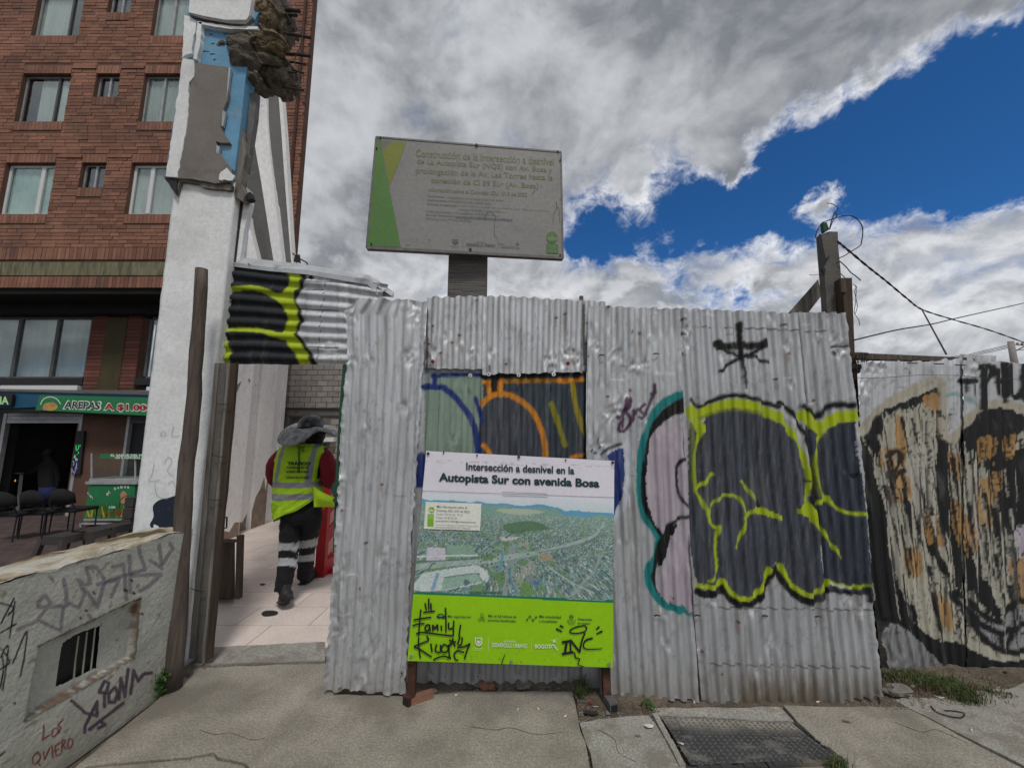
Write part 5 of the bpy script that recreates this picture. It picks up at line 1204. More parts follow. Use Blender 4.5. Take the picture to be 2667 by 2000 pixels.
    p.stroke([(985, 312), (1040, 328), (1140, 322), (1240, 326), (1312, 310)], 50, blk, w2=44, soft=5); p.stroke([(990, 300), (995, 340)], 30, blk); p.stroke([(1310, 290), (1312, 330)], 24, blk, soft=6)
    p.stroke([(1000, 340), (1080, 375), (1150, 395), (1230, 398), (1280, 425), (1330, 438)], 20, blk, w2=16, soft=4); p.stroke([(1300, 335), (1240, 368), (1150, 405), (1070, 448), (1010, 500)], 20, blk, w2=22, soft=4)
    for x, y in ((745, 142), (1450, 185), (740, 375), (1480, 378), (1610, 1265), (745, 240), (605, 245)): p.stroke([(x - 14, y), (x, y - 4), (x + 14, y + 2)], 9, c8(30, 28, 28), wob=2)
    p.stroke([(1465, 385), (1468, 430)], 14, c8(116, 84, 60), alpha=.6, soft=6); p.fill([(1900, 1215), (1960, 1212), (1962, 1245), (1920, 1250)], c8(8, 8, 9))
    p.stroke([(1790, 325), (1890, 325)], 12, blk); p.stroke([(1800, 365), (1808, 380)], 10, blk)
    # faint cross scratches of the old wires
    p.T = (0, 0, 1); p.stroke([(1766, 850), (1880, 855), (2000, 858), (2199, 866)], 2.2, c8(90, 92, 94), soft=1.2); p.stroke([(1800, 1578), (2010, 1585), (2270, 1588)], 3, c8(84, 86, 88), soft=1.2); p.stroke([(1820, 1726), (1990, 1734), (2260, 1736)], 3, c8(84, 86, 88), soft=1.2)
    st_ = fbm(p.px / 6, p.py / 45, 4, 91)
    mud = sstep(1735, 1815, p.py + (st_ - .5) * 120) * sstep(1900, 1950, p.px) * (1 - .45 * sstep(2120, 2180, p.px)) * .75; p.lay(mud, c8(92, 80, 62), .8)
    m2 = np.exp(-((p.px - 1942) / 9) ** 2) * sstep(1600, 1700, p.py) * .55; p.lay(m2, c8(88, 78, 60), .7)
    m3 = sstep(850, 800, p.py) * sstep(2060, 2120, p.px) * .5 * sstep(.4, .6, fbm(p.px / 12, p.py / 30, 3, 3)); p.lay(m3, c8(84, 86, 84), .6)
def paint_E(p):
    p.T = (2150, 880, .6147); x, y = p.px, p.py
    cream = c8(150, 147, 134); och = c8(146, 112, 66); blk_ = c8(20, 21, 23); wh = c8(150, 150, 152)
    d = fbm(x / 3.2, y / 160 + x * .05, 3, 51); drip = (d ** 3) * 260
    X = (x - 2150) / .6147; Y_ = (y - 880) / .6147
    def fld(pts, col, k=1., streak=.25, alpha=1., smooth=True):
        pp = p.xf(pts); pp = cat_rom(pp, 5, True) if smooth else pp
        yb = y - drip * k; ins = inpoly(x + p.wx, y + p.wy, pp) | (inpoly(x + p.wx, yb, pp) & inpoly(x + p.wx, y - drip * k * .5, pp))
        st2 = fbm(x / 4, y / 40, 4, 61)
        m = ins.astype(float) * alpha; cc_ = np.array(col)[None, :] * (1 + streak * (st2[:, None] * 2 - 1)); m = m[:, None]
        p.c[:, :3] = p.c[:, :3] * (1 - m) + cc_ * m; p.c[:, 3:] = p.c[:, 3:] * (1 - m) + m
    fld([(140, 470), (165, 350), (250, 270), (400, 205), (495, 195), (505, 300), (520, 420), (580, 360), (660, 290), (760, 270), (900, 290), (1100, 320), (1100, 1420), (120, 1440), (150, 900)], cream, .1)
    fld([(130, 450), (180, 470), (230, 640), (255, 760), (262, 900), (300, 1010), (360, 1180), (420, 1250), (520, 1330), (540, 1440), (100, 1440), (120, 900)], blk_, .8, .5)
    fld([(165, 400), (200, 335), (260, 300), (400, 245), (490, 215), (495, 400), (480, 420), (470, 260), (420, 270), (340, 300), (285, 310), (240, 370), (235, 480), (190, 470)], blk_, .7, .5)
    fld([(490, 430), (530, 430), (525, 600), (560, 780), (600, 900), (660, 1010), (740, 1165), (700, 1150), (610, 1050), (560, 1040), (540, 900), (500, 780), (478, 600)], blk_, .6, .4)
    fld([(430, 780), (470, 860), (510, 960), (520, 1010), (480, 960), (440, 880)], blk_, .3)
    fld([(555, 440), (570, 400), (610, 370), (640, 320), (740, 295), (830, 325), (836, 390), (800, 420), (775, 500), (745, 545), (740, 570), (690, 550), (640, 480), (590, 480)], blk_, .9, .5)
    fld([(750, 570), (790, 490), (850, 470), (1100, 500), (1100, 980), (880, 960), (810, 900), (770, 800), (730, 700)], blk_, .6, .5)
    fld([(380, 1240), (470, 1280), (560, 1290), (640, 1330), (740, 1370), (900, 1360), (1100, 1360), (1100, 1440), (360, 1440)], blk_, .0, .6)
    fld([(640, 1000), (700, 1060), (740, 1170), (690, 1150)], blk_, .3)
    for b_ in ([(290, 390), (330, 370), (345, 470), (330, 560), (380, 640), (330, 690), (280, 680), (285, 560), (235, 540), (230, 460), (290, 460)], [(420, 250), (480, 232), (482, 300), (445, 300)], [(400, 740), (480, 760), (505, 870), (440, 850), (400, 800)], [(335, 890), (400, 900), (405, 1010), (340, 960)],
               [(470, 1080), (520, 1120), (548, 1180), (530, 1225), (480, 1190)], [(642, 450), (680, 410), (720, 425), (718, 500), (660, 500)], [(760, 430), (812, 405), (808, 480), (770, 495)], [(655, 610), (740, 560), (745, 600), (715, 700), (710, 800), (650, 740)], [(540, 680), (600, 740), (650, 850), (600, 900), (550, 800)], [(520, 490), (565, 500), (570, 580), (530, 560)], [(780, 940), (850, 930), (860, 1150), (800, 1060)], [(300, 330), (330, 330), (330, 380), (300, 380)]):
        fld(b_, och, .45, .3, .86)
    teeth = [(525, 1080), (600, 1095), (660, 1160), (720, 1195), (780, 1150), (830, 1140), (1100, 1100), (1100, 1330), (820, 1330), (740, 1310), (660, 1260), (590, 1170)]
    fld(teeth, c8(128, 128, 130), 0, .2)
    p.stroke([(528, 1078), (590, 1095), (640, 1150), (700, 1190), (740, 1200), (770, 1160), (810, 1110), (850, 1120)], 22, blk_, wob=1.5); p.stroke([(535, 1095), (600, 1150), (660, 1210), (740, 1250), (800, 1230), (840, 1210)], 24, blk_, wob=1.5)
    p.stroke([(580, 1150), (640, 1230), (700, 1300), (780, 1330), (845, 1325)], 26, blk_, wob=1.5); p.stroke([(740, 1250), (745, 1310)], 14, blk_); p.stroke([(795, 1235), (775, 1320)], 14, blk_)
    rg_ = random.Random(5)
    for i in range(340):
        x0 = rg_.uniform(180, 1050); y0 = rg_.uniform(260, 1150); l_ = rg_.uniform(40, 330); sl_ = .10 + .05 * (x0 < 500)
        if y0 < 300 + 60 * (x0 > 520): continue
        p.stroke([(x0, y0), (x0 + l_ * sl_ * .5, y0 + l_ * .5), (x0 + l_ * sl_, y0 + l_)], rg_.choice((3, 4, 5, 6, 9, 14)), blk_ if rg_.random() < .78 else c8(150, 148, 138), w2=rg_.uniform(2, 4), soft=1.5)
    p.stroke([(160, 400), (200, 330), (280, 265), (400, 205), (495, 190), (500, 400), (540, 425)], 26, c8(150, 144, 130), soft=5); p.stroke([(540, 430), (600, 350), (650, 300), (740, 275), (850, 300)], 26, c8(150, 144, 130), soft=6)
    fld([(795, 820), (850, 800), (870, 940), (820, 920)], c8(170, 164, 172), .1, .2, .8); fld([(200, 1300), (300, 1210), (440, 1330), (500, 1420), (260, 1420)], wh, .2, .6, .55); fld([(360, 470), (440, 440), (450, 560), (440, 640), (380, 600)], c8(160, 156, 150), .2, .2, .55)
    sp_ = sstep(.63, .67, fbm(x / 5, y / 7, 3, 71)) * sstep(.4, .6, fbm(x / 70, y / 90, 2, 72)) * (Y_ > 300); p.lay(sp_ * .85, blk_)
    vs_ = sstep(.66, .72, fbm(x / 3.2, y / 260, 4, 73)) * (Y_ > 330) * (Y_ < 1250); p.lay(vs_ * .75, blk_)
    p.stroke([(268, 500), (290, 480), (318, 485), (322, 520), (295, 560), (265, 580), (290, 588), (330, 565)], 20, c8(40, 32, 22))
    # black dripping letters at the top right
    for s_ in ([(568, 182), (640, 182)], [(668, 125), (670, 230), (672, 300)], [(655, 125), (700, 120), (708, 150), (680, 185)], [(725, 140), (735, 235)], [(760, 110), (765, 240)], [(728, 190), (765, 180)], [(785, 115), (790, 240), (830, 245)], [(832, 110), (836, 250), (870, 250), (875, 110)], [(900, 120), (960, 112)], [(930, 120), (935, 260)]): p.stroke(s_, 24, blk_, soft=3)
    dr = (fbm(x / 4.5, y * 0, 2, 83) ** 4) * 220
    for cx_ in (600, 628, 668, 735, 765, 790, 838): p.stroke([(cx_, 200), (cx_ + 1, 225 + (cx_ * 37) % 60)], 9, blk_)
    p.stroke([(515, 245), (560, 240), (645, 282)], 16, c8(96, 128, 128), alpha=.7, soft=5)
def paint_P(p):
    p.T = (500, 640, .2486)
    p.fill([(200, 60), (1100, 60), (1110, 240), (1180, 330), (1130, 470), (1050, 560), (1110, 640), (1150, 760), (1110, 880), (1060, 930), (1150, 1000), (1250, 1130), (1290, 1300), (200, 1300)], c8(22, 25, 30), smooth=False, streak=.3)
    p.stroke([(1110, 250), (1150, 290), (1180, 340), (1150, 420), (1130, 490), (1070, 540), (1100, 640), (1140, 710), (1150, 800), (1080, 900), (1090, 930)], 38, c8(9, 9, 10)); p.stroke([(1090, 930), (1160, 1020), (1240, 1140), (1290, 1250)], 40, c8(9, 9, 10))
    p.stroke([(1020, 240), (1080, 320), (1085, 390), (1050, 440), (1020, 500), (1010, 560), (1050, 660), (1060, 760), (1050, 850), (1010, 920), (1060, 1010), (1120, 1090), (1170, 1180), (1180, 1260)], 92, lime, w2=110)
    p.stroke([(330, 485), (420, 462), (560, 448), (680, 452), (780, 478), (870, 530), (980, 530)], 30, lime, w2=56); p.stroke([(880, 520), (960, 590), (1010, 660)], 40, lime, w2=80)
    p.stroke([(275, 935), (330, 893), (450, 876), (600, 878), (740, 895), (860, 930), (960, 955)], 28, lime, w2=60); p.stroke([(270, 930), (320, 980), (360, 1040), (380, 1120), (350, 1250)], 34, lime, w2=60)
    p.stroke([(430, 1000), (700, 1010), (950, 1000)], 4, c8(40, 44, 50)); p.fill([(1215, 320), (1260, 318), (1265, 345), (1225, 352)], blk)
    for a in ([(1130, 380), (1700, 390)], [(1120, 660), (1520, 680)], [(1230, 1065), (1540, 1072)], [(1180, 460), (1370, 460)], [(1180, 300), (1235, 300)]): p.stroke(a, 8, c8(20, 20, 22), wob=0, soft=1, smooth=False)
    p.stroke([(1430, 290), (1370, 620), (1320, 1200)], 5, c8(90, 92, 94), wob=0, soft=1)
# --- the sheets
YFN = 2.50
sheet('sheet', [(930, 776), (897, 812), (904, 935), (893, 1060), (874, 1343), (867, 1460), (858, 1620), (842, 1798)], [(1112, 783), (1104, 930), (1097, 1060), (1084, 1240), (1073, 1400), (1066, 1600), (1054, 1806)], YFN, fence, wave=38, amp=.013, seed=3, tone=1.0, top=5, bot=5, edge=5, square=2.6, bow=.02,
      dents=[(1070, 800, 34, .05), (1085, 830, 26, .04), (905, 830, 30, .05), (910, 940, 24, .05), (1065, 930, 30, .035), (962, 940, 16, .03), (1050, 1060, 20, .02), (880, 1250, 26, .03), (950, 1120, 18, .02), (880, 1500, 30, .035), (870, 1640, 34, .04), (1000, 1450, 26, .015), (960, 1700, 36, .02), (940, 1780, 30, .03), (870, 1380, 18, .03)], rough=1.2,
      label='crumpled bare sheet forming the side of the doorway')
sheet('sheet', [(1072, 950), (1062, 1180), (1044, 1500), (1030, 1778)], [(1262, 952), (1256, 1190), (1246, 1500), (1236, 1778)], YFN + .05, fence, paint_Blow, wave=30, amp=.0075, seed=7, botwave=5, bot=4, tone=.92, dents=[(1200, 1000, 20, .012), (1180, 1150, 20, .02), (1120, 1760, 18, .02)])
sheet('sheet', [(1254, 952), (1252, 1190), (1240, 1500), (1232, 1776)], [(1528, 952), (1526, 1190), (1522, 1500), (1516, 1776)], YFN + .045, fence, paint_Blow, wave=30, amp=.0085, seed=9, botwave=6, bot=6, tone=.92, dents=[(1440, 980, 24, .012), (1350, 1770, 26, .03), (1450, 1768, 16, .02)])
sheet('sheet', [(1113, 774), (1106, 958)], [(1262, 771), (1259, 962)], YFN + .025, fence, paint_Bup, wave=29, seed=12, tone=.97, top=3, bot=3, dents=[(1130, 918, 18, .03), (1230, 918, 16, .03), (1200, 900, 14, .012), (1160, 880, 16, .01)])
sheet('sheet', [(1257, 770), (1256, 975)], [(1527, 783), (1520, 970)], YFN + .020, fence, paint_Bup, wave=29, seed=15, tone=1.02, top=3, bot=4, dents=[(1430, 938, 22, .035), (1475, 920, 24, .04), (1500, 935, 18, .035), (1460, 965, 26, .03), (1280, 920, 12, .01)])
sheet('sheet', [(1518, 781), (1512, 960)], [(1578, 787), (1574, 960)], YFN + .09, fence, None, wave=29, seed=16, tone=.98)
sheet('sheet', [(1516, 1480), (1516, 1800)], [(1582, 1480), (1574, 1806)], YFN + .06, fence, None, wave=60, amp=.003, seed=18, tone=.95)
sheet('sheet', [(1531, 798), (1527, 1000), (1526, 1180), (1545, 1500), (1562, 1806)], [(1768, 806), (1778, 1040), (1788, 1250), (1797, 1450), (1818, 1824)], YFN - .01, fence, paint_C, tone=.92, wave=30, seed=21, top=3, bot=3, flat=.6, dents=[(1620, 1060, 40, .05), (1590, 1080, 26, .04), (1600, 925, 30, .03), (1680, 950, 18, .03), (1650, 960, 26, .03), (1570, 1155, 22, .025), (1545, 1160, 14, .02), (1720, 1600, 20, .02), (1550, 900, 20, .03), (1735, 1680, 16, .015), (1700, 880, 20, .015)])
sheet('sheet', [(1762, 803), (1772, 1000), (1783, 1220), (1794, 1420), (1806, 1600), (1828, 1828)], [(2072, 817), (2090, 1010), (2100, 1140), (2118, 1300), (2134, 1400), (2150, 1600), (2172, 1830)], YFN - .02, fence, paint_D, tone=.90, wave=28.5, seed=25, top=3, bot=3, dents=[(1885, 925, 18, .02), (1780, 900, 20, .03), (2050, 900, 18, .02), (1960, 1580, 24, .025), (1850, 1560, 18, .02), (2010, 1680, 24, .015), (1975, 1740, 18, .015), (2060, 1000, 14, .02), (1790, 860, 14, .02), (2000, 840, 18, .01)],
      label='sheet with the black star tag above the dark bubble graffiti')
sheet('sheet', [(2062, 815), (2084, 1010), (2096, 1140), (2112, 1300), (2128, 1400), (2144, 1600), (2166, 1828)], [(2200, 814), (2214, 930), (2232, 1090), (2246, 1250), (2258, 1400), (2272, 1600), (2295, 1812)], YFN - .005, fence, paint_D, tone=.90, wave=28.5, seed=29, top=3, bot=3, edge=3, dents=[(2180, 900, 26, .04), (2190, 920, 20, .04), (2200, 1240, 14, .02), (2240, 1590, 26, .03), (2200, 1560, 20, .02), (2130, 880, 16, .015)])
# caps, washers, nails
def washer(x, y, r_, mat, Y):
    t_ = one(lambda b: b.tube([P(x, y, Y), P(x, y, Y) - Vector((0, .006, 0))], r_, 14, up=Vector((0, 0, 1))), 'washer', mat, fence)
    one(lambda b: b.tube([P(x, y, Y) - Vector((0, .006, 0)), P(x, y, Y) - Vector((0, .011, 0))], r_ * .35, 8, up=Vector((0, 0, 1))), 'screw_head', 'steel', t_)
for x, y, m_ in ((1127, 942, 'redcap'), (1479, 947, 'redcap'), (1225, 978, 'whitecap'), (1273, 975, 'whitecap'), (1351, 977, 'whitecap'), (1442, 975, 'whitecap'), (1275, 955, 'washer'), (1438, 951, 'washer')): washer(x, y, .013, m_, YFN - .005)
for x, y in ((1246, 1758), (1160, 1760), (1047, 1750), (1753, 1556)): washer(x, y, .011, 'washer', YFN - .02)
for x, y in ((1710, 1602), (1815, 1602), (1991, 1603), (2130, 1605), (1566, 925), (1708, 921)):
    one(lambda b: b.tube([P(x - 6, y + 1, YFN - .03), P(x + 1, y - 1, YFN - .045), P(x + 8, y + 1, YFN - .03)], .004, 6), 'nail', 'rust', fence)
# timber frame behind the sheets
one(lambda b: b.box(-1.08, 2.05, YFN + .12, YFN + .18, 1.95, 2.03), 'rail', 'wood', fence); one(lambda b: b.box(-1.08, 2.05, YFN + .12, YFN + .18, .45, .53), 'rail', 'wood', fence)
for x in (-1.02, -.55, .48, 1.10, 2.0): one(lambda b: b.box(x - .03, x + .03, YFN + .18, YFN + .25, -.02, 2.28), 'fence_post', 'wood', fence)
one(lambda b: b.tube([P(1514, 800, 2.8), P(1514, 772, 2.8)], .016, 8), 'pole_end', 'greywood', fence)
one(lambda b: b.ppoly([(893, 948), (905, 948), (893, 1060), (880, 1240), (876, 1440), (866, 1440), (874, 1240), (884, 1060)], 2.66, .05), 'green_edge_post', 'green', fence)
b = MB(); b.prism([P(x, y, 2.62) for x, y in ((880, 1240), (876, 1252), (866, 1262), (862, 1278), (868, 1292), (876, 1290), (866, 1302), (872, 1312), (882, 1300), (886, 1260))], (0, .01, 0)); b.build('torn_green_mesh', 'green', fence)

# right-hand fence with the skull-like mural
fence2 = thing('painted_fence', G(2450, 1745), 'lower corrugated fence at the right covered in a black, cream and ochre mural', 'fence')
sheet('sheet', [(2244, 944), (2236, 1060), (2240, 1200), (2250, 1350), (2262, 1480), (2285, 1620), (2322, 1748)], [(2515, 936), (2518, 1200), (2520, 1500), (2524, 1756)], 2.72, fence2, paint_E, wave=32, amp=.009, seed=33, Yr=2.76, top=8, bot=5, edge=7, dents=[(2270, 960, 26, .04), (2300, 950, 20, .04), (2250, 1010, 24, .04), (2245, 1150, 26, .04), (2300, 1640, 40, .04), (2360, 1290, 26, .03), (2340, 1730, 30, .03)], rough=1.5)
sheet('sheet', [(2508, 938), (2512, 1200), (2514, 1500), (2518, 1756)], [(2975, 962), (2990, 1200), (3010, 1500), (3030, 1770)], 2.75, fence2, paint_E, wave=32, amp=.009, seed=37, Yr=2.86, top=6, bot=4, edge=3, dents=[(2520, 965, 26, .04), (2540, 950, 20, .04), (2650, 1740, 30, .03)], dx=2.6, dy=5)
sheet('sheet', [(2500, 922), (2500, 990)], [(2592, 927), (2592, 990)], 2.84, fence2, None, wave=40, amp=.004, seed=41)
def beam():
    b = MB(); a, c = P(2206, 922, 2.80), P(2528, 935, 2.84)
    b.hexa([a + Vector((0, 0, -.035)), c + Vector((0, 0, -.02)), c + Vector((0, .05, -.02)), a + Vector((0, .05, -.035)), a + Vector((0, 0, .012)), c + Vector((0, 0, .010)), c + Vector((0, .05, .010)), a + Vector((0, .05, .012))]); return b
beam().build('top_beam', 'wood', fence2)
random.seed(11); b = MB()
for i in range(14):
    x = 2212 + i * 3.6; b.tube([P(x, 918, 2.78), P(x + random.uniform(-5, 5), 930, 2.765), P(x + random.uniform(-6, 6), 948, 2.78)], .0025, 5)
for i in range(6): b.tube([P(2210, 922 + i * 4, 2.77), P(2235, 918 + i * 5, 2.76), P(2262, 920 + i * 4, 2.77)], .0025, 5)
b.build('wire_binding', 'steel', fence2)
one(lambda b: b.ppoly([(2206, 946), (2262, 950), (2258, 962), (2230, 975), (2214, 972)], 2.82, .05), 'rotten_block', 'wood', fence2)
# dark strip standing in for the shade in the gap between both fences
one(lambda b: b.ppoly([(2210, 960), (2232, 960), (2252, 1300), (2300, 1790), (2270, 1790), (2236, 1300)], 2.80, .06), 'dark_gap_strip', 'soffit', fence2)
for x, y in ((2335, 1298), (2356, 1758), (2616, 1752), (2510, 1752)): one(lambda b: b.tube([P(x - 4, y, 2.70), P(x + 5, y - 3, 2.69)], .007, 6), 'nail', 'rust', fence2)
for x, y in ((2306, 939), (2376, 946), (2445, 948), (2500, 951)): one(lambda b: b.tube([P(x - 13, y - 1, 2.715), P(x, y, 2.705), P(x + 13, y, 2.715)], .004, 6), 'wire_tie', 'steel', fence2)
one(lambda b: b.tube([P(x, y, 2.712) for x, y in ((2222, 985), (2300, 984), (2400, 976), (2500, 978), (2560, 984), (2700, 990))], .0016, 5), 'strand', 'wire', fence2)

# corrugated lintel panel over the doorway
lp = thing('lintel_panel', P(760, 945, 2.95), 'horizontal corrugated panel over the doorway, half painted dark with lime lines', 'panel')
sheet('sheet', [(607, 690), (592, 780), (574, 870), (560, 948)], [(1012, 742), (985, 790), (945, 870), (925, 950)], 2.93, lp, paint_P, wave=31, amp=.013, seed=45, horiz=True, dx=2.2, dy=4, square=1.4, bot=1.5, dents=[(980, 745, 20, .03), (860, 905, 30, .02), (900, 1010, 20, .02)], flat=.2, tone=1.05)
b = MB()
def capstrip(pts_t, pts_b, Ya, Yb_):
    n_ = len(pts_t); base = len(b.v)
    for (x, y), (x2, y2) in zip(pts_t, pts_b): b.v += [P(x, y, Yb_), P(x2, y2, Ya)]
    for i in range(n_ - 1): b.face((base + 2 * i, base + 2 * i + 1, base + 2 * i + 3, base + 2 * i + 2))
capstrip([(607, 668), (700, 678), (800, 690), (960, 716), (985, 730)], [(606, 684), (700, 696), (800, 703), (958, 728), (980, 745)], 2.915, 2.99)
capstrip([(985, 730), (1024, 760)], [(980, 745), (1022, 772)], 2.915, 2.99)
capstrip([(606, 684), (700, 696), (800, 703), (958, 728), (980, 745)], [(606, 694), (700, 706), (800, 715), (958, 742), (985, 770)], 2.92, 2.915)
zc = MB(); o = b.build('folded_cap', mk('bare_zinc', tuple(zinc * 1.05), .45, metal=.6, var=.2, dirt=(.2, .2, .2), ds=6, bump=.3), lp); md = o.modifiers.new('s', 'SOLIDIFY'); md.thickness = .002
one(lambda b: b.ppoly([(985, 735), (1024, 762), (1023, 772), (960, 770), (975, 755)], 2.96, .02), 'bent_end', bpy.data.materials['bare_zinc'], lp)
one(lambda b: b.box(P(575, 945, 3.0).x, P(905, 945, 3.0).x, 3.0, 3.06, P(0, 944, 3.0).z, P(0, 900, 3.0).z), 'header_timber', 'wood2', lp)
for x, y in ((600, 782), (585, 932), (648, 688)): one(lambda b: b.tube([P(x, y, 2.93), P(x, y, 2.90)], .007, 8), 'bolt', 'washer', lp)

# =================================================================== INFORMATION BOARD ON THE FENCE
def plane_map(c, Ys):
    a, b_, d = (P(*c[i], Ys[i]) for i in (0, 1, 3)); n_ = (b_ - a).cross(d - a).normalized()
    if n_.y > 0: n_ = -n_
    o = Vector((0, 0, CH))
    def S(x, y): r = Vector(ray(x, y)); return o + r * ((a - o).dot(n_) / r.dot(n_))
    return S, n_
YB_ = 2.385
pc = [(1110, 1174), (1600, 1200), (1596, 1738), (1061, 1720)]
board = thing('information_board', P(1330, 1740, YB_), 'large white, photographic and lime green project board on steel legs against the fence', 'sign board')
S, nn = plane_map(pc, [YB_ + .015, YB_ + .015, YB_, YB_])
nu, nv = 270, 280
Ug, Vg = np.meshgrid(np.linspace(0, 1, nu), np.linspace(0, 1, nv), indexing='ij')
bx_ = (pc[0][0] * (1 - Ug) + pc[1][0] * Ug) * (1 - Vg) + (pc[3][0] * (1 - Ug) + pc[2][0] * Ug) * Vg
by_ = (pc[0][1] * (1 - Ug) + pc[1][1] * Ug) * (1 - Vg) + (pc[3][1] * (1 - Ug) + pc[2][1] * Ug) * Vg
a = P(*pc[0], YB_ + .015); u_ = (bx_ - CX) / F; v_ = (CY - by_) / F; rx, ry, rz = u_, CT - v_ * ST, ST + v_ * CT
tt = ((a - Vector((0, 0, CH))).dot(nn)) / (rx * nn.x + ry * nn.y + rz * nn.z)
bv = np.stack([rx * tt, ry * tt, rz * tt + CH], -1).reshape(-1, 3); bv[:, 1] += ((fbm(bx_ / 120, by_ / 150, 2, 4) - .5) * .006).ravel()
X = ((bx_ - 1040) / .3617).ravel(); Yy = ((by_ - 1160) / .3617).ravel(); hx = X; 
KP = .80; cP = lambda *a_: np.array(c8(*a_, k=KP))
col = np.zeros((X.size, 3)); col[:] = cP(208, 204, 214)
lineY = lambda x, y0, sl: y0 + sl * x                       # the board hangs a little down to the right
sky_y = 335 + (X - 160) * .031
pic = Yy > sky_y + 2
grad = np.clip((Yy - sky_y) / 90, 0, 1)[:, None]; skyc = cP(205, 208, 220) * (1 - grad) + cP(186, 200, 206) * grad
col = np.where(pic[:, None], skyc, col)
ridge1 = 378 + (X - 160) * .05 + 26 * np.abs(fbm(X / 170, X * 0, 3, 2) - .5) * 2 + np.where(X > 1050, 30, 0) * sstep(1050, 1250, X)
col = np.where((Yy > ridge1)[:, None] & pic[:, None], cP(92, 148, 176), col)
ridge2 = ridge1 + 14 + 60 * (fbm(X / 120, X * 0 + 5, 3, 6) - .3) - np.where((X > 600) & (X < 1150), 12, 0)
col = np.where((Yy > ridge2)[:, None], cP(118, 152, 140) * (0.8 + .4 * fbm(X / 20, Yy / 8, 3, 5)[:, None]), col)
hz = 470 + (X - 160) * .04
dpt = np.clip(Yy - hz + 30, 6, None)
g1 = (X - 850) / dpt * 24; g2 = 3800 / dpt
an = .5; qx = g1 * math.cos(an) - g2 * math.sin(an) * 1.0; qy = g1 * math.sin(an) + g2 * math.cos(an)
def cell(qx, qy, sx, sy, seed):
    ix, iy = np.floor(qx * sx), np.floor(qy * sy); r1 = vnoise(ix * 3.7 + .5, iy * 5.3 + .5, seed); fx, fy = qx * sx - ix, qy * sy - iy; return r1, fx, fy
r1, fx, fy = cell(qx, qy, 1.3, .9, 3); r2, fx2, fy2 = cell(qx, qy, 3.1, 2.2, 9)
pal = np.array([cP(60, 92, 92), cP(112, 148, 140), cP(168, 190, 184), cP(205, 215, 212), cP(150, 176, 168), cP(86, 120, 112), cP(188, 200, 196), cP(96, 140, 150), cP(132, 156, 140), cP(176, 168, 150)])
ci = (np.clip(r2 * 1.25 - .12, 0, .999) * 10).astype(int); city = pal[ci] ** 1.25 * (.62 + .62 * r1[:, None])
city = np.where(((fx < .10) | (fy < .12))[:, None], cP(98, 120, 120), city); city = np.where(((fx2 < .16) | (fy2 < .2))[:, None], city * .62, city)
city = np.where((vnoise(qx * 6, qy * 5, 44) > .9)[:, None], cP(70, 130, 170), city)
green_n = fbm(qx * .35, qy * .35, 3, 51); city = np.where((green_n > .64)[:, None], cP(104, 138, 92), city)
hzf = np.clip(1 - dpt / 190, 0, 1)[:, None]; city = city * (1 - hzf * .5) + cP(150, 178, 168) * hzf * .5
cm = Yy > hz; col = np.where(cm[:, None], city, col)
pp = Paint(X, Yy, col); pp.wx = (fbm(X / 14, Yy / 14, 3, 5) - .5) * 8; pp.wy = (fbm(X / 14, Yy / 14, 3, 9) - .5) * 6
pp.fill([(760, 570), (860, 548), (960, 545), (1060, 580), (1070, 605), (940, 615), (840, 640), (760, 610)], cP(78, 112, 74)); pp.fill([(700, 460), (900, 455), (1040, 480), (900, 500), (780, 490)], cP(176, 182, 160), alpha=.7)
rc_ = cP(132, 146, 146)
for r_ in ([(760, 1075), (765, 980), (790, 860), (800, 740), (780, 690), (740, 650)], [(860, 1075), (815, 980), (815, 860), (825, 740), (800, 690)]): pp.stroke(r_, 40, rc_, w2=22)
for r_ in ([(90, 880), (350, 850), (620, 830), (800, 800), (1000, 770), (1200, 720), (1380, 660), (1440, 610), (1470, 570)],): pp.stroke(r_, 46, cP(170, 184, 180), w2=12, alpha=.7)
pp.stroke([(1000, 770), (1200, 735), (1400, 680), (1455, 600)], 8, cP(104, 124, 124)); pp.stroke([(1240, 1080), (1320, 990), (1400, 900), (1500, 690), (1510, 600)], 26, cP(150, 168, 166), w2=8, alpha=.7); pp.stroke([(1080, 880), (1250, 990), (1400, 1060)], 8, cP(176, 188, 186))
pp.fill([(600, 870), (700, 890), (760, 940), (740, 1030), (690, 960)], cP(92, 128, 74)); pp.fill([(850, 960), (930, 1000), (985, 1060), (880, 1078), (860, 1020)], cP(96, 134, 66)); pp.fill([(740, 700), (790, 690), (780, 740)], cP(92, 128, 74)); pp.fill([(590, 830), (650, 780), (700, 800), (640, 825)], cP(92, 128, 74)); pp.fill([(830, 690), (900, 700), (960, 745), (880, 755)], cP(96, 142, 70))
for cx_, cy_, rx_, ry_ in ((880, 740, 50, 20), (890, 840, 52, 30), (705, 760, 46, 24), (700, 880, 48, 26)):
    el = [(cx_ + rx_ * math.cos(t), cy_ + ry_ * math.sin(t)) for t in np.linspace(0, 2 * math.pi, 14)]; pp.fill(el, cP(100, 132, 92)); pp.stroke(el, 12, cP(134, 150, 150))
pp.stroke([(740, 760), (735, 860), (690, 900)], 16, cP(90, 140, 170)); pp.stroke([(800, 880), (800, 960), (850, 1070)], 10, cP(60, 120, 150)); pp.fill([(850, 920), (950, 830), (980, 900), (900, 960), (860, 1060), (845, 1000)], cP(160, 160, 146), alpha=.6)
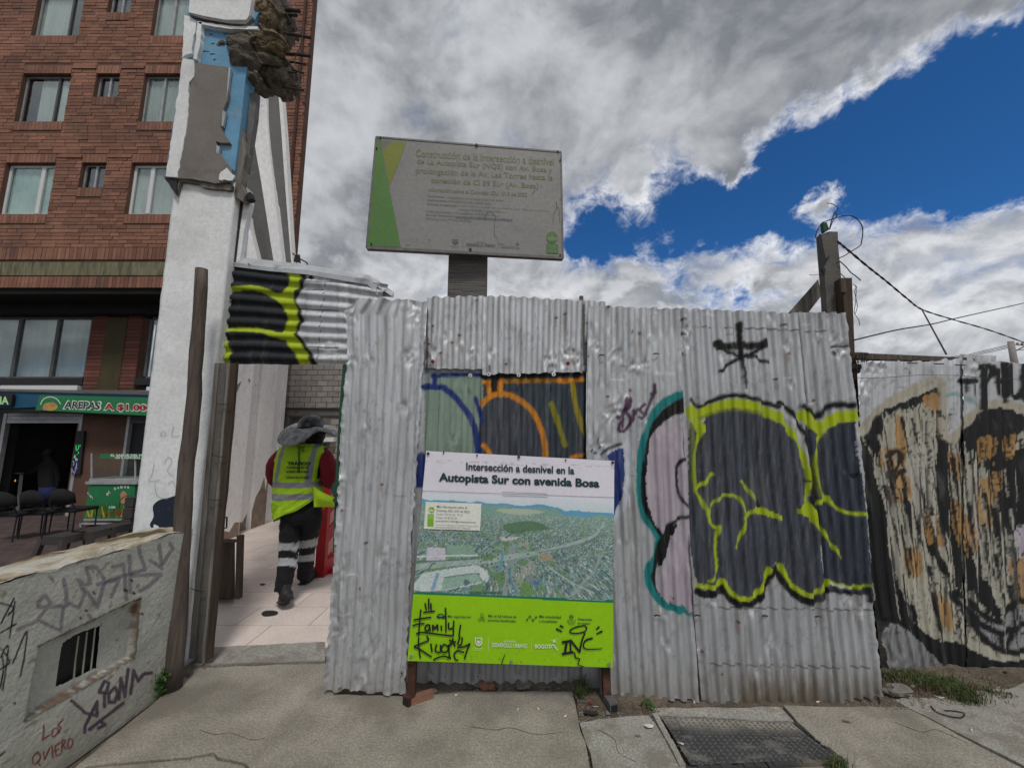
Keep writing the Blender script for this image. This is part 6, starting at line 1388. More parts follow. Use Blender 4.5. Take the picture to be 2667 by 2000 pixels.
pp.fill([(100, 1000), (170, 920), (330, 890), (560, 860), (640, 900), (640, 980), (500, 1010), (300, 1050), (100, 1055)], cP(196, 206, 204), smooth=False); pp.fill([(320, 950), (560, 920), (600, 980), (300, 1045)], cP(140, 172, 156), smooth=False); pp.stroke([(240, 1030), (275, 930)], 24, cP(120, 160, 190), smooth=False); pp.fill([(470, 960), (510, 985), (470, 1010)], cP(80, 100, 110))
pp.stroke([(320, 950), (560, 918), (605, 985)], 6, cP(90, 110, 110), smooth=False); pp.stroke([(90, 1040), (170, 1055), (300, 1050)], 8, cP(80, 96, 96))
pp.fill([(200, 730), (330, 735), (335, 830), (195, 835)], cP(196, 190, 204), smooth=False); pp.fill([(340, 720), (530, 720), (540, 780), (345, 790)], cP(128, 160, 140), smooth=False); pp.stroke([(100, 800), (330, 795), (560, 790)], 10, cP(206, 208, 208)); pp.stroke([(110, 835), (400, 825), (600, 810)], 6, cP(66, 90, 96)); pp.stroke([(210, 890), (240, 850), (260, 850)], 8, cP(66, 90, 96))
pp.fill([(1000, 770), (1100, 785), (1105, 830), (1030, 830)], cP(160, 144, 118), smooth=False); pp.fill([(900, 930), (1000, 960), (1000, 1010), (920, 990)], cP(120, 130, 130), smooth=False); pp.fill([(960, 970), (1010, 985), (1005, 1010), (965, 1000)], cP(60, 110, 160), smooth=False); pp.fill([(720, 660), (850, 655), (860, 680), (740, 685)], cP(190, 190, 186), smooth=False); pp.fill([(850, 690), (930, 700), (930, 740), (860, 715)], cP(150, 146, 138), smooth=False)
for i in range(60):
    x0 = 560 + (i * 37) % 380; y0 = 600 + (i * 53) % 440; pp.fill([(x0, y0), (x0 + 9, y0 - 5), (x0 + 14, y0 + 4), (x0 + 5, y0 + 8)], cP(54, 84, 58))
for i in range(26): x0 = 500 + i * 9; pp.fill([(x0, 1058 + (i % 3) * 4), (x0 + 10, 1050), (x0 + 12, 1070)], cP(54, 80, 66))
col = pp.c[:, :3]; sp_ = (.72 + .56 * fbm(X / 5, Yy / 4, 3, 88)) * (.9 + .2 * fbm(X / 40, Yy / 30, 3, 89)); col = np.where(cm[:, None], col * sp_[:, None], col); tn_ = (vnoise(X / 7, Yy / 4, 90) > .86) & cm & (Yy > hz + 40); col[tn_] = col[tn_] * .55; col = np.where((pic & cm)[:, None], col * .80 + cP(112, 136, 132) * .20 * (.7 + .6 * fbm(X / 9, Yy / 7, 3, 97))[:, None], col)
b0 = 1052 + (X - 100) * .0395; b1 = b0 + 20
col = np.where((Yy > b0)[:, None], cP(26, 108, 84), col); col = np.where((Yy > b1)[:, None], cP(134, 184, 10) * (.97 + .06 * fbm(X / 60, Yy / 60, 3, 2)[:, None]), col)
wm = (X > 150) & (Yy < 112 + (X - 190) * .04) ; sm = sstep(.55, .62, fbm(X / 30, Yy / 10, 3, 8))[:, None] * (np.abs(Yy - (112 + (X - 190) * .035)) < 12)[:, None]; col = col * (1 - sm * .4) + cP(150, 140, 135) * sm * .4
dst = sstep(.70, .78, fbm(X / 18, Yy / 22, 4, 29))[:, None] * (Yy > 1100)[:, None] * sstep(1350, 1560, Yy)[:, None]; col = col * (1 - dst * .5) + cP(70, 84, 40) * dst * .5
ca = np.ones((X.size, 4)); ca[:, :3] = np.clip(col, 0, .86)
obj_from('printed_face', bv, gridfaces(nu, nv)[:, ::-1], 'print', board, True, col=ca)
fr_ = MB(); cc = [S(*p_) for p_ in pc]; bk = [p_ + Vector((0, .028, 0)) for p_ in cc]
one(lambda b: b.prism([p_ + Vector((0, .005, 0)) for p_ in cc], (0, .022, 0)), 'backing_frame', 'rust', board)
kk = T(1040, 1160, .3617)
L = Letters(S, nrm=nn, base=.004); SL = .0395
def bt(t_, x0, y0, x1, y1, bold=.0, sl=SL, shear=0):  # left-top and right-bottom in crop coordinates; text falls with the board
    d_ = (x1 - x0) * sl; L.text(t_, kk(x0, y0), kk(x1, y0 + d_), kk(x1, y1 + d_), kk(x0, y1), bold=bold * .45, shear=shear)
L.mi = 0
bt('Intersección a desnivel en la', 482, 122, 1260, 177, .06); bt('Autopista Sur con avenida Bosa', 285, 195, 1440, 275, .085)
L.line([kk(163, 326), kk(850, 350), kk(1548, 374)], .8, smooth=False); L.line([kk(740, 333), kk(900, 338), kk(1065, 368)], 1.3, smooth=False) if 0 else L.line([kk(740, 334), kk(1065, 347)], .9, smooth=False); L.line([kk(740, 360), kk(1065, 371)], .9, smooth=False)
L.mi = 1; L.poly([kk(*p_) for p_ in cat_rom([(205, 405), (400, 412), (580, 418), (590, 435), (582, 600), (565, 610), (380, 604), (195, 598), (183, 585), (192, 420)], 3, True)])
L.mi = 0; bt('Más información sobre el', 272, 430, 488, 448, .03); bt('Contrato IDU 1013 de 2022:', 270, 458, 510, 476, .03); bt('puntoidu1013-2022@conconcreto.com', 265, 534, 550, 552, .03)
L.mi = 5; bt('Carrera 77G No. 60 - 39 Sur', 268, 484, 458, 500); bt('Celular: 310 58 253 45', 266, 508, 415, 525); bt('Contratista: CONSORCIO CC INTERSECCIÓN AV. BOSA', 262, 562, 566, 574); bt('Interventoría: CONSORCIO LAS TORRES 2022', 260, 580, 516, 592)
L.mi = 2; L.disc(*kk(233, 463), 8.2); L.poly([kk(205, 490), kk(250, 492), kk(247, 584), kk(202, 582)])
L.mi = 1; bt('idu', 216, 454, 250, 474, .04); bt('ATENCIÓN', 208, 498, 247, 505); bt('A LA', 218, 508, 238, 514); bt('CIUDADANÍA', 207, 518, 247, 525)
L.mi = 0
bt('Más seguridad vial', 350, 1217, 515, 1238, .025); bt('Más de 2,8 millones de', 642, 1213, 842, 1233, .025); bt('personas beneficiadas', 638, 1243, 838, 1266, .025)
bt('Más conectividad', 1008, 1216, 1162, 1236, .025); bt('y accesibilidad', 1006, 1250, 1136, 1272, .025); bt('Generación', 1284, 1235, 1386, 1254, .025); bt('de empleo', 1284, 1266, 1374, 1286, .025)
# icons
L.line([kk(*p_) for p_ in ((272, 1232), (276, 1222), (286, 1210), (304, 1208), (322, 1220), (330, 1226), (328, 1236), (272, 1234))], 2.4, smooth=False); L.poly([kk(*p_) for p_ in ((272, 1224), (330, 1227), (328, 1236), (272, 1234))]); L.disc(*kk(286, 1236), 2.4); L.disc(*kk(316, 1238), 2.4)
for s_ in ([(588, 1207), (588, 1228), (604, 1228), (604, 1207), (588, 1207)], [(585, 1232), (608, 1234)], [(586, 1236), (566, 1254), (576, 1264), (594, 1246)], [(607, 1236), (618, 1254), (608, 1264), (596, 1248)], [(590, 1244), (604, 1244)]): L.line([kk(*p_) for p_ in s_], 1.2, smooth=False)
L.line([kk(*p_) for p_ in ((918, 1252), (940, 1225), (962, 1255), (986, 1230))], 1.6, smooth=False)
for x, y in ((918, 1253), (940, 1226), (962, 1256), (986, 1231)): L.ringp(*kk(x, y), 2.0, 1.2)
L.ringp(*kk(1237, 1236), 3.6, 1.3); L.line([kk(*p_) for p_ in ((1224, 1228), (1232, 1219), (1244, 1219), (1252, 1229), (1222, 1229))], 1.5)
for s_ in ([(1226, 1250), (1216, 1262), (1222, 1284), (1250, 1286), (1252, 1262), (1246, 1250)], [(1230, 1252), (1236, 1264), (1243, 1252)], [(1222, 1270), (1250, 1272)], [(1258, 1246), (1266, 1252), (1262, 1276)], [(1212, 1250), (1212, 1268)]): L.line([kk(*p_) for p_ in s_], 1.1, smooth=False)
L.mi = 1
L.line([kk(641, 1378), kk(641, 1472)], .7, smooth=False); L.line([kk(951, 1385), kk(950, 1478)], .7, smooth=False)
bt('INSTITUTO DE', 752, 1398, 838, 1411, 0, .03); bt('DESARROLLO URBANO', 668, 1414, 918, 1444, .012, .03); bt('BOGOT', 976, 1424, 1090, 1454, .05, .02); L.line([kk(1088, 1452), kk(1100, 1428), kk(1108, 1428)], 2.2, smooth=False); L.line([kk(1108, 1426), kk(1124, 1452), kk(1138, 1468)], 3.2, smooth=False)
bt('ALCALDÍA MAYOR', 527, 1448, 611, 1455, 0, .03); bt('DE BOGOTÁ D.C.', 529, 1460, 606, 1467, 0, .03)
st_ = []; 
for i in range(10): an_ = -math.pi / 2 + i * math.pi / 5; rr = 17 if i % 2 == 0 else 7; st_.append(kk(1113 + rr * math.cos(an_), 1402 + rr * math.sin(an_)))
L.poly(st_); 
for x, y in ((1096, 1398), (1132, 1388), (1128, 1408)): L.disc(*kk(x, y), 1.2)
L.poly([kk(*p_) for p_ in ((546, 1376), (598, 1378), (598, 1416), (590, 1432), (572, 1440), (554, 1430), (546, 1412))]); L.mi = 2
L.poly([kk(*p_) for p_ in ((552, 1382), (592, 1384), (592, 1414), (572, 1432), (552, 1412))]); L.mi = 1
L.poly([kk(*p_) for p_ in ((558, 1392), (568, 1404), (572, 1392), (578, 1404), (588, 1394), (584, 1412), (578, 1414), (576, 1424), (568, 1424), (566, 1412), (560, 1410))])
bt('Imagen sujeta a posibles modificaciones', 1206, 1092, 1484, 1103, 0, .05)
L.build('emblem_print', ['dkgreen', 'ink_white', 'ink_lime', 'black', 'purple', mk('grey_ink', (.16, .16, .17), .6, bump=0)], board, kind='stuff')
# marker tags written over the board
L = Letters(S, nrm=nn, base=.008); L.mi = 0
k2 = T(1040, 1540, .2712)
def tg(pts, w_=4.2, w2=None, sm=True): L.line([k2(*p_) for p_ in pts], w_, w2, sm)
for s_ in ([(250, 105), (262, 172)], [(285, 60), (286, 168)], [(305, 105), (310, 178)], [(232, 192), (270, 190), (345, 182)], [(210, 165), (200, 260), (188, 420)], [(140, 268), (200, 255), (310, 240)], [(130, 322), (180, 305), (245, 300)],
           [(290, 310), (262, 318), (250, 350), (270, 372), (292, 345), (292, 312), (300, 375)], [(325, 372), (325, 315), (345, 350), (368, 312), (372, 370)], [(405, 318), (408, 368)], [(445, 150), (450, 260), (450, 385)], [(475, 290), (480, 350), (522, 340)], [(525, 272), (522, 350), (520, 420)],
           [(165, 402), (200, 385), (300, 392), (400, 405), (520, 418)], [(190, 430), (188, 500), (205, 630)], [(265, 418), (282, 460), (215, 490), (148, 520), (200, 545), (260, 585), (315, 620)], [(305, 490), (318, 572)], [(362, 495), (350, 560), (395, 572), (398, 500)], [(470, 520), (430, 500), (405, 550), (430, 575), (468, 555), (478, 500), (482, 600), (492, 632), (440, 612), (380, 622), (328, 650)],
           [(480, 455), (510, 470), (548, 475)], [(520, 440), (500, 500), (490, 505)], [(485, 500), (515, 480), (540, 520)], [(585, 420), (570, 470), (560, 500)], [(605, 430), (600, 490), (570, 510)], [(555, 530), (620, 520), (685, 490)], [(600, 570), (560, 560), (530, 590), (540, 640), (570, 650)], [(600, 570), (625, 572)], [(680, 490), (650, 560), (628, 640)], [(590, 310), (575, 420)]): tg(s_)
L.build('marker_tag', ['black'], board, label='black marker words Family King'); L = Letters(S, nrm=nn, base=.008)
for s_ in ([(1540, 320), (1578, 338)], [(1505, 350), (1562, 378)], [(1918, 330), (1888, 358)], [(1948, 372), (1890, 402)]): tg(s_, 5.5, 3.5)
tg([(1720, 325), (1650, 355), (1640, 385), (1700, 395), (1780, 375), (1795, 340), (1770, 320), (1690, 335)], 3.6); tg([(1780, 390), (1750, 470), (1730, 575)], 4.8); tg([(1640, 455), (1735, 578)], 5.5, sm=False); 
tg([(1560, 480), (1650, 465)], 6.5, sm=False); tg([(1605, 478), (1590, 580)], 6.5, sm=False); tg([(1560, 592), (1672, 572)], 6.5, sm=False); tg([(1640, 455), (1645, 572)], 4.5, sm=False); tg([(1855, 440), (1790, 460), (1765, 510), (1800, 545), (1945, 540)], 5.5, 2.5)
tg([(1680, 575), (1692, 625), (1730, 640), (1715, 690), (1775, 715)], 4.2, 2.4); tg([(1020, 588), (1000, 630), (982, 690)], 1.2, 3); 
L.build('marker_tag', ['black'], board, label='black marker letters INC under a ring', kind='stuff')
for x, y in ((208, 58), (860, 82), (1535, 122), (86, 1512), (806, 1556), (1510, 1572), (320, 50), (560, 70), (1198, 104)):
    p_ = S(*kk(x, y)); one(lambda b: b.tube([p_ + nn * .001, p_ + nn * .008], .0085 if y > 1400 or y in (58, 82, 122) else .005, 10, up=Vector((0, 0, 1))), 'screw', 'washer' if y > 1400 else 'steel', board)
# legs : angle iron post with a tubular foot reaching out on to the pavement
def leg(x_px, foot):
    top = P(x_px[0], 1725, YB_ + .03); bot = P(x_px[1], 1793 if x_px[0] < 1200 else 1812, YB_ + .06)
    l = one(lambda b: b.box(top.x - .022, top.x + .022, YB_ + .035, YB_ + .075, .03, .30), 'leg', 'rust', board)
    f0 = Vector((top.x, YB_ + .06, .026)); f1 = G(*foot); f1.z = .022
    d_ = (f1 - f0).normalized(); s_ = Vector((-d_.y, d_.x, 0)) * .025; h_ = Vector((0, 0, .044))
    one(lambda b: b.hexa([f0 - s_ - Vector((0, 0, .022)), f1 - s_ - Vector((0, 0, .022)), f1 + s_ - Vector((0, 0, .022)), f0 + s_ - Vector((0, 0, .022)), f0 - s_ + Vector((0, 0, .024)), f1 - s_ + Vector((0, 0, .024)), f1 + s_ + Vector((0, 0, .024)), f0 + s_ + Vector((0, 0, .024))]), 'foot', 'rust' if x_px[0] < 1200 else 'greysteel', board)
    e = d_ * .003; one(lambda b: b.hexa([f1 + e - s_ * .75 - Vector((0, 0, .014)), f1 + e * 1.6 - s_ * .75 - Vector((0, 0, .014)), f1 + e * 1.6 + s_ * .75 - Vector((0, 0, .014)), f1 + e + s_ * .75 - Vector((0, 0, .014)), f1 + e - s_ * .75 + Vector((0, 0, .016)), f1 + e * 1.6 - s_ * .75 + Vector((0, 0, .016)), f1 + e * 1.6 + s_ * .75 + Vector((0, 0, .016)), f1 + e + s_ * .75 + Vector((0, 0, .016))]), 'foot_opening', 'darkmetal', board)
leg((1072, 1068), (1056, 1838)); leg((1580, 1580), (1600, 1855))

# =================================================================== BILLBOARD ON ITS POST
bc_ = [(980, 358), (1461, 397), (1466, 672), (955, 645)]
S2, n2 = plane_map(bc_, [3.10, 3.22, 3.22, 3.10])
sg = thing('billboard', (P(1218, 700, 3.3).x, 3.3, -.02), 'faded white and green project billboard raised on a square concrete post', 'billboard')
cs = [S2(*p_) for p_ in bc_]; cen = sum(cs, Vector()) / 4
M['signboard'] = mk('faded_sign_vinyl', (.235, .232, .222), .5, var=.10, vs=2.5, dirt=(.12, .118, .10), ds=1.6, dth=(.55, .8), damt=.4, bump=.4, bs=5, bd=.01)
one(lambda b: b.prism([p_ + n2 * .002 for p_ in cs], tuple(-n2 * .03)), 'sign_face', 'signboard', sg)
def edgebar(a, c, w_=.012):
    b = MB(); d_ = (c - a).normalized(); s_ = d_.cross(n2) * w_; b.hexa([a - s_ - n2 * .04, c - s_ - n2 * .04, c + s_ - n2 * .04, a + s_ - n2 * .04, a - s_ + n2 * .006, c - s_ + n2 * .006, c + s_ + n2 * .006, a + s_ + n2 * .006]); b.build('frame_bar', 'greysteel', sg)
for i in range(4): edgebar(cs[i], cs[(i + 1) % 4], .008 if i != 2 else .012)
k3 = T(940, 340, .2652); L = Letters(S2, nrm=n2, base=.004)
M['sgreen'] = mk('sign_green', (.085, .20, .045), .5, var=.12, vs=4, bump=.2, bs=6); M['sylime'] = mk('sign_yellow_green', (.19, .215, .025), .5, var=.12, vs=4, bump=.2, bs=6)
L.mi = 4; L.poly([k3(*p_) for p_ in ((212, 230), (205, 130), (230, 100), (448, 122), (395, 260), (330, 430), (280, 550), (255, 400))]); L.mi = 3; L.poly([k3(*p_) for p_ in ((152, 85), (190, 90), (232, 330), (280, 555), (300, 680), (345, 900), (392, 1148), (66, 1136), (70, 1080))])
L.mi = 5; L.poly([k3(*p_) for p_ in ((195, 100), (310, 110), (250, 170), (215, 225))])
def st3(t_, x0, y0, x1, y1, dy, bold=0., mi=0): L.mi = mi; L.text(t_, k3(x0, y0), k3(x1, y0 + dy), k3(x1 - (y1 - y0) * 0, y1 + dy), k3(x0, y1), bold=bold * .45)
st3('Construcción de la intersección a desnivel', 540, 190, 1897, 262, 85, .03); st3('de La Autopista Sur (NQS) con Av. Bosa y', 552, 278, 1882, 345, 88, .03)
st3('prolongación de la Av. Las Torres hasta la', 540, 368, 1886, 440, 72, .03); st3('conexión de Cl 59 Sur (Av. Bosa)', 690, 465, 1742, 532, 58, .03); st3('Información sobre el Contrato IDU 1013 de 2022', 658, 565, 1632, 603, 52, .02)
st3('Contratista:', 655, 635, 822, 655, 10, .02, 1); st3('CONSORCIO CC INTERSECCIÓN AV. BOSA', 840, 648, 1396, 670, 32, 0, 1); st3('Interventoría:', 652, 672, 850, 694, 12, .02, 1); st3('CONSORCIO LAS TORRES 2022', 862, 688, 1280, 708, 24, 0, 1)
st3('Horario de atención:', 650, 710, 945, 735, 18, .02, 1); st3('lunes a viernes de 8:00 a.m. a 12:00 m. y de 1:00 p.m. a 4:30 p.m.', 962, 732, 1850, 750, 55, 0, 1); st3('sábados de 8:00 a.m. a 10:00 a.m.', 962, 768, 1430, 786, 28, 0, 1)
st3('Líneas de atención a la ciudadanía: 310 58 253 45', 645, 782, 1310, 804, 40, .0, 1); st3('Correo electrónico:', 642, 818, 918, 838, 16, .02, 1); st3('puntoidu1013-2022@conconcreto.com', 930, 836, 1488, 860, 32, .02, 2); L.line([k3(930, 862), k3(1488, 894)], .8, smooth=False); st3('Dirección: Cra. 77 G # 60-39 Sur', 640, 856, 1092, 878, 26, 0, 1)
st3('DESARROLLO URBANO', 1036, 1108, 1320, 1138, 12, .03, 6); st3('INSTITUTO DE', 1132, 1096, 1226, 1106, 4, .02, 6); st3('BOGOTÁ', 1380, 1128, 1556, 1156, 10, .03, 5)
L.mi = 6; L.line([k3(1003, 1075), k3(1000, 1156)], .5, smooth=False); L.line([k3(1352, 1100), k3(1352, 1172)], .5, smooth=False); L.poly([k3(*p_) for p_ in ((898, 1072), (956, 1074), (954, 1108), (926, 1124), (898, 1106))]); st3('ALCALDÍA MAYOR', 876, 1132, 972, 1140, 3, 0, 6); st3('DE BOGOTÁ D.C.', 884, 1144, 966, 1151, 3, 0, 6)
L.mi = 5; L.poly([k3(*p_) for p_ in ((904, 1080), (950, 1082), (948, 1104), (926, 1116), (904, 1102))]); L.mi = 6; L.poly([k3(*p_) for p_ in ((910, 1086), (922, 1096), (930, 1086), (940, 1092), (934, 1108), (918, 1106))])
L.mi = 3; L.disc(*k3(1876, 1052), 15); L.poly([k3(1822, 1112), k3(1934, 1118), (k3(1938, 1214)), k3(1822, 1206)]); L.mi = 5; st3('idu', 1836, 1035, 1920, 1078, 4, .05, 7); st3('PUNTO', 1856, 1018, 1900, 1027, 1, 0, 7); st3('ATENCIÓN', 1836, 1134, 1920, 1146, 2, .02, 7); st3('A LA', 1862, 1158, 1894, 1168, 1, .02, 7); st3('CIUDADANÍA', 1832, 1180, 1926, 1192, 2, .02, 7)
# tears
L.mi = 6
for s_ in ([(1210, 855), (1240, 810), (1280, 800), (1305, 825), (1325, 845), (1362, 842)], [(1322, 845), (1310, 930), (1316, 1040), (1335, 1055), (1345, 1105), (1350, 1110)], [(1915, 700), (1922, 760), (1890, 830), (1886, 918)], [(1922, 765), (1942, 770), (1952, 910)], [(1712, 592), (1690, 615), (1676, 642)], [(1770, 540), (1758, 560)], [(450, 1135), (460, 1122), (480, 1130)], [(660, 1084), (672, 1074), (686, 1082)], [(552, 1076), (566, 1076)], [(1950, 680), (1970, 684)]): L.line([k3(*p_) for p_ in s_], 1.3, .7)
L.mi = 7; L.line([k3(1345, 1112), k3(1412, 1116)], 1.6, smooth=False); L.mi = 5; L.poly([k3(1535, 1092), k3(1545, 1108), k3(1560, 1110), k3(1548, 1122), k3(1536, 1130), k3(1522, 1112)])
L.build('emblem_print', ['signtext', 'signtext2', 'signblue', 'sgreen', 'sylime', mk('sign_grey_print', (.165, .165, .15), .6, bump=0), 'dkframe', mk('sign_pale_print', (.25, .28, .19), .6, bump=0)], sg, kind='stuff')
for x, y in ((194, 78), (1135, 152), (1932, 213), (156, 182), (1956, 298), (104, 1118), (1075, 1172), (1955, 1228)):
    p_ = S2(*k3(x, y)); one(lambda b: b.tube([p_ + n2 * .004, p_ + n2 * .014], .012 if 1000 < x < 1200 else .007, 8, up=Vector((0, 0, 1))), 'screw', 'darkmetal', sg)
def post_box(xl_t, xr_t, yt, xl_b, xr_b, yb, Y, th, mat, name, parent, zb=-.02):
    a, b_, c, d_ = P(xl_t, yt, Y), P(xr_t, yt, Y), P(xr_b, yb, Y), P(xl_b, yb, Y)
    def ext(p0, p1): s_ = (zb - p0.z) / (p1.z - p0.z); return p0 + (p1 - p0) * s_
    d2, c2 = ext(a, d_), ext(b_, c); e = Vector((0, th, 0)); return one(lambda q_: q_.hexa([d2, c2, c2 + e, d2 + e, a, b_, b_ + e, a + e]), name, mat, parent)
post_box(1169, 1268, 655, 1165, 1266, 775, 3.27, .12, 'postconc', 'post', sg)

# =================================================================== CONCRETE POLE WITH WIRES, BRACE AND PLANK
cp = thing('broken_concrete_post', (P(2165, 812, 2.95).x, 3.0, -.02), 'square broken concrete post with tangled wires on top, rising behind the fence', 'post')
def cpole():
    b = MB(); th = Vector((0, .055, 0)); rows = [(2139, 610, 2182, 604), (2142, 650, 2183, 640), (2146, 700, 2189, 700), (2151, 760, 2193, 760), (2154, 812, 2197, 812)]
    pts = [(P(a, c, 2.95), P(d_, e, 2.95)) for a, c, d_, e in rows]; l, r_ = pts[-1]; l0, r0 = pts[-2]
    s_ = (-.02 - l.z) / (l.z - l0.z); pts.append((l + (l - l0) * s_, r_ + (r_ - r0) * s_))
    n0 = len(b.v)
    # chipped top with a rounded left corner
    a, c = pts[0]; mid = P(2160, 603, 2.95)
    b.prism([pts[1][0], a, mid, c, pts[1][1]], th)
    for (a, c), (d_, e) in zip(pts[1:], pts[2:]): b.hexa([d_, e, e + th, d_ + th, a, c, c + th, a + th])
    return b
cpole().build('post_shaft', 'conc', cp)
one(lambda b: b.ppoly(cat_rom([(2138, 610), (2144, 640), (2148, 660), (2152, 672), (2162, 666), (2152, 684), (2144, 700), (2146, 712), (2140, 704), (2136, 684), (2138, 660), (2132, 630), (2130, 618)], 3, True), 2.945, .004), 'black_drip', 'black', cp)
one(lambda b: b.tube([P(2143, 702, 2.94), P(2147, 715, 2.93)], [.02, .004], 6), 'hook', 'steel', cp)
one(lambda b: b.ppoly([(2143, 580), (2153, 579), (2160, 598), (2150, 604), (2146, 602)], 2.98, .03), 'green_cap', 'green', cp)
for pl, r_ in (([(2124, 620), (2127, 604), (2140, 582), (2152, 576), (2170, 570), (2200, 562), (2226, 566), (2246, 592), (2244, 630), (2238, 642), (2215, 656), (2200, 666), (2184, 673)], .004), ([(2160, 598), (2166, 575), (2174, 553)], .004), ([(2161, 598), (2170, 575), (2180, 562), (2176, 556), (2182, 545), (2178, 538), (2166, 531), (2154, 530)], .003), ([(2187, 680), (2198, 690), (2206, 698), (2216, 710), (2230, 720), (2242, 731)], .004),
                ([(2108, 715), (2118, 717), (2132, 715), (2146, 716)], .002), ([(2190, 713), (2202, 725), (2206, 730)], .003), ([(2221, 740), (2232, 748), (2226, 756), (2230, 780), (2233, 800), (2226, 820)], .0022), ([(2226, 742), (2230, 755), (2228, 790), (2225, 815), (2236, 832), (2239, 848)], .0022), ([(2141, 802), (2160, 788), (2190, 774)], .0022)):
    one(lambda b: b.tube([P(x, y, 2.93) for x, y in cat_rom(pl, 4)], r_, 5), 'wire', 'steel', cp)
one(lambda b: b.hexa([P(2040, 830, 3.18), P(2078, 850, 3.18), P(2078, 850, 3.26), P(2040, 830, 3.26), P(2131, 727, 3.18), P(2140, 770, 3.18), P(2140, 770, 3.26), P(2131, 727, 3.26)]), 'diagonal_brace', 'greywood', label='slanting grey timber brace leaning on the concrete post', cat='brace')
t = thing('brown_plank_post', (P(2212, 900, 2.88).x, 2.88, -.02), 'dark brown square timber post beside the concrete post, at the fence junction', 'post')
post_box(2192, 2219, 724, 2206, 2226, 915, 2.88, .08, 'wood2', 'timber', t)
one(lambda b: b.box(P(2192, 740, 2.86).x, P(2205, 740, 2.86).x, 2.865, 2.878, P(2192, 760, 2.86).z, P(2192, 724, 2.86).z), 'timber_shim', 'wood', t)
# hanging cables : each runs away to the right
def cable(px_pts, Y0, Y1, r_, label, tw=False, **k):
    pp_ = cat_rom(px_pts, 8); n_ = len(pp_)
    def path(ph): return [P(x, y, Y0 + (Y1 - Y0) * i / (n_ - 1)) + (Vector((0, math.cos(i * 1.1 + ph), math.sin(i * 1.1 + ph))) * r_ * .9 if tw else Vector()) for i, (x, y) in enumerate(pp_)]
    b = MB(); b.tube(path(0), r_, 6)
    if tw: b.tube(path(math.pi), r_, 6)
    return b.build('overhead_cable', 'cable', None, True, label=label, cat='cable', **k)
cv = lambda l: [(2000 + .3015 * x, 500 + .3015 * y) for x, y in l]
cable(cv([(600, 430), (700, 510), (880, 660), (1020, 770), (1200, 920), (1330, 1015), (1590, 1100), (1900, 1190), (2212, 1300), (2700, 1480)]), 2.95, 6.5, .006, 'thick twisted cable running down to the right from the concrete post', True)
cable(cv([(1330, 1015), (1420, 1180), (1480, 1290), (1540, 1400)]), 3.95, 2.9, .006, 'short cable branching down from the twisted cable to the painted fence')
cable(cv([(745, 1280), (1100, 1195), (1400, 1145), (1590, 1100), (1900, 1030), (2212, 960), (2700, 840)]), 3.0, 6, .006, 'straight cable rising to the right from the brown timber post')
up = thing('utility_pole', (P(2640, 940, 25).x, 25, PZ), 'distant pale utility pole with crossarms at the right frame edge', 'utility pole')
pt0, pt1 = P(2632, 889, 25), P(2642, 945, 25)
one(lambda b: b.tube([(pt1.x + .15, 25, PZ), pt1, pt0], [.2, .17, .15], 10), 'pole', 'farpole', up, smooth=True)
for y0, y1 in ((897, 901), (912, 908)): one(lambda b: b.hexa([P(2632, y0 + 1, 25), P(2700, y1 + 2, 25), P(2700, y1 + 2, 25.2), P(2632, y0 + 1, 25.2), P(2632, y0 - 1, 25), P(2700, y1, 25), P(2700, y1, 25.2), P(2632, y0 - 1, 25.2)]), 'crossarm', 'dkframe', up)
one(lambda b: b.tube([P(2641, 916, 25), P(2668, 902, 25)], .035, 6), 'strut', 'dkframe', up)
for x in (2650, 2662, 2676): one(lambda b: b.tube([P(x, 898, 25), P(x, 893, 25)], .07, 6), 'insulator', 'farpole', up)
for i, (y0, y1) in enumerate(((925, 897), (928, 901), (931, 905))): one(lambda b: b.tube([P(2300 - 400, y0 + 75, 60), P(2515, y0, 33), P(2632, y1, 25)], .02, 4), 'line_wire', 'cable', up)

# =================================================================== PEOPLE
def skin_mesh(name, V, E, Rr, mat, parent, root=0, sub=2):
    me = bpy.data.meshes.new(name); me.from_pydata([tuple(v) for v in V], E, []); o = bpy.data.objects.new(name, me); COL.objects.link(o)
    m1 = o.modifiers.new('skin', 'SKIN'); m1.use_smooth_shade = True
    for i, d_ in enumerate(me.skin_vertices[0].data):
        r_ = Rr[i]; d_.radius = r_ if isinstance(r_, tuple) else (r_, r_); d_.use_root = (i == root)
    m2 = o.modifiers.new('sub', 'SUBSURF'); m2.levels = sub; m2.render_levels = sub
    bpy.context.view_layer.update(); dg = bpy.context.evaluated_depsgraph_get(); m3 = bpy.data.meshes.new_from_object(o.evaluated_get(dg))
    v = np.array([x.co[:] for x in m3.vertices]); f = [tuple(p_.vertices) for p_ in m3.polygons]
    bpy.data.objects.remove(o); return obj_from(name, v, f, mat, parent, True)
YP = 3.70
def H(x, y, d=0): return P(x, y, YP) + Vector((0, d, 0))
man = thing('person', (H(785, 1400).x, 3.8, 0), 'worker in yellow-green safety vest, red sleeves and wide grey hat walking away through the doorway', 'person')
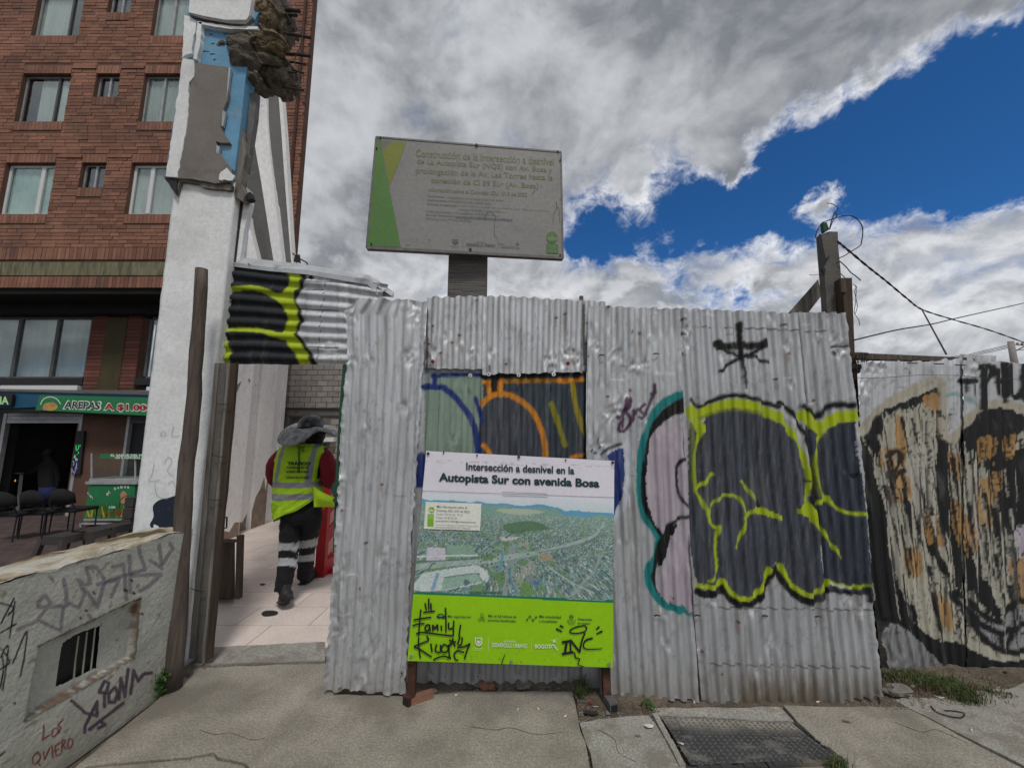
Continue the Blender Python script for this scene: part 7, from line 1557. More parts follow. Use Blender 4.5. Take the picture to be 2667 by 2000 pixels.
# body : one continuous figure under the clothes
V = []; E = []; Rr = []
def add(p_, r_, par=None):
    V.append(Vector(p_)); Rr.append(r_)
    if par is not None: E.append((par, len(V) - 1))
    return len(V) - 1
pelv = add(H(783, 1335), (.12, .09)); sp_ = add(H(782, 1270), (.11, .08), pelv); ch = add(H(785, 1205), (.12, .085), sp_); nk = add(H(795, 1165, .02), .05, ch)
hd0 = add(H(805, 1148, .05), .07, nk); hd1 = add(H(810, 1122, .06), .095, hd0); hd2 = add(H(810, 1102, .06), .075, hd1)
nose = add(H(813, 1132, .155), .014, hd1)
def arm(sh, el, wr, hdv):
    a = add(sh, .05, ch); b_ = add(el, .042, a); c = add(wr, .026, b_); d_ = (Vector(hdv)).normalized(); side_ = d_.cross(Vector((0, 0, 1))).normalized()
    pm_ = add(V[c] + d_ * .045, (.034, .016), c)
    for i, (o_, L_) in enumerate(((-.030, .062), (-.010, .072), (.010, .068), (.029, .054))):
        f0 = add(V[pm_] + d_ * .035 + side_ * o_, .0095, pm_); f1 = add(V[f0] + d_ * L_ * .5 + Vector((0, 0, -.006)), .0085, f0); add(V[f1] + d_ * L_ * .4 + Vector((0, 0, -.018)), .0075, f1)
    t0 = add(V[c] + d_ * .02 + side_ * -.035, .011, c); t1 = add(V[t0] + d_ * .03 + side_ * -.018 + Vector((0, 0, -.005)), .009, t0); add(V[t1] + d_ * .024, .008, t1)
arm(H(737, 1185), H(712, 1258, .02), H(745, 1262, .26), (.35, .9, 0)); arm(H(846, 1188), H(858, 1258, .04), H(830, 1262, .28), (-.45, .9, 0))
def legb(hp, kn, an_, to):
    a = add(hp, .075, pelv); b_ = add(kn, .052, a); c = add(an_, .036, b_); add(to, (.036, .022), c)
lf_toe = G(737, 1566); lf_toe.z = .03; rt_toe = G(789, 1517); rt_toe.z = .03
legb(H(760, 1350), H(751, 1442, .02), H(743, 1532, -.06), lf_toe + Vector((0, .06, 0)))
rk = P(797, 1432, 3.98); ra = P(791, 1496, 4.16)
legb(H(806, 1350, .03), rk, ra, rt_toe + Vector((0, .16, 0)))
skin_mesh('body', V, E, Rr, 'skin', man, sub=2)
lump('hair', tuple(H(812, 1134, .05)), (.095, .10, .12), 'hair', 4, man, 4, .12)
def soft_tube(name, path, radii, mat, parent, n=28, rings=46, wr=.010, colf=None, flat=1.0, wob=22, seed=1, cap=True):
    pts = cat_rom([tuple(p_) for p_ in path], max(2, rings // (len(path) - 1))); k = len(pts); rr = np.interp(np.linspace(0, 1, k), np.linspace(0, 1, len(radii)), radii)
    b = MB(); b.tube(pts, [(r_, r_ * flat) for r_ in rr], n, cap=cap, up=Vector((1, 0, 0)))
    v = np.array([tuple(x) for x in b.v]); c = np.repeat(np.array(pts), n, 0); out = v - c; L_ = np.linalg.norm(out, axis=1, keepdims=True) + 1e-6
    ang = np.tile(np.arange(n) * 2 * math.pi / n, k); zz_ = v[:, 2]
    nn_ = fbm(np.cos(ang) * 1.4 + zz_ * wob * .5 + seed, np.sin(ang) * 1.4 + zz_ * wob, 3, seed) - .5
    cr = (1 - np.abs(fbm(zz_ * wob * .8 + np.cos(ang) * 2, zz_ * 3 + np.sin(ang) * 2, 2, seed + 3) - .5) * 5).clip(0, 1)
    v = v + out / L_ * (nn_ * wr * 2 + cr * wr * .5)[:, None]
    col = colf(v) if colf is not None else None
    return obj_from(name, v, b.f, mat, parent, True, col=col)
def trcol(v):
    x, y = proj(v); c = np.ones((len(v), 4)); c[:, :3] = (.010, .010, .012); g_ = np.array(c8(158, 160, 164)); left = x < 774.5
    y2 = y + np.where(left, (x - 748) * -.05, (x - 797) * .10) - 4 * ((x - np.where(left, 748, 797)) / 22) ** 2 * np.where(left, 1, -1) * .5
    m = np.where(left, ((y2 > 1413) & (y2 < 1433)) | ((y2 > 1453) & (y2 < 1473)), ((y2 > 1408) & (y2 < 1427)) | ((y2 > 1446) & (y2 < 1462)))
    c[m, :3] = g_; return c
soft_tube('trouser_leg', [H(765, 1318), H(762, 1350), H(754, 1400), H(749, 1442, .01), H(748, 1475), H(745, 1510, -.03), H(743, 1534, -.05)], [.108, .098, .082, .076, .075, .068, .058], 'blacktrou', man, colf=trcol, seed=2, rings=60, wr=.011)
soft_tube('trouser_leg', [H(802, 1318), H(806, 1350, .03), P(805, 1400, 3.88), P(800, 1436, 3.98), P(797, 1465, 4.08), P(792, 1500, 4.17)], [.105, .092, .078, .073, .070, .056], 'blacktrou', man, colf=trcol, seed=6, rings=60, wr=.011)
b = MB(); b.tube([H(782, 1285), H(783, 1318), H(784, 1348), H(784, 1362)], [(.155, .12), (.165, .13), (.15, .12), (.09, .09)], 24, up=Vector((1, 0, 0))); b.build('trouser_seat', 'blackfab', man, True)
soft_tube('sleeve', [H(741, 1180), H(726, 1192), H(713, 1220, .0), H(713, 1252, .03), H(724, 1264, .13), H(745, 1264, .26)], [.055, .062, .068, .062, .05, .04], 'redfab', man, seed=3, wr=.008)
soft_tube('sleeve', [H(840, 1182), H(850, 1195), H(856, 1225, .0), H(852, 1252, .03), H(844, 1264, .14), H(828, 1264, .28)], [.055, .066, .074, .066, .05, .04], 'redfab', man, seed=5, wr=.008)
# vest
def vest():
    Lx = lambda y: np.interp(y, [1152, 1158, 1165, 1175, 1210, 1249, 1300, 1360], [768, 750, 731, 727, 722, 718, 716, 714])
    Rx = lambda y: np.interp(y, [1152, 1158, 1165, 1175, 1210, 1249, 1285, 1320], [814, 832, 848, 851, 838, 832, 834, 838])
    Dp = lambda y: np.interp(y, [1152, 1165, 1200, 1260, 1360], [.045, .09, .125, .14, .16])
    n1, n2 = 96, 90; v = np.zeros((n1, n2, 3)); PXm = np.zeros((n1, n2)); PYm = np.zeros((n1, n2))
    for i in range(n1):
        th = 2 * math.pi * i / n1; c_, s_ = math.cos(th), math.sin(th)
        hem = np.interp(c_, [-1, -.3, .3, 1], [1356, 1340, 1318, 1292]) if s_ < .2 else 1330
        for j in range(n2):
            y = 1153 + (hem - 1153) * j / (n2 - 1); l, r_ = Lx(y), Rx(y); e = .72
            cx_ = math.copysign(abs(c_) ** e, c_); sy = math.copysign(abs(s_) ** e, s_)
            x = (l + r_) / 2 + (r_ - l) / 2 * cx_; w_ = P(x, y, YP); v[i, j] = (w_.x, YP + Dp(y) * sy, w_.z); PXm[i, j] = x; PYm[i, j] = y
    x, y = PXm.ravel(), PYm.ravel(); vv = v.reshape(-1, 3)
    low_ = sstep(1255, 1340, y); nrm = np.stack([np.cos(np.repeat(np.arange(n1), n2) * 2 * math.pi / n1), np.sin(np.repeat(np.arange(n1), n2) * 2 * math.pi / n1), 0 * x], -1)
    fo = (fbm(x / 20 + y / 30, y / 34 - x / 60, 3, 7) - .5) * (.012 + .05 * low_) + (1 - np.abs(fbm(x / 30 + y / 22, y / 50, 2, 17) - .5) * 6).clip(0) * .008
    vv = vv + nrm * fo[:, None]
    cc_ = np.ones((len(x), 4)); cc_[:, :3] = c8(146, 184, 22); front = vv[:, 1] > YP; g_ = c8(120, 122, 124); be = np.zeros(len(x), bool)
    mx = (.5 + .5 * (y - 1160) / 90); l1 = np.interp(y, [1158, 1255], [748, 730]); l2 = np.interp(y, [1158, 1255], [758, 744]); r1 = np.interp(y, [1158, 1255], [826, 811]); r2 = np.interp(y, [1158, 1255], [838, 824])
    be |= ((x > l1) & (x < l2) & (y < 1256)) | ((x > r1) & (x < r2) & (y < 1256)); be |= (y > 1252) & (y < 1266); be |= (y > 1280 - (x - 775) * .01) & (y < 1297 - (x - 775) * .03)
    cc_[be, :3] = g_; ed = (y < 1156) | ((y > 1165) & (y < 1245) & ((x < Lx(y) + 1.6) | (x > Rx(y) - 1.6))); cc_[ed, :3] = (.012, .012, .012)
    f = []
    for i in range(n1):
        for j in range(n2 - 1): a = i * n2 + j; b_ = ((i + 1) % n1) * n2 + j; f.append((a, a + 1, b_ + 1, b_))
    o = obj_from('safety_vest', vv, f, 'vest', man, True, col=cc_)
    md = o.modifiers.new('s', 'SOLIDIFY'); md.thickness = .004
    return vv, f
vv, vf = vest(); bvh = BVHTree.FromPolygons([Vector(p_) for p_ in vv], vf)
def onvest(x, y):
    r = Vector(ray(x, y)); h_ = bvh.ray_cast(Vector((0, 0, CH)), r.normalized()); return (h_[0] if h_[0] else P(x, y, YP - .12)) 
kv = T(540, 930, .3196); L = Letters(onvest, base=.006)
def vt(t_, x0, y0, x1, y1, bold=.0, dy=0): L.text(t_, kv(x0, y0), kv(x1, y0 + dy), kv(x1, y1 + dy), kv(x0, y1), bold=bold)
vt('TRÁFICO', 655, 846, 842, 880, .05); vt('CONSORCIO CC', 650, 888, 832, 910, .03); vt('INTERSECCIÓN AV BOSA', 645, 920, 830, 942, .03); vt('CONTRATO IDU 1013 de 2022', 642, 970, 830, 990, .03); vt('CC', 765, 728, 795, 766, .03); vt('CONCRETO', 765, 772, 800, 780, 0)
L.line([kv(*p_) for p_ in ((742, 720), (745, 830), (742, 938))], 1.8); L.line([kv(*p_) for p_ in ((756, 720), (755, 840), (752, 946))], 1.8)
L.build('cord', ['black'], man)
# wind-blown corner of the vest
def flap():
    n_ = 16; v = []; 
    A_, B_, C_, D_ = (829, 1262), (832, 1316), (876, 1297), (875, 1321)
    for i in range(n_):
        for j in range(n_):
            s_, t_ = i / (n_ - 1), j / (n_ - 1); x = (A_[0] * (1 - t_) + B_[0] * t_) * (1 - s_) + (C_[0] * (1 - t_) + D_[0] * t_) * s_; y = (A_[1] * (1 - t_) + B_[1] * t_) * (1 - s_) + (C_[1] * (1 - t_) + D_[1] * t_) * s_
            p_ = H(x, y, -.10 + .10 * s_ - .05 * math.sin(s_ * 3.1) * math.sin(t_ * 3.1 + .5)); v.append(tuple(p_))
    o = obj_from('vest_flap', np.array(v), gridfaces(n_, n_)[:, ::-1], 'vest', man, True, col=np.tile(np.array([*c8(168, 205, 30), 1]), (n_ * n_, 1))); md = o.modifiers.new('s', 'SOLIDIFY'); md.thickness = .004
flap()
# boots
def boot(name, path, radii, sole):
    b = MB(); b.tube(cat_rom([tuple(p_) for p_ in path], 6), list(np.interp(np.linspace(0, 1, (len(path) - 1) * 6 + 1), np.linspace(0, 1, len(radii)), radii)), 16, up=Vector((1, 0, 0))); o = b.build(name, 'boot', man, True)
    b = MB(); b.tube(cat_rom([tuple(p_) for p_ in sole], 5), [(.042, .012)] * 3 + [(.050, .014)] * 5 + [(.040, .012)] * ((len(sole) - 1) * 5 + 1 - 8), 14, up=Vector((1, 0, 0))); b.build('sole', 'darkmetal', o, True)
hl = P(744, 1552, 3.60); tl = G(736, 1571); tl.z = .02
boot('boot', [P(742, 1524, 3.65), P(743, 1545, 3.63), hl + Vector((0, .02, 0)), (hl + tl) / 2 + Vector((0, .03, .015)), tl + Vector((0, .02, .02)), tl + Vector((0, .11, .02))], [.046, .048, .050, .048, .048, .03], [hl + Vector((0, -.012, -.028)), (hl + tl) / 2 + Vector((0, -.01, -.03)), tl + Vector((0, -.01, -.008)), tl + Vector((0, .12, -.006))])
hr = G(790, 1521); hr.z = .05
boot('boot', [P(791, 1490, 4.19), hr + Vector((0, .02, .05)), hr + Vector((0, .02, 0)), hr + Vector((0, .12, .0)), hr + Vector((-.0, .22, -.01)), hr + Vector((0, .28, -.015))], [.046, .050, .052, .050, .046, .028], [hr + Vector((0, -.03, -.04)), hr + Vector((0, .06, -.04)), hr + Vector((0, .16, -.04)), hr + Vector((0, .29, -.04))])
# hard hat over a wide quilted brim
def hat():
    n_ = 44; cx_, cy_ = 808, 1113; v = []; rings = 12
    for j in range(rings):
        a = (j / (rings - 1)) * math.pi / 2
        for i in range(n_):
            th = 2 * math.pi * i / n_; r_ = math.cos(a) ** .85 if j < rings - 1 else .02; h_ = H(cx_ + 31 * r_ * math.cos(th) + 3 * math.sin(a), cy_ - 32 * math.sin(a) ** .9 - 3 * math.cos(th) * math.cos(a)); v.append((h_.x, h_.y + .125 * r_ * math.sin(th), h_.z))
    f = [(j * n_ + i, j * n_ + (i + 1) % n_, (j + 1) * n_ + (i + 1) % n_, (j + 1) * n_ + i) for j in range(rings - 1) for i in range(n_)]
    obj_from('hard_hat', v, f, 'hat', man, True)
    out = cat_rom([(874, 1134, 0), (860, 1122, -.15), (845, 1128, -.20), (826, 1146, -.24), (800, 1159, -.27), (775, 1158, -.25), (750, 1146, -.17), (738, 1122, -.02), (745, 1104, .12), (762, 1100, .2), (800, 1104, .25), (838, 1110, .22), (866, 1118, .12)], 8, True)
    m_ = len(out); v = []; K = 15
    for k in range(K):
        s_ = k / (K - 1)
        for i, (x, y, d_) in enumerate(out):
            th = math.atan2(-d_ * 4, (x - cx_) / 66.); ix = cx_ + 30 * math.cos(th); iy = cy_ + 5 - 2 * math.cos(th); idp = -.122 * math.sin(th)
            x_ = ix + (x - ix) * s_; y_ = iy + (y - iy) * s_ ** 1.25 - 5 * math.sin(s_ * math.pi) ; dd_ = idp + (d_ - idp) * s_; w_ = H(x_, y_); ri = .006 * abs(math.sin(s_ * 15.7)); v.append((w_.x, w_.y + dd_, w_.z + ri))
    f = [(k * m_ + i, k * m_ + (i + 1) % m_, (k + 1) * m_ + (i + 1) % m_, (k + 1) * m_ + i) for k in range(K - 1) for i in range(m_)]
    o = obj_from('hat_brim', v, f, 'brim', man, True); md = o.modifiers.new('s', 'SOLIDIFY'); md.thickness = .012; md.offset = -1
hat()
# the dark figure in the shop
sm_ = thing('person', (P(125, 1340, 9.9).x, 10.0, PZ), 'dark clothed person leaning at the counter inside the unlit shop', 'person')
V = []; E = []; Rr = []
K_ = lambda x, y, d=0: P(x, y, 9.9) + Vector((0, d, 0))
pv = add(K_(130, 1275), .16); s1_ = add(K_(128, 1245), .17, pv); s2_ = add(K_(127, 1215), .18, s1_); n1_ = add(K_(127, 1195), .07, s2_); h1_ = add(K_(128, 1182), .11, n1_); h2_ = add(K_(129, 1171), .09, h1_); add(K_(122, 1183, -.12), .02, h1_)
a_ = add(K_(112, 1212), .08, s2_); b2_ = add(K_(94, 1226), .065, a_); c_ = add(K_(72, 1232), .04, b2_); pm_ = add(K_(65, 1233), (.035, .02), c_)
for o_ in (-.03, -.01, .01, .03): f0_ = add(V[pm_] + Vector((-.04, o_, 0)), .01, pm_); add(V[f0_] + Vector((-.05, 0, -.01)), .009, f0_)
a_ = add(K_(146, 1214), .08, s2_); b2_ = add(K_(153, 1240), .065, a_); c_ = add(K_(150, 1262), .04, b2_); add(K_(149, 1272), (.035, .02), c_)
for hx, kx in ((122, 118), (138, 140)): a_ = add(K_(hx, 1290), .11, pv); b2_ = add(K_(kx, 1318), .08, a_); c_ = add(K_(kx, 1340), .05, b2_); add(Vector((K_(kx, 1345).x - .05, 9.75, PZ + .04)), .045, c_)
skin_mesh('body', V, E, Rr, 'blackfab', sm_)
M['bluefab'] = mk('blue_fabric', (.012, .02, .10), .9, bump=0)
b = MB(); b.tube([K_(131, 1268), K_(128, 1290), K_(122, 1312)], [.19, .17, .12], 14, up=Vector((1, 0, 0))); b.build('trousers', 'bluefab', sm_, True)
lump('head', tuple(K_(129, 1178)), (.10, .11, .13), 'hair', 6, sm_, 3, .1)

# =================================================================== STEEL ACCESS COVER
cov = thing('access_cover', G(1950, 1990), 'worn diamond plate steel cover set in the pavement in a rough concrete rim', 'access cover')
cp_ = [(1722, 1866), (2064, 1884), (2186, 1976), (1800, 1992)]
C4 = [G(*p_) for p_ in cp_]
M['plateA'] = mk('dusty_diamond_plate', (.1, .1, .1), .55, metal=.45, var=.25, vs=6, bump=.5, bs=60, bd=.003, attr=True)
S_g, T_g = np.meshgrid(np.linspace(0, 1, 150), np.linspace(0, 1, 90), indexing='ij'); c4 = [np.array(p_) for p_ in C4]
pv_ = ((c4[0] * (1 - S_g[..., None]) + c4[1] * S_g[..., None]) * (1 - T_g[..., None]) + (c4[3] * (1 - S_g[..., None]) + c4[2] * S_g[..., None]) * T_g[..., None]).reshape(-1, 3)
sg_, tg_ = S_g.ravel(), T_g.ravel(); du = sstep(.42, .02, tg_ - .22 * (fbm(sg_ * 7, tg_ * 7, 4, 3) - .5) + .10 * (sg_ < .12)) + .45 * sstep(.55, .75, fbm(sg_ * 9, tg_ * 9, 4, 9)); du = np.clip(du, 0, 1)[:, None]
pc_ = np.ones((len(sg_), 4)); pc_[:, :3] = np.array([.075, .076, .080]) * (1 - du) + np.array([.27, .245, .205]) * du; pc_[:, 3] = du[:, 0]
obj_from('plate', pv_, gridfaces(150, 90)[:, ::-1], 'plateA', cov, True, col=pc_)
b = MB()
for i in range(24):
    for j in range(13):
        s_, t_ = (i + .5) / 24, (j + .5) / 13; p_ = (C4[0] * (1 - s_) + C4[1] * s_) * (1 - t_) + (C4[3] * (1 - s_) + C4[2] * s_) * t_
        an_ = R(35 if (i + j) % 2 else -55); d_ = Vector((math.cos(an_), math.sin(an_), 0)) * .0135; e_ = Vector((-math.sin(an_), math.cos(an_), 0)) * .0052; h_ = Vector((0, 0, .003))
        n0 = len(b.v); p_.z = .0; b.v += [p_ + d_, p_ + e_, p_ - d_, p_ - e_, p_ + d_ * .5 + h_, p_ + e_ * .5 + h_, p_ - d_ * .5 + h_, p_ - e_ * .5 + h_]
        for q_ in ((4, 5, 6, 7), (0, 1, 5, 4), (1, 2, 6, 5), (2, 3, 7, 6), (3, 0, 4, 7)): b.face([n0 + k_ for k_ in q_])
b.build('raised_treads', mk('worn_tread', (.13, .127, .12), .5, metal=.4, bump=0), cov, kind='stuff')
def rim(a, c, w_, nm, mat, z=.012):
    a, c = G(*a), G(*c); d_ = (c - a).normalized(); s_ = Vector((-d_.y, d_.x, 0)) * w_; n_ = 14; b = MB(); prev = None
    for i in range(n_):
        p0 = a + (c - a) * i / n_; p1 = a + (c - a) * (i + 1) / n_; zz_ = z + random.uniform(-.004, .004)
        b.prism([p0, p0 + s_ * random.uniform(.85, 1.1), p1 + s_ * random.uniform(.85, 1.1), p1], (0, 0, zz_)) if 0 else b.hexa([p0 - Vector((0, 0, .03)), p1 - Vector((0, 0, .03)), p1 + s_ - Vector((0, 0, .03)), p0 + s_ - Vector((0, 0, .03)), p0 + Vector((0, 0, zz_)), p1 + Vector((0, 0, zz_)), p1 + s_ + Vector((0, 0, zz_)), p0 + s_ + Vector((0, 0, zz_))])
    b.build(nm, mat, cov)
rim((1712, 1862), (1786, 1996), -.028, 'rim', 'walk2'); rim((1786, 1999), (1992, 1990), -.022, 'rim', 'plate', .008); rim((1996, 1990), (2200, 1980), -.022, 'rim', 'plate', .012); rim((2068, 1884), (2192, 1976), .010, 'rim', 'plate', .002)

# =================================================================== LOOSE STONES, LITTER AND WEEDS
def stone(px_, s_, mat, label, cat='stone', sq=1., name='stone', group=None, seed=None):
    g_ = G(*px_); o = lump(name, (g_.x, g_.y, s_[2] * .75), s_, mat, seed or random.randint(1, 99), None, 3, .35, 2.5); tag(o, label, cat, group); return o
stone((2338, 1812), (.075, .05, .038), 'stone', 'grey fist-sized stone in front of the painted fence corner')
stone((1270, 1792), (.05, .03, .025), 'brickbit', 'pinkish square brick fragment under the middle of the information board', 'brick fragment', name='brick_fragment')
stone((1248, 1787), (.035, .025, .022), 'stone', 'rounded grey stone left of the square brick fragment')
t = one(lambda b: b.box(G(1108, 1800).x - .07, G(1108, 1800).x + .06, 2.44, 2.48, -.01, .035, rot=.5), 'brick_fragment', 'brickbit', label='long broken brick piece beside the left leg of the information board', cat='brick fragment')
stone((1130, 1803), (.022, .015, .012), 'stone', 'small pebble right of the long broken brick')
stone((1362, 1792), (.05, .03, .026), 'stone', 'triangular grey stone under the right half of the information board')
stone((1302, 1795), (.018, .03, .012), 'stone', 'thin stone chip between the brick fragment and triangular stone')
stone((1582, 1861), (.014, .012, .01), 'stone', 'small pebble beside the right foot of the information board')
random.seed(21); b = MB()
def pebble(b, x, y, z, r_):
    n0 = len(b.v); b.v += [Vector((x + r_ * math.cos(a) * random.uniform(.7, 1.2), y + r_ * math.sin(a) * random.uniform(.7, 1.2), z)) for a in np.linspace(0, 5.2, 6)]; b.v.append(Vector((x, y, z + r_ * random.uniform(.5, .9))))
    for i in range(6): b.face((n0 + i, n0 + (i + 1) % 6, n0 + 6))
for i in range(1500):
    q_ = random.random()
    if q_ < .35: x, y = random.uniform(1500, 1720), random.uniform(1795, 1885)
    elif q_ < .75: x, y = random.uniform(2240, 2667), random.uniform(1760, 1860)
    elif q_ < .88: x, y = random.uniform(440, 560), random.uniform(1730, 1800)
    else: x, y = random.uniform(1060, 1520), random.uniform(1782, 1802)
    g_ = G(x, y); pebble(b, g_.x, g_.y, -.004 if q_ < .9 else 0, random.uniform(.002, .008))
for i in range(700):
    x, y = random.uniform(200, 2660), random.uniform(1800, 2000); g_ = G(x, y); pebble(b, g_.x, g_.y, 0, random.uniform(.0012, .004))
b.build('gravel', 'stone', kind='stuff', label='scattered gravel and grit on the pavement', cat='gravel')
# loose earth banked along the fence foot
def mound(name, px_, hgt, label, seed):
    n1_, n2_ = 70, 26; v = []; a, c, d_, e = (G(*p_) for p_ in px_)
    for i in range(n1_):
        for j in range(n2_):
            s_, t_ = i / (n1_ - 1), j / (n2_ - 1); p_ = (a * (1 - s_) + c * s_) * (1 - t_) + (e * (1 - s_) + d_ * s_) * t_; ed = math.sin(math.pi * min(max(s_, 0), 1)) ** .5 * (1 - t_) ** .7
            v.append((p_.x, p_.y, -.012 + hgt * ed * (.4 + fbm(np.array([s_ * 12.]), np.array([t_ * 4.]), 4, seed)[0])))
    tag(obj_from(name, np.array(v), gridfaces(n1_, n2_)[:, ::-1], 'dirtm', None, True), label, 'soil', kind='stuff')
mound('loose_soil', [(1500, 1788), (1740, 1812), (1735, 1866), (1505, 1885)], .025, 'bare soil and rubble between slabs at the foot of the grey fence', 3)
mound('loose_soil', [(2270, 1745), (2700, 1745), (2700, 1800), (2300, 1850)], .05, 'bank of dry soil along the foot of the painted fence', 8)
mound('loose_soil', [(1050, 1776), (1530, 1776), (1525, 1806), (1060, 1808)], .018, 'strip of soil under the information board', 5)
mound('loose_soil', [(420, 1770), (560, 1716), (575, 1750), (440, 1812)], .02, 'dusty soil heaped round the foot of the log post', 6)
def blades(name, spots, label, cat, kind=None, mat='leaf', group=None, seed=1, wd=.0018, droop=.9):
    random.seed(seed); b = MB()
    for (cx_, cy_, n_, hh, sp__) in spots:
        g_ = G(cx_, cy_)
        for i in range(n_):
            x = g_.x + random.gauss(0, sp__); y = g_.y + random.gauss(0, sp__ * .6); h_ = hh * random.uniform(.45, 1.1); a = random.uniform(0, 6.28); l_ = h_ * random.uniform(.1, droop); dx_, dy_ = math.cos(a) * l_, math.sin(a) * l_; w_ = Vector((-math.sin(a), math.cos(a), 0)) * wd
            p0 = Vector((x, y, -.01)); p1 = Vector((x + dx_ * .3, y + dy_ * .3, h_ * .6)); p2 = Vector((x + dx_, y + dy_, h_ * (.95 - .4 * l_ / h_))); n0 = len(b.v)
            b.v += [p0 - w_, p0 + w_, p1 - w_ * .8, p1 + w_ * .8, p2]; b.face((n0, n0 + 1, n0 + 3, n0 + 2)); b.face((n0 + 2, n0 + 3, n0 + 4))
    return b.build(name, mat, label=label, cat=cat, kind=kind, group=group)
blades('grass', [(2330, 1775, 160, .05, .05), (2400, 1778, 360, .06, .07), (2450, 1790, 520, .075, .07), (2490, 1808, 420, .07, .05), (2520, 1825, 200, .05, .035), (2360, 1770, 260, .07, .06), (2570, 1800, 160, .03, .05), (2610, 1808, 90, .02, .04), (2320, 1768, 200, .045, .03), (2430, 1772, 380, .05, .09), (2550, 1770, 120, .03, .06)], 'green grass at the foot of the painted fence', 'grass', 'stuff', seed=4)
blades('dry_grass', [(2360, 1785, 120, .06, .07), (2460, 1805, 200, .06, .07), (2540, 1815, 120, .04, .06)], 'dry brown stems mixed through the grass at the painted fence', 'dry grass', 'stuff', mat='dryleaf', seed=14)
blades('grass_tuft', [(1512, 1812, 60, .11, .022), (1522, 1806, 30, .14, .02)], 'thin grass tuft growing near the right end of the information board', 'grass tuft', seed=5)
blades('grass_tuft', [(2180, 1998, 170, .05, .03)], 'short grass tuft at the bottom frame edge by the access cover', 'grass tuft', seed=6)
blades('grass_tuft', [(1632, 1808, 30, .035, .012)], 'tiny green tuft against the fence right of the information board', 'grass tuft', seed=9)
def weed(px_, n_, hh, label, seed):
    random.seed(seed); g_ = G(*px_); t = thing('weed', g_, label, 'weed'); bs_ = MB(); bl = MB()
    for i in range(n_):
        a = random.uniform(0, 6.28); l_ = hh * random.uniform(.2, .5); top = g_ + Vector((math.cos(a) * l_ * .6, math.sin(a) * l_ * .5, hh * random.uniform(.4, 1))); st_ = g_ + Vector((random.uniform(-.02, .02), random.uniform(-.02, .02), -.01)); bs_.tube([st_, (st_ + top) / 2 + Vector((0, 0, .02)), top], .0018, 4)
        for k in range(9):
            s_ = random.uniform(.35, 1.05); c = st_.lerp(top, s_) + Vector((random.gauss(0, .012), random.gauss(0, .012), random.gauss(0, .01))); u_ = Vector((random.gauss(0, 1), random.gauss(0, 1), random.gauss(0, .5))).normalized(); v_ = u_.cross(Vector((random.gauss(0, .4), random.gauss(0, .4), 1))).normalized(); q_ = random.uniform(.007, .014); n0 = len(bl.v)
            bl.v += [c - u_ * q_, c + v_ * q_ * .6, c + u_ * q_, c - v_ * q_ * .6]; bl.face((n0, n0 + 1, n0 + 2, n0 + 3))
    bs_.build('stems', 'leafy', t); bl.build('leaves', 'leafy', t, kind='stuff')
weed((408, 1815), 22, .17, 'leafy green weed between the low wall and the log post', 2); weed((455, 1786), 8, .07, 'small low weed on the doorway side of the log post', 3); weed((1690, 1842), 6, .05, 'tiny withered weed beside the access cover corner', 8)
random.seed(31); b = MB()
for i in range(60):
    g_ = G(random.gauss(1682, 18), random.gauss(1842, 12)); a = random.uniform(0, 3.14); l_ = random.uniform(.01, .03); b.tube([g_ + Vector((0, 0, .004)), g_ + Vector((math.cos(a) * l_, math.sin(a) * l_, random.uniform(.002, .02)))], .0016, 4)
for i in range(50):
    g_ = G(random.uniform(1510, 1570), random.uniform(1815, 1865)); a = random.uniform(0, 3.14); l_ = random.uniform(.006, .03); b.tube([g_ + Vector((0, 0, .004)), g_ + Vector((math.cos(a) * l_, math.sin(a) * l_, random.uniform(.0, .012)))], .0018, 4)
for i in range(40):
    g_ = G(random.uniform(2310, 2420), random.uniform(1790, 1850)); a = random.uniform(0, 3.14); l_ = random.uniform(.006, .03); b.tube([g_ + Vector((0, 0, .004)), g_ + Vector((math.cos(a) * l_, math.sin(a) * l_, random.uniform(.0, .012)))], .0018, 4)
b.build('dead_twigs', 'dryleaf', kind='stuff', label='dry leaves and broken twigs on the soil patches', cat='twigs')
def scrap(px_, pts, mat, label, cat='litter', h_=.006, name='litter'):
    g_ = G(*px_); k = len(pts); b = MB(); b.v = [Vector((g_.x + x * .01, g_.y + y * .01, .004 + random.uniform(0, h_))) for x, y in pts]; b.face(range(k)); o = b.build(name, mat, label=label, cat=cat); md = o.modifiers.new('s', 'SOLIDIFY'); md.thickness = .0012; return o
scrap((1690, 1894), [(-2.6, -1), (-1, -1.8), (1.5, -1.2), (2.6, .4), (1, 1.8), (-1.6, 1.5)], 'paper', 'crumpled white plastic scrap left of the access cover', h_=.015)
scrap((1660, 1918), [(-1.5, .2), (0, -.5), (1.6, -.6), (.5, .4)], 'greysteel', 'dark silvery wrapper scrap below the white scrap')
scrap((2202, 1880), [(-2, .5), (0, -.6), (2.4, -1.2), (1, .3)], 'dryleaf', 'dark curled dry leaf on the slab right of the access cover', 'leaf', name='dry_leaf')
scrap((1537, 1838), [(-1, .8), (.6, .9), (1.2, -.5), (-.4, -.8)], 'redcap', 'pink and red wrapper scrap in the soil by the board', h_=.02)
scrap((1550, 1845), [(-1.6, .3), (1.8, .7), (2, .1), (-1.2, -.4)], 'paper', 'white folded wrapper beside the pink scrap', h_=.02)
scrap((2378, 1792), [(-1.2, .5), (.8, .9), (1.2, -.4), (-.8, -.6)], 'paper', 'white paper scrap on the soil near the grey stone', h_=.02)
scrap((2446, 1824), [(-2.2, 1), (0, .6), (2.4, -1.4), (.4, -.8)], 'paper', 'crumpled white and red wrapper in the grass', h_=.025)
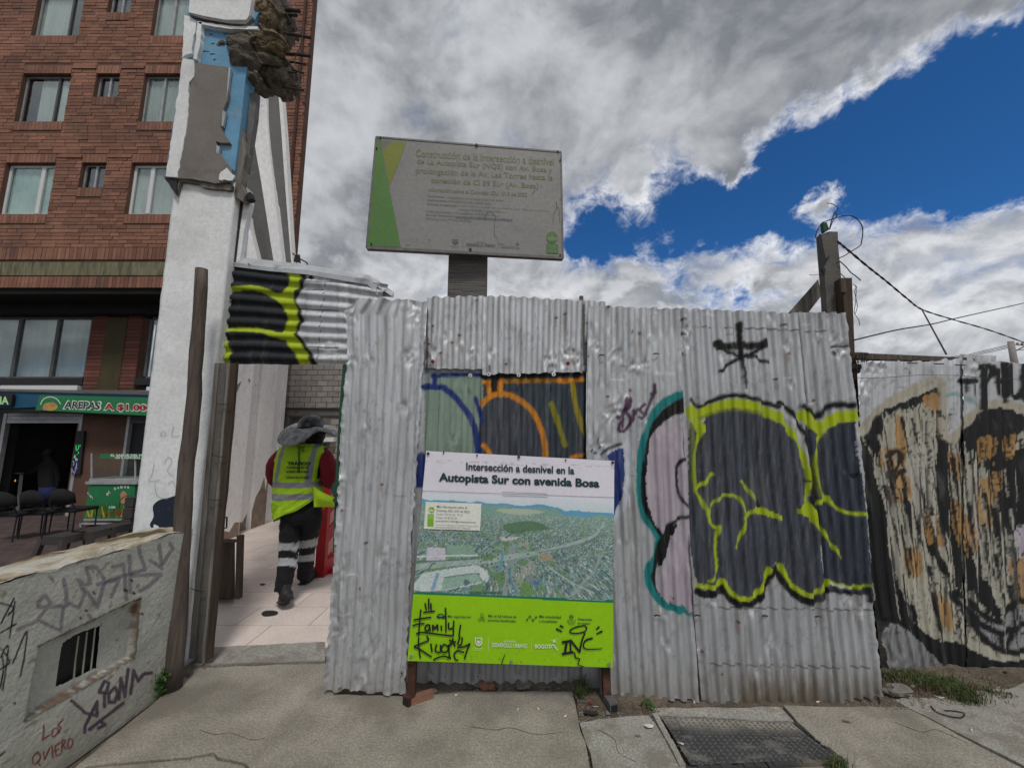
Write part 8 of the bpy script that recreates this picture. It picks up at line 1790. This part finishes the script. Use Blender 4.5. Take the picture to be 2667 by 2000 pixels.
scrap((2455, 1832), [(-1, .6), (1, .2), (1.6, -1), (0, -.6)], 'redcap', 'small red wrapper piece in the grass', h_=.02)
one(lambda b: b.tube([G(1522, 1858) + Vector((0, 0, .010)), G(1542, 1862) + Vector((0, 0, .010)), G(1557, 1860) + Vector((0, 0, .008))], [.010, .011, .007], 8), 'cigar_stub', 'boot', label='dark brown stick lying in the soil by the board foot', cat='stick')
random.seed(41)
but = MB().tube
def butt(x, y, a, lb):
    g_ = G(x, y); d_ = Vector((math.cos(a), math.sin(a), 0)) * .012; t = thing('cigarette_butt', (g_.x, g_.y, 0), 'small cigarette butt ' + lb, 'cigarette butt', 'cigarette butts on the ground'); z_ = Vector((0, 0, .005))
    one(lambda b: b.tube([g_ - d_ + z_, g_ + d_ * .1 + z_], .0038, 8), 'paper', 'paper', t); one(lambda b: b.tube([g_ + d_ * .1 + z_, g_ + d_ + z_], .0039, 8), 'filter', 'filter', t)
for x, y, a, lb in ((1190, 1811, .3, 'on the slab right of the long broken brick, under the board'), (1350, 1847, 1.2, 'on the slab below the board, leftmost of three in a row'), (1400, 1846, 2.2, 'on the slab below the board, middle one of three in a row'), (1474, 1866, .6, 'at the right edge of the slab below the board'), (1808, 1829, 1.4, 'in the gap between two grey sheets at the fence foot'),
                    (2131, 1829, .2, 'at the foot of the mud-stained fence sheet'), (2372, 1813, .1, 'in the soil beside the grey fist-sized stone'), (1774, 1938, 2.7, 'on the left rim of the steel access cover'), (2530, 1902, .9, 'on the bare slab at the lower right')): butt(x, y, a, lb)
one(lambda b: b.tube([G(x, y) + Vector((0, 0, .006)) for x, y in cat_rom([(2425, 1840), (2440, 1856), (2475, 1868), (2505, 1870), (2512, 1860), (2490, 1854), (2460, 1852)], 5)], .003, 6), 'loose_cable', 'cable', label='thin dark cable curled on the ground before the grass', cat='cable')
one(lambda b: b.prism([G(*p_) + Vector((0, 0, .0005)) for p_ in reversed(cat_rom([(681, 1597), (690, 1591), (710, 1590), (724, 1594), (720, 1601), (700, 1605), (685, 1604)], 3, True))], (0, 0, .0022)), 'floor_patch', 'darkmetal', label='dark worn patch in the tiled floor behind the walking worker', cat='floor patch')
one(lambda b: b.prism([G(*p_) + Vector((0, 0, .0005)) for p_ in reversed(cat_rom([(676, 1521), (686, 1519), (692, 1522), (682, 1525)], 3, True))], (0, 0, .0022)), 'floor_patch', 'darkmetal', label='tiny dark patch in the tiled floor left of the worker', cat='floor patch')
bpy.context.view_layer.update()
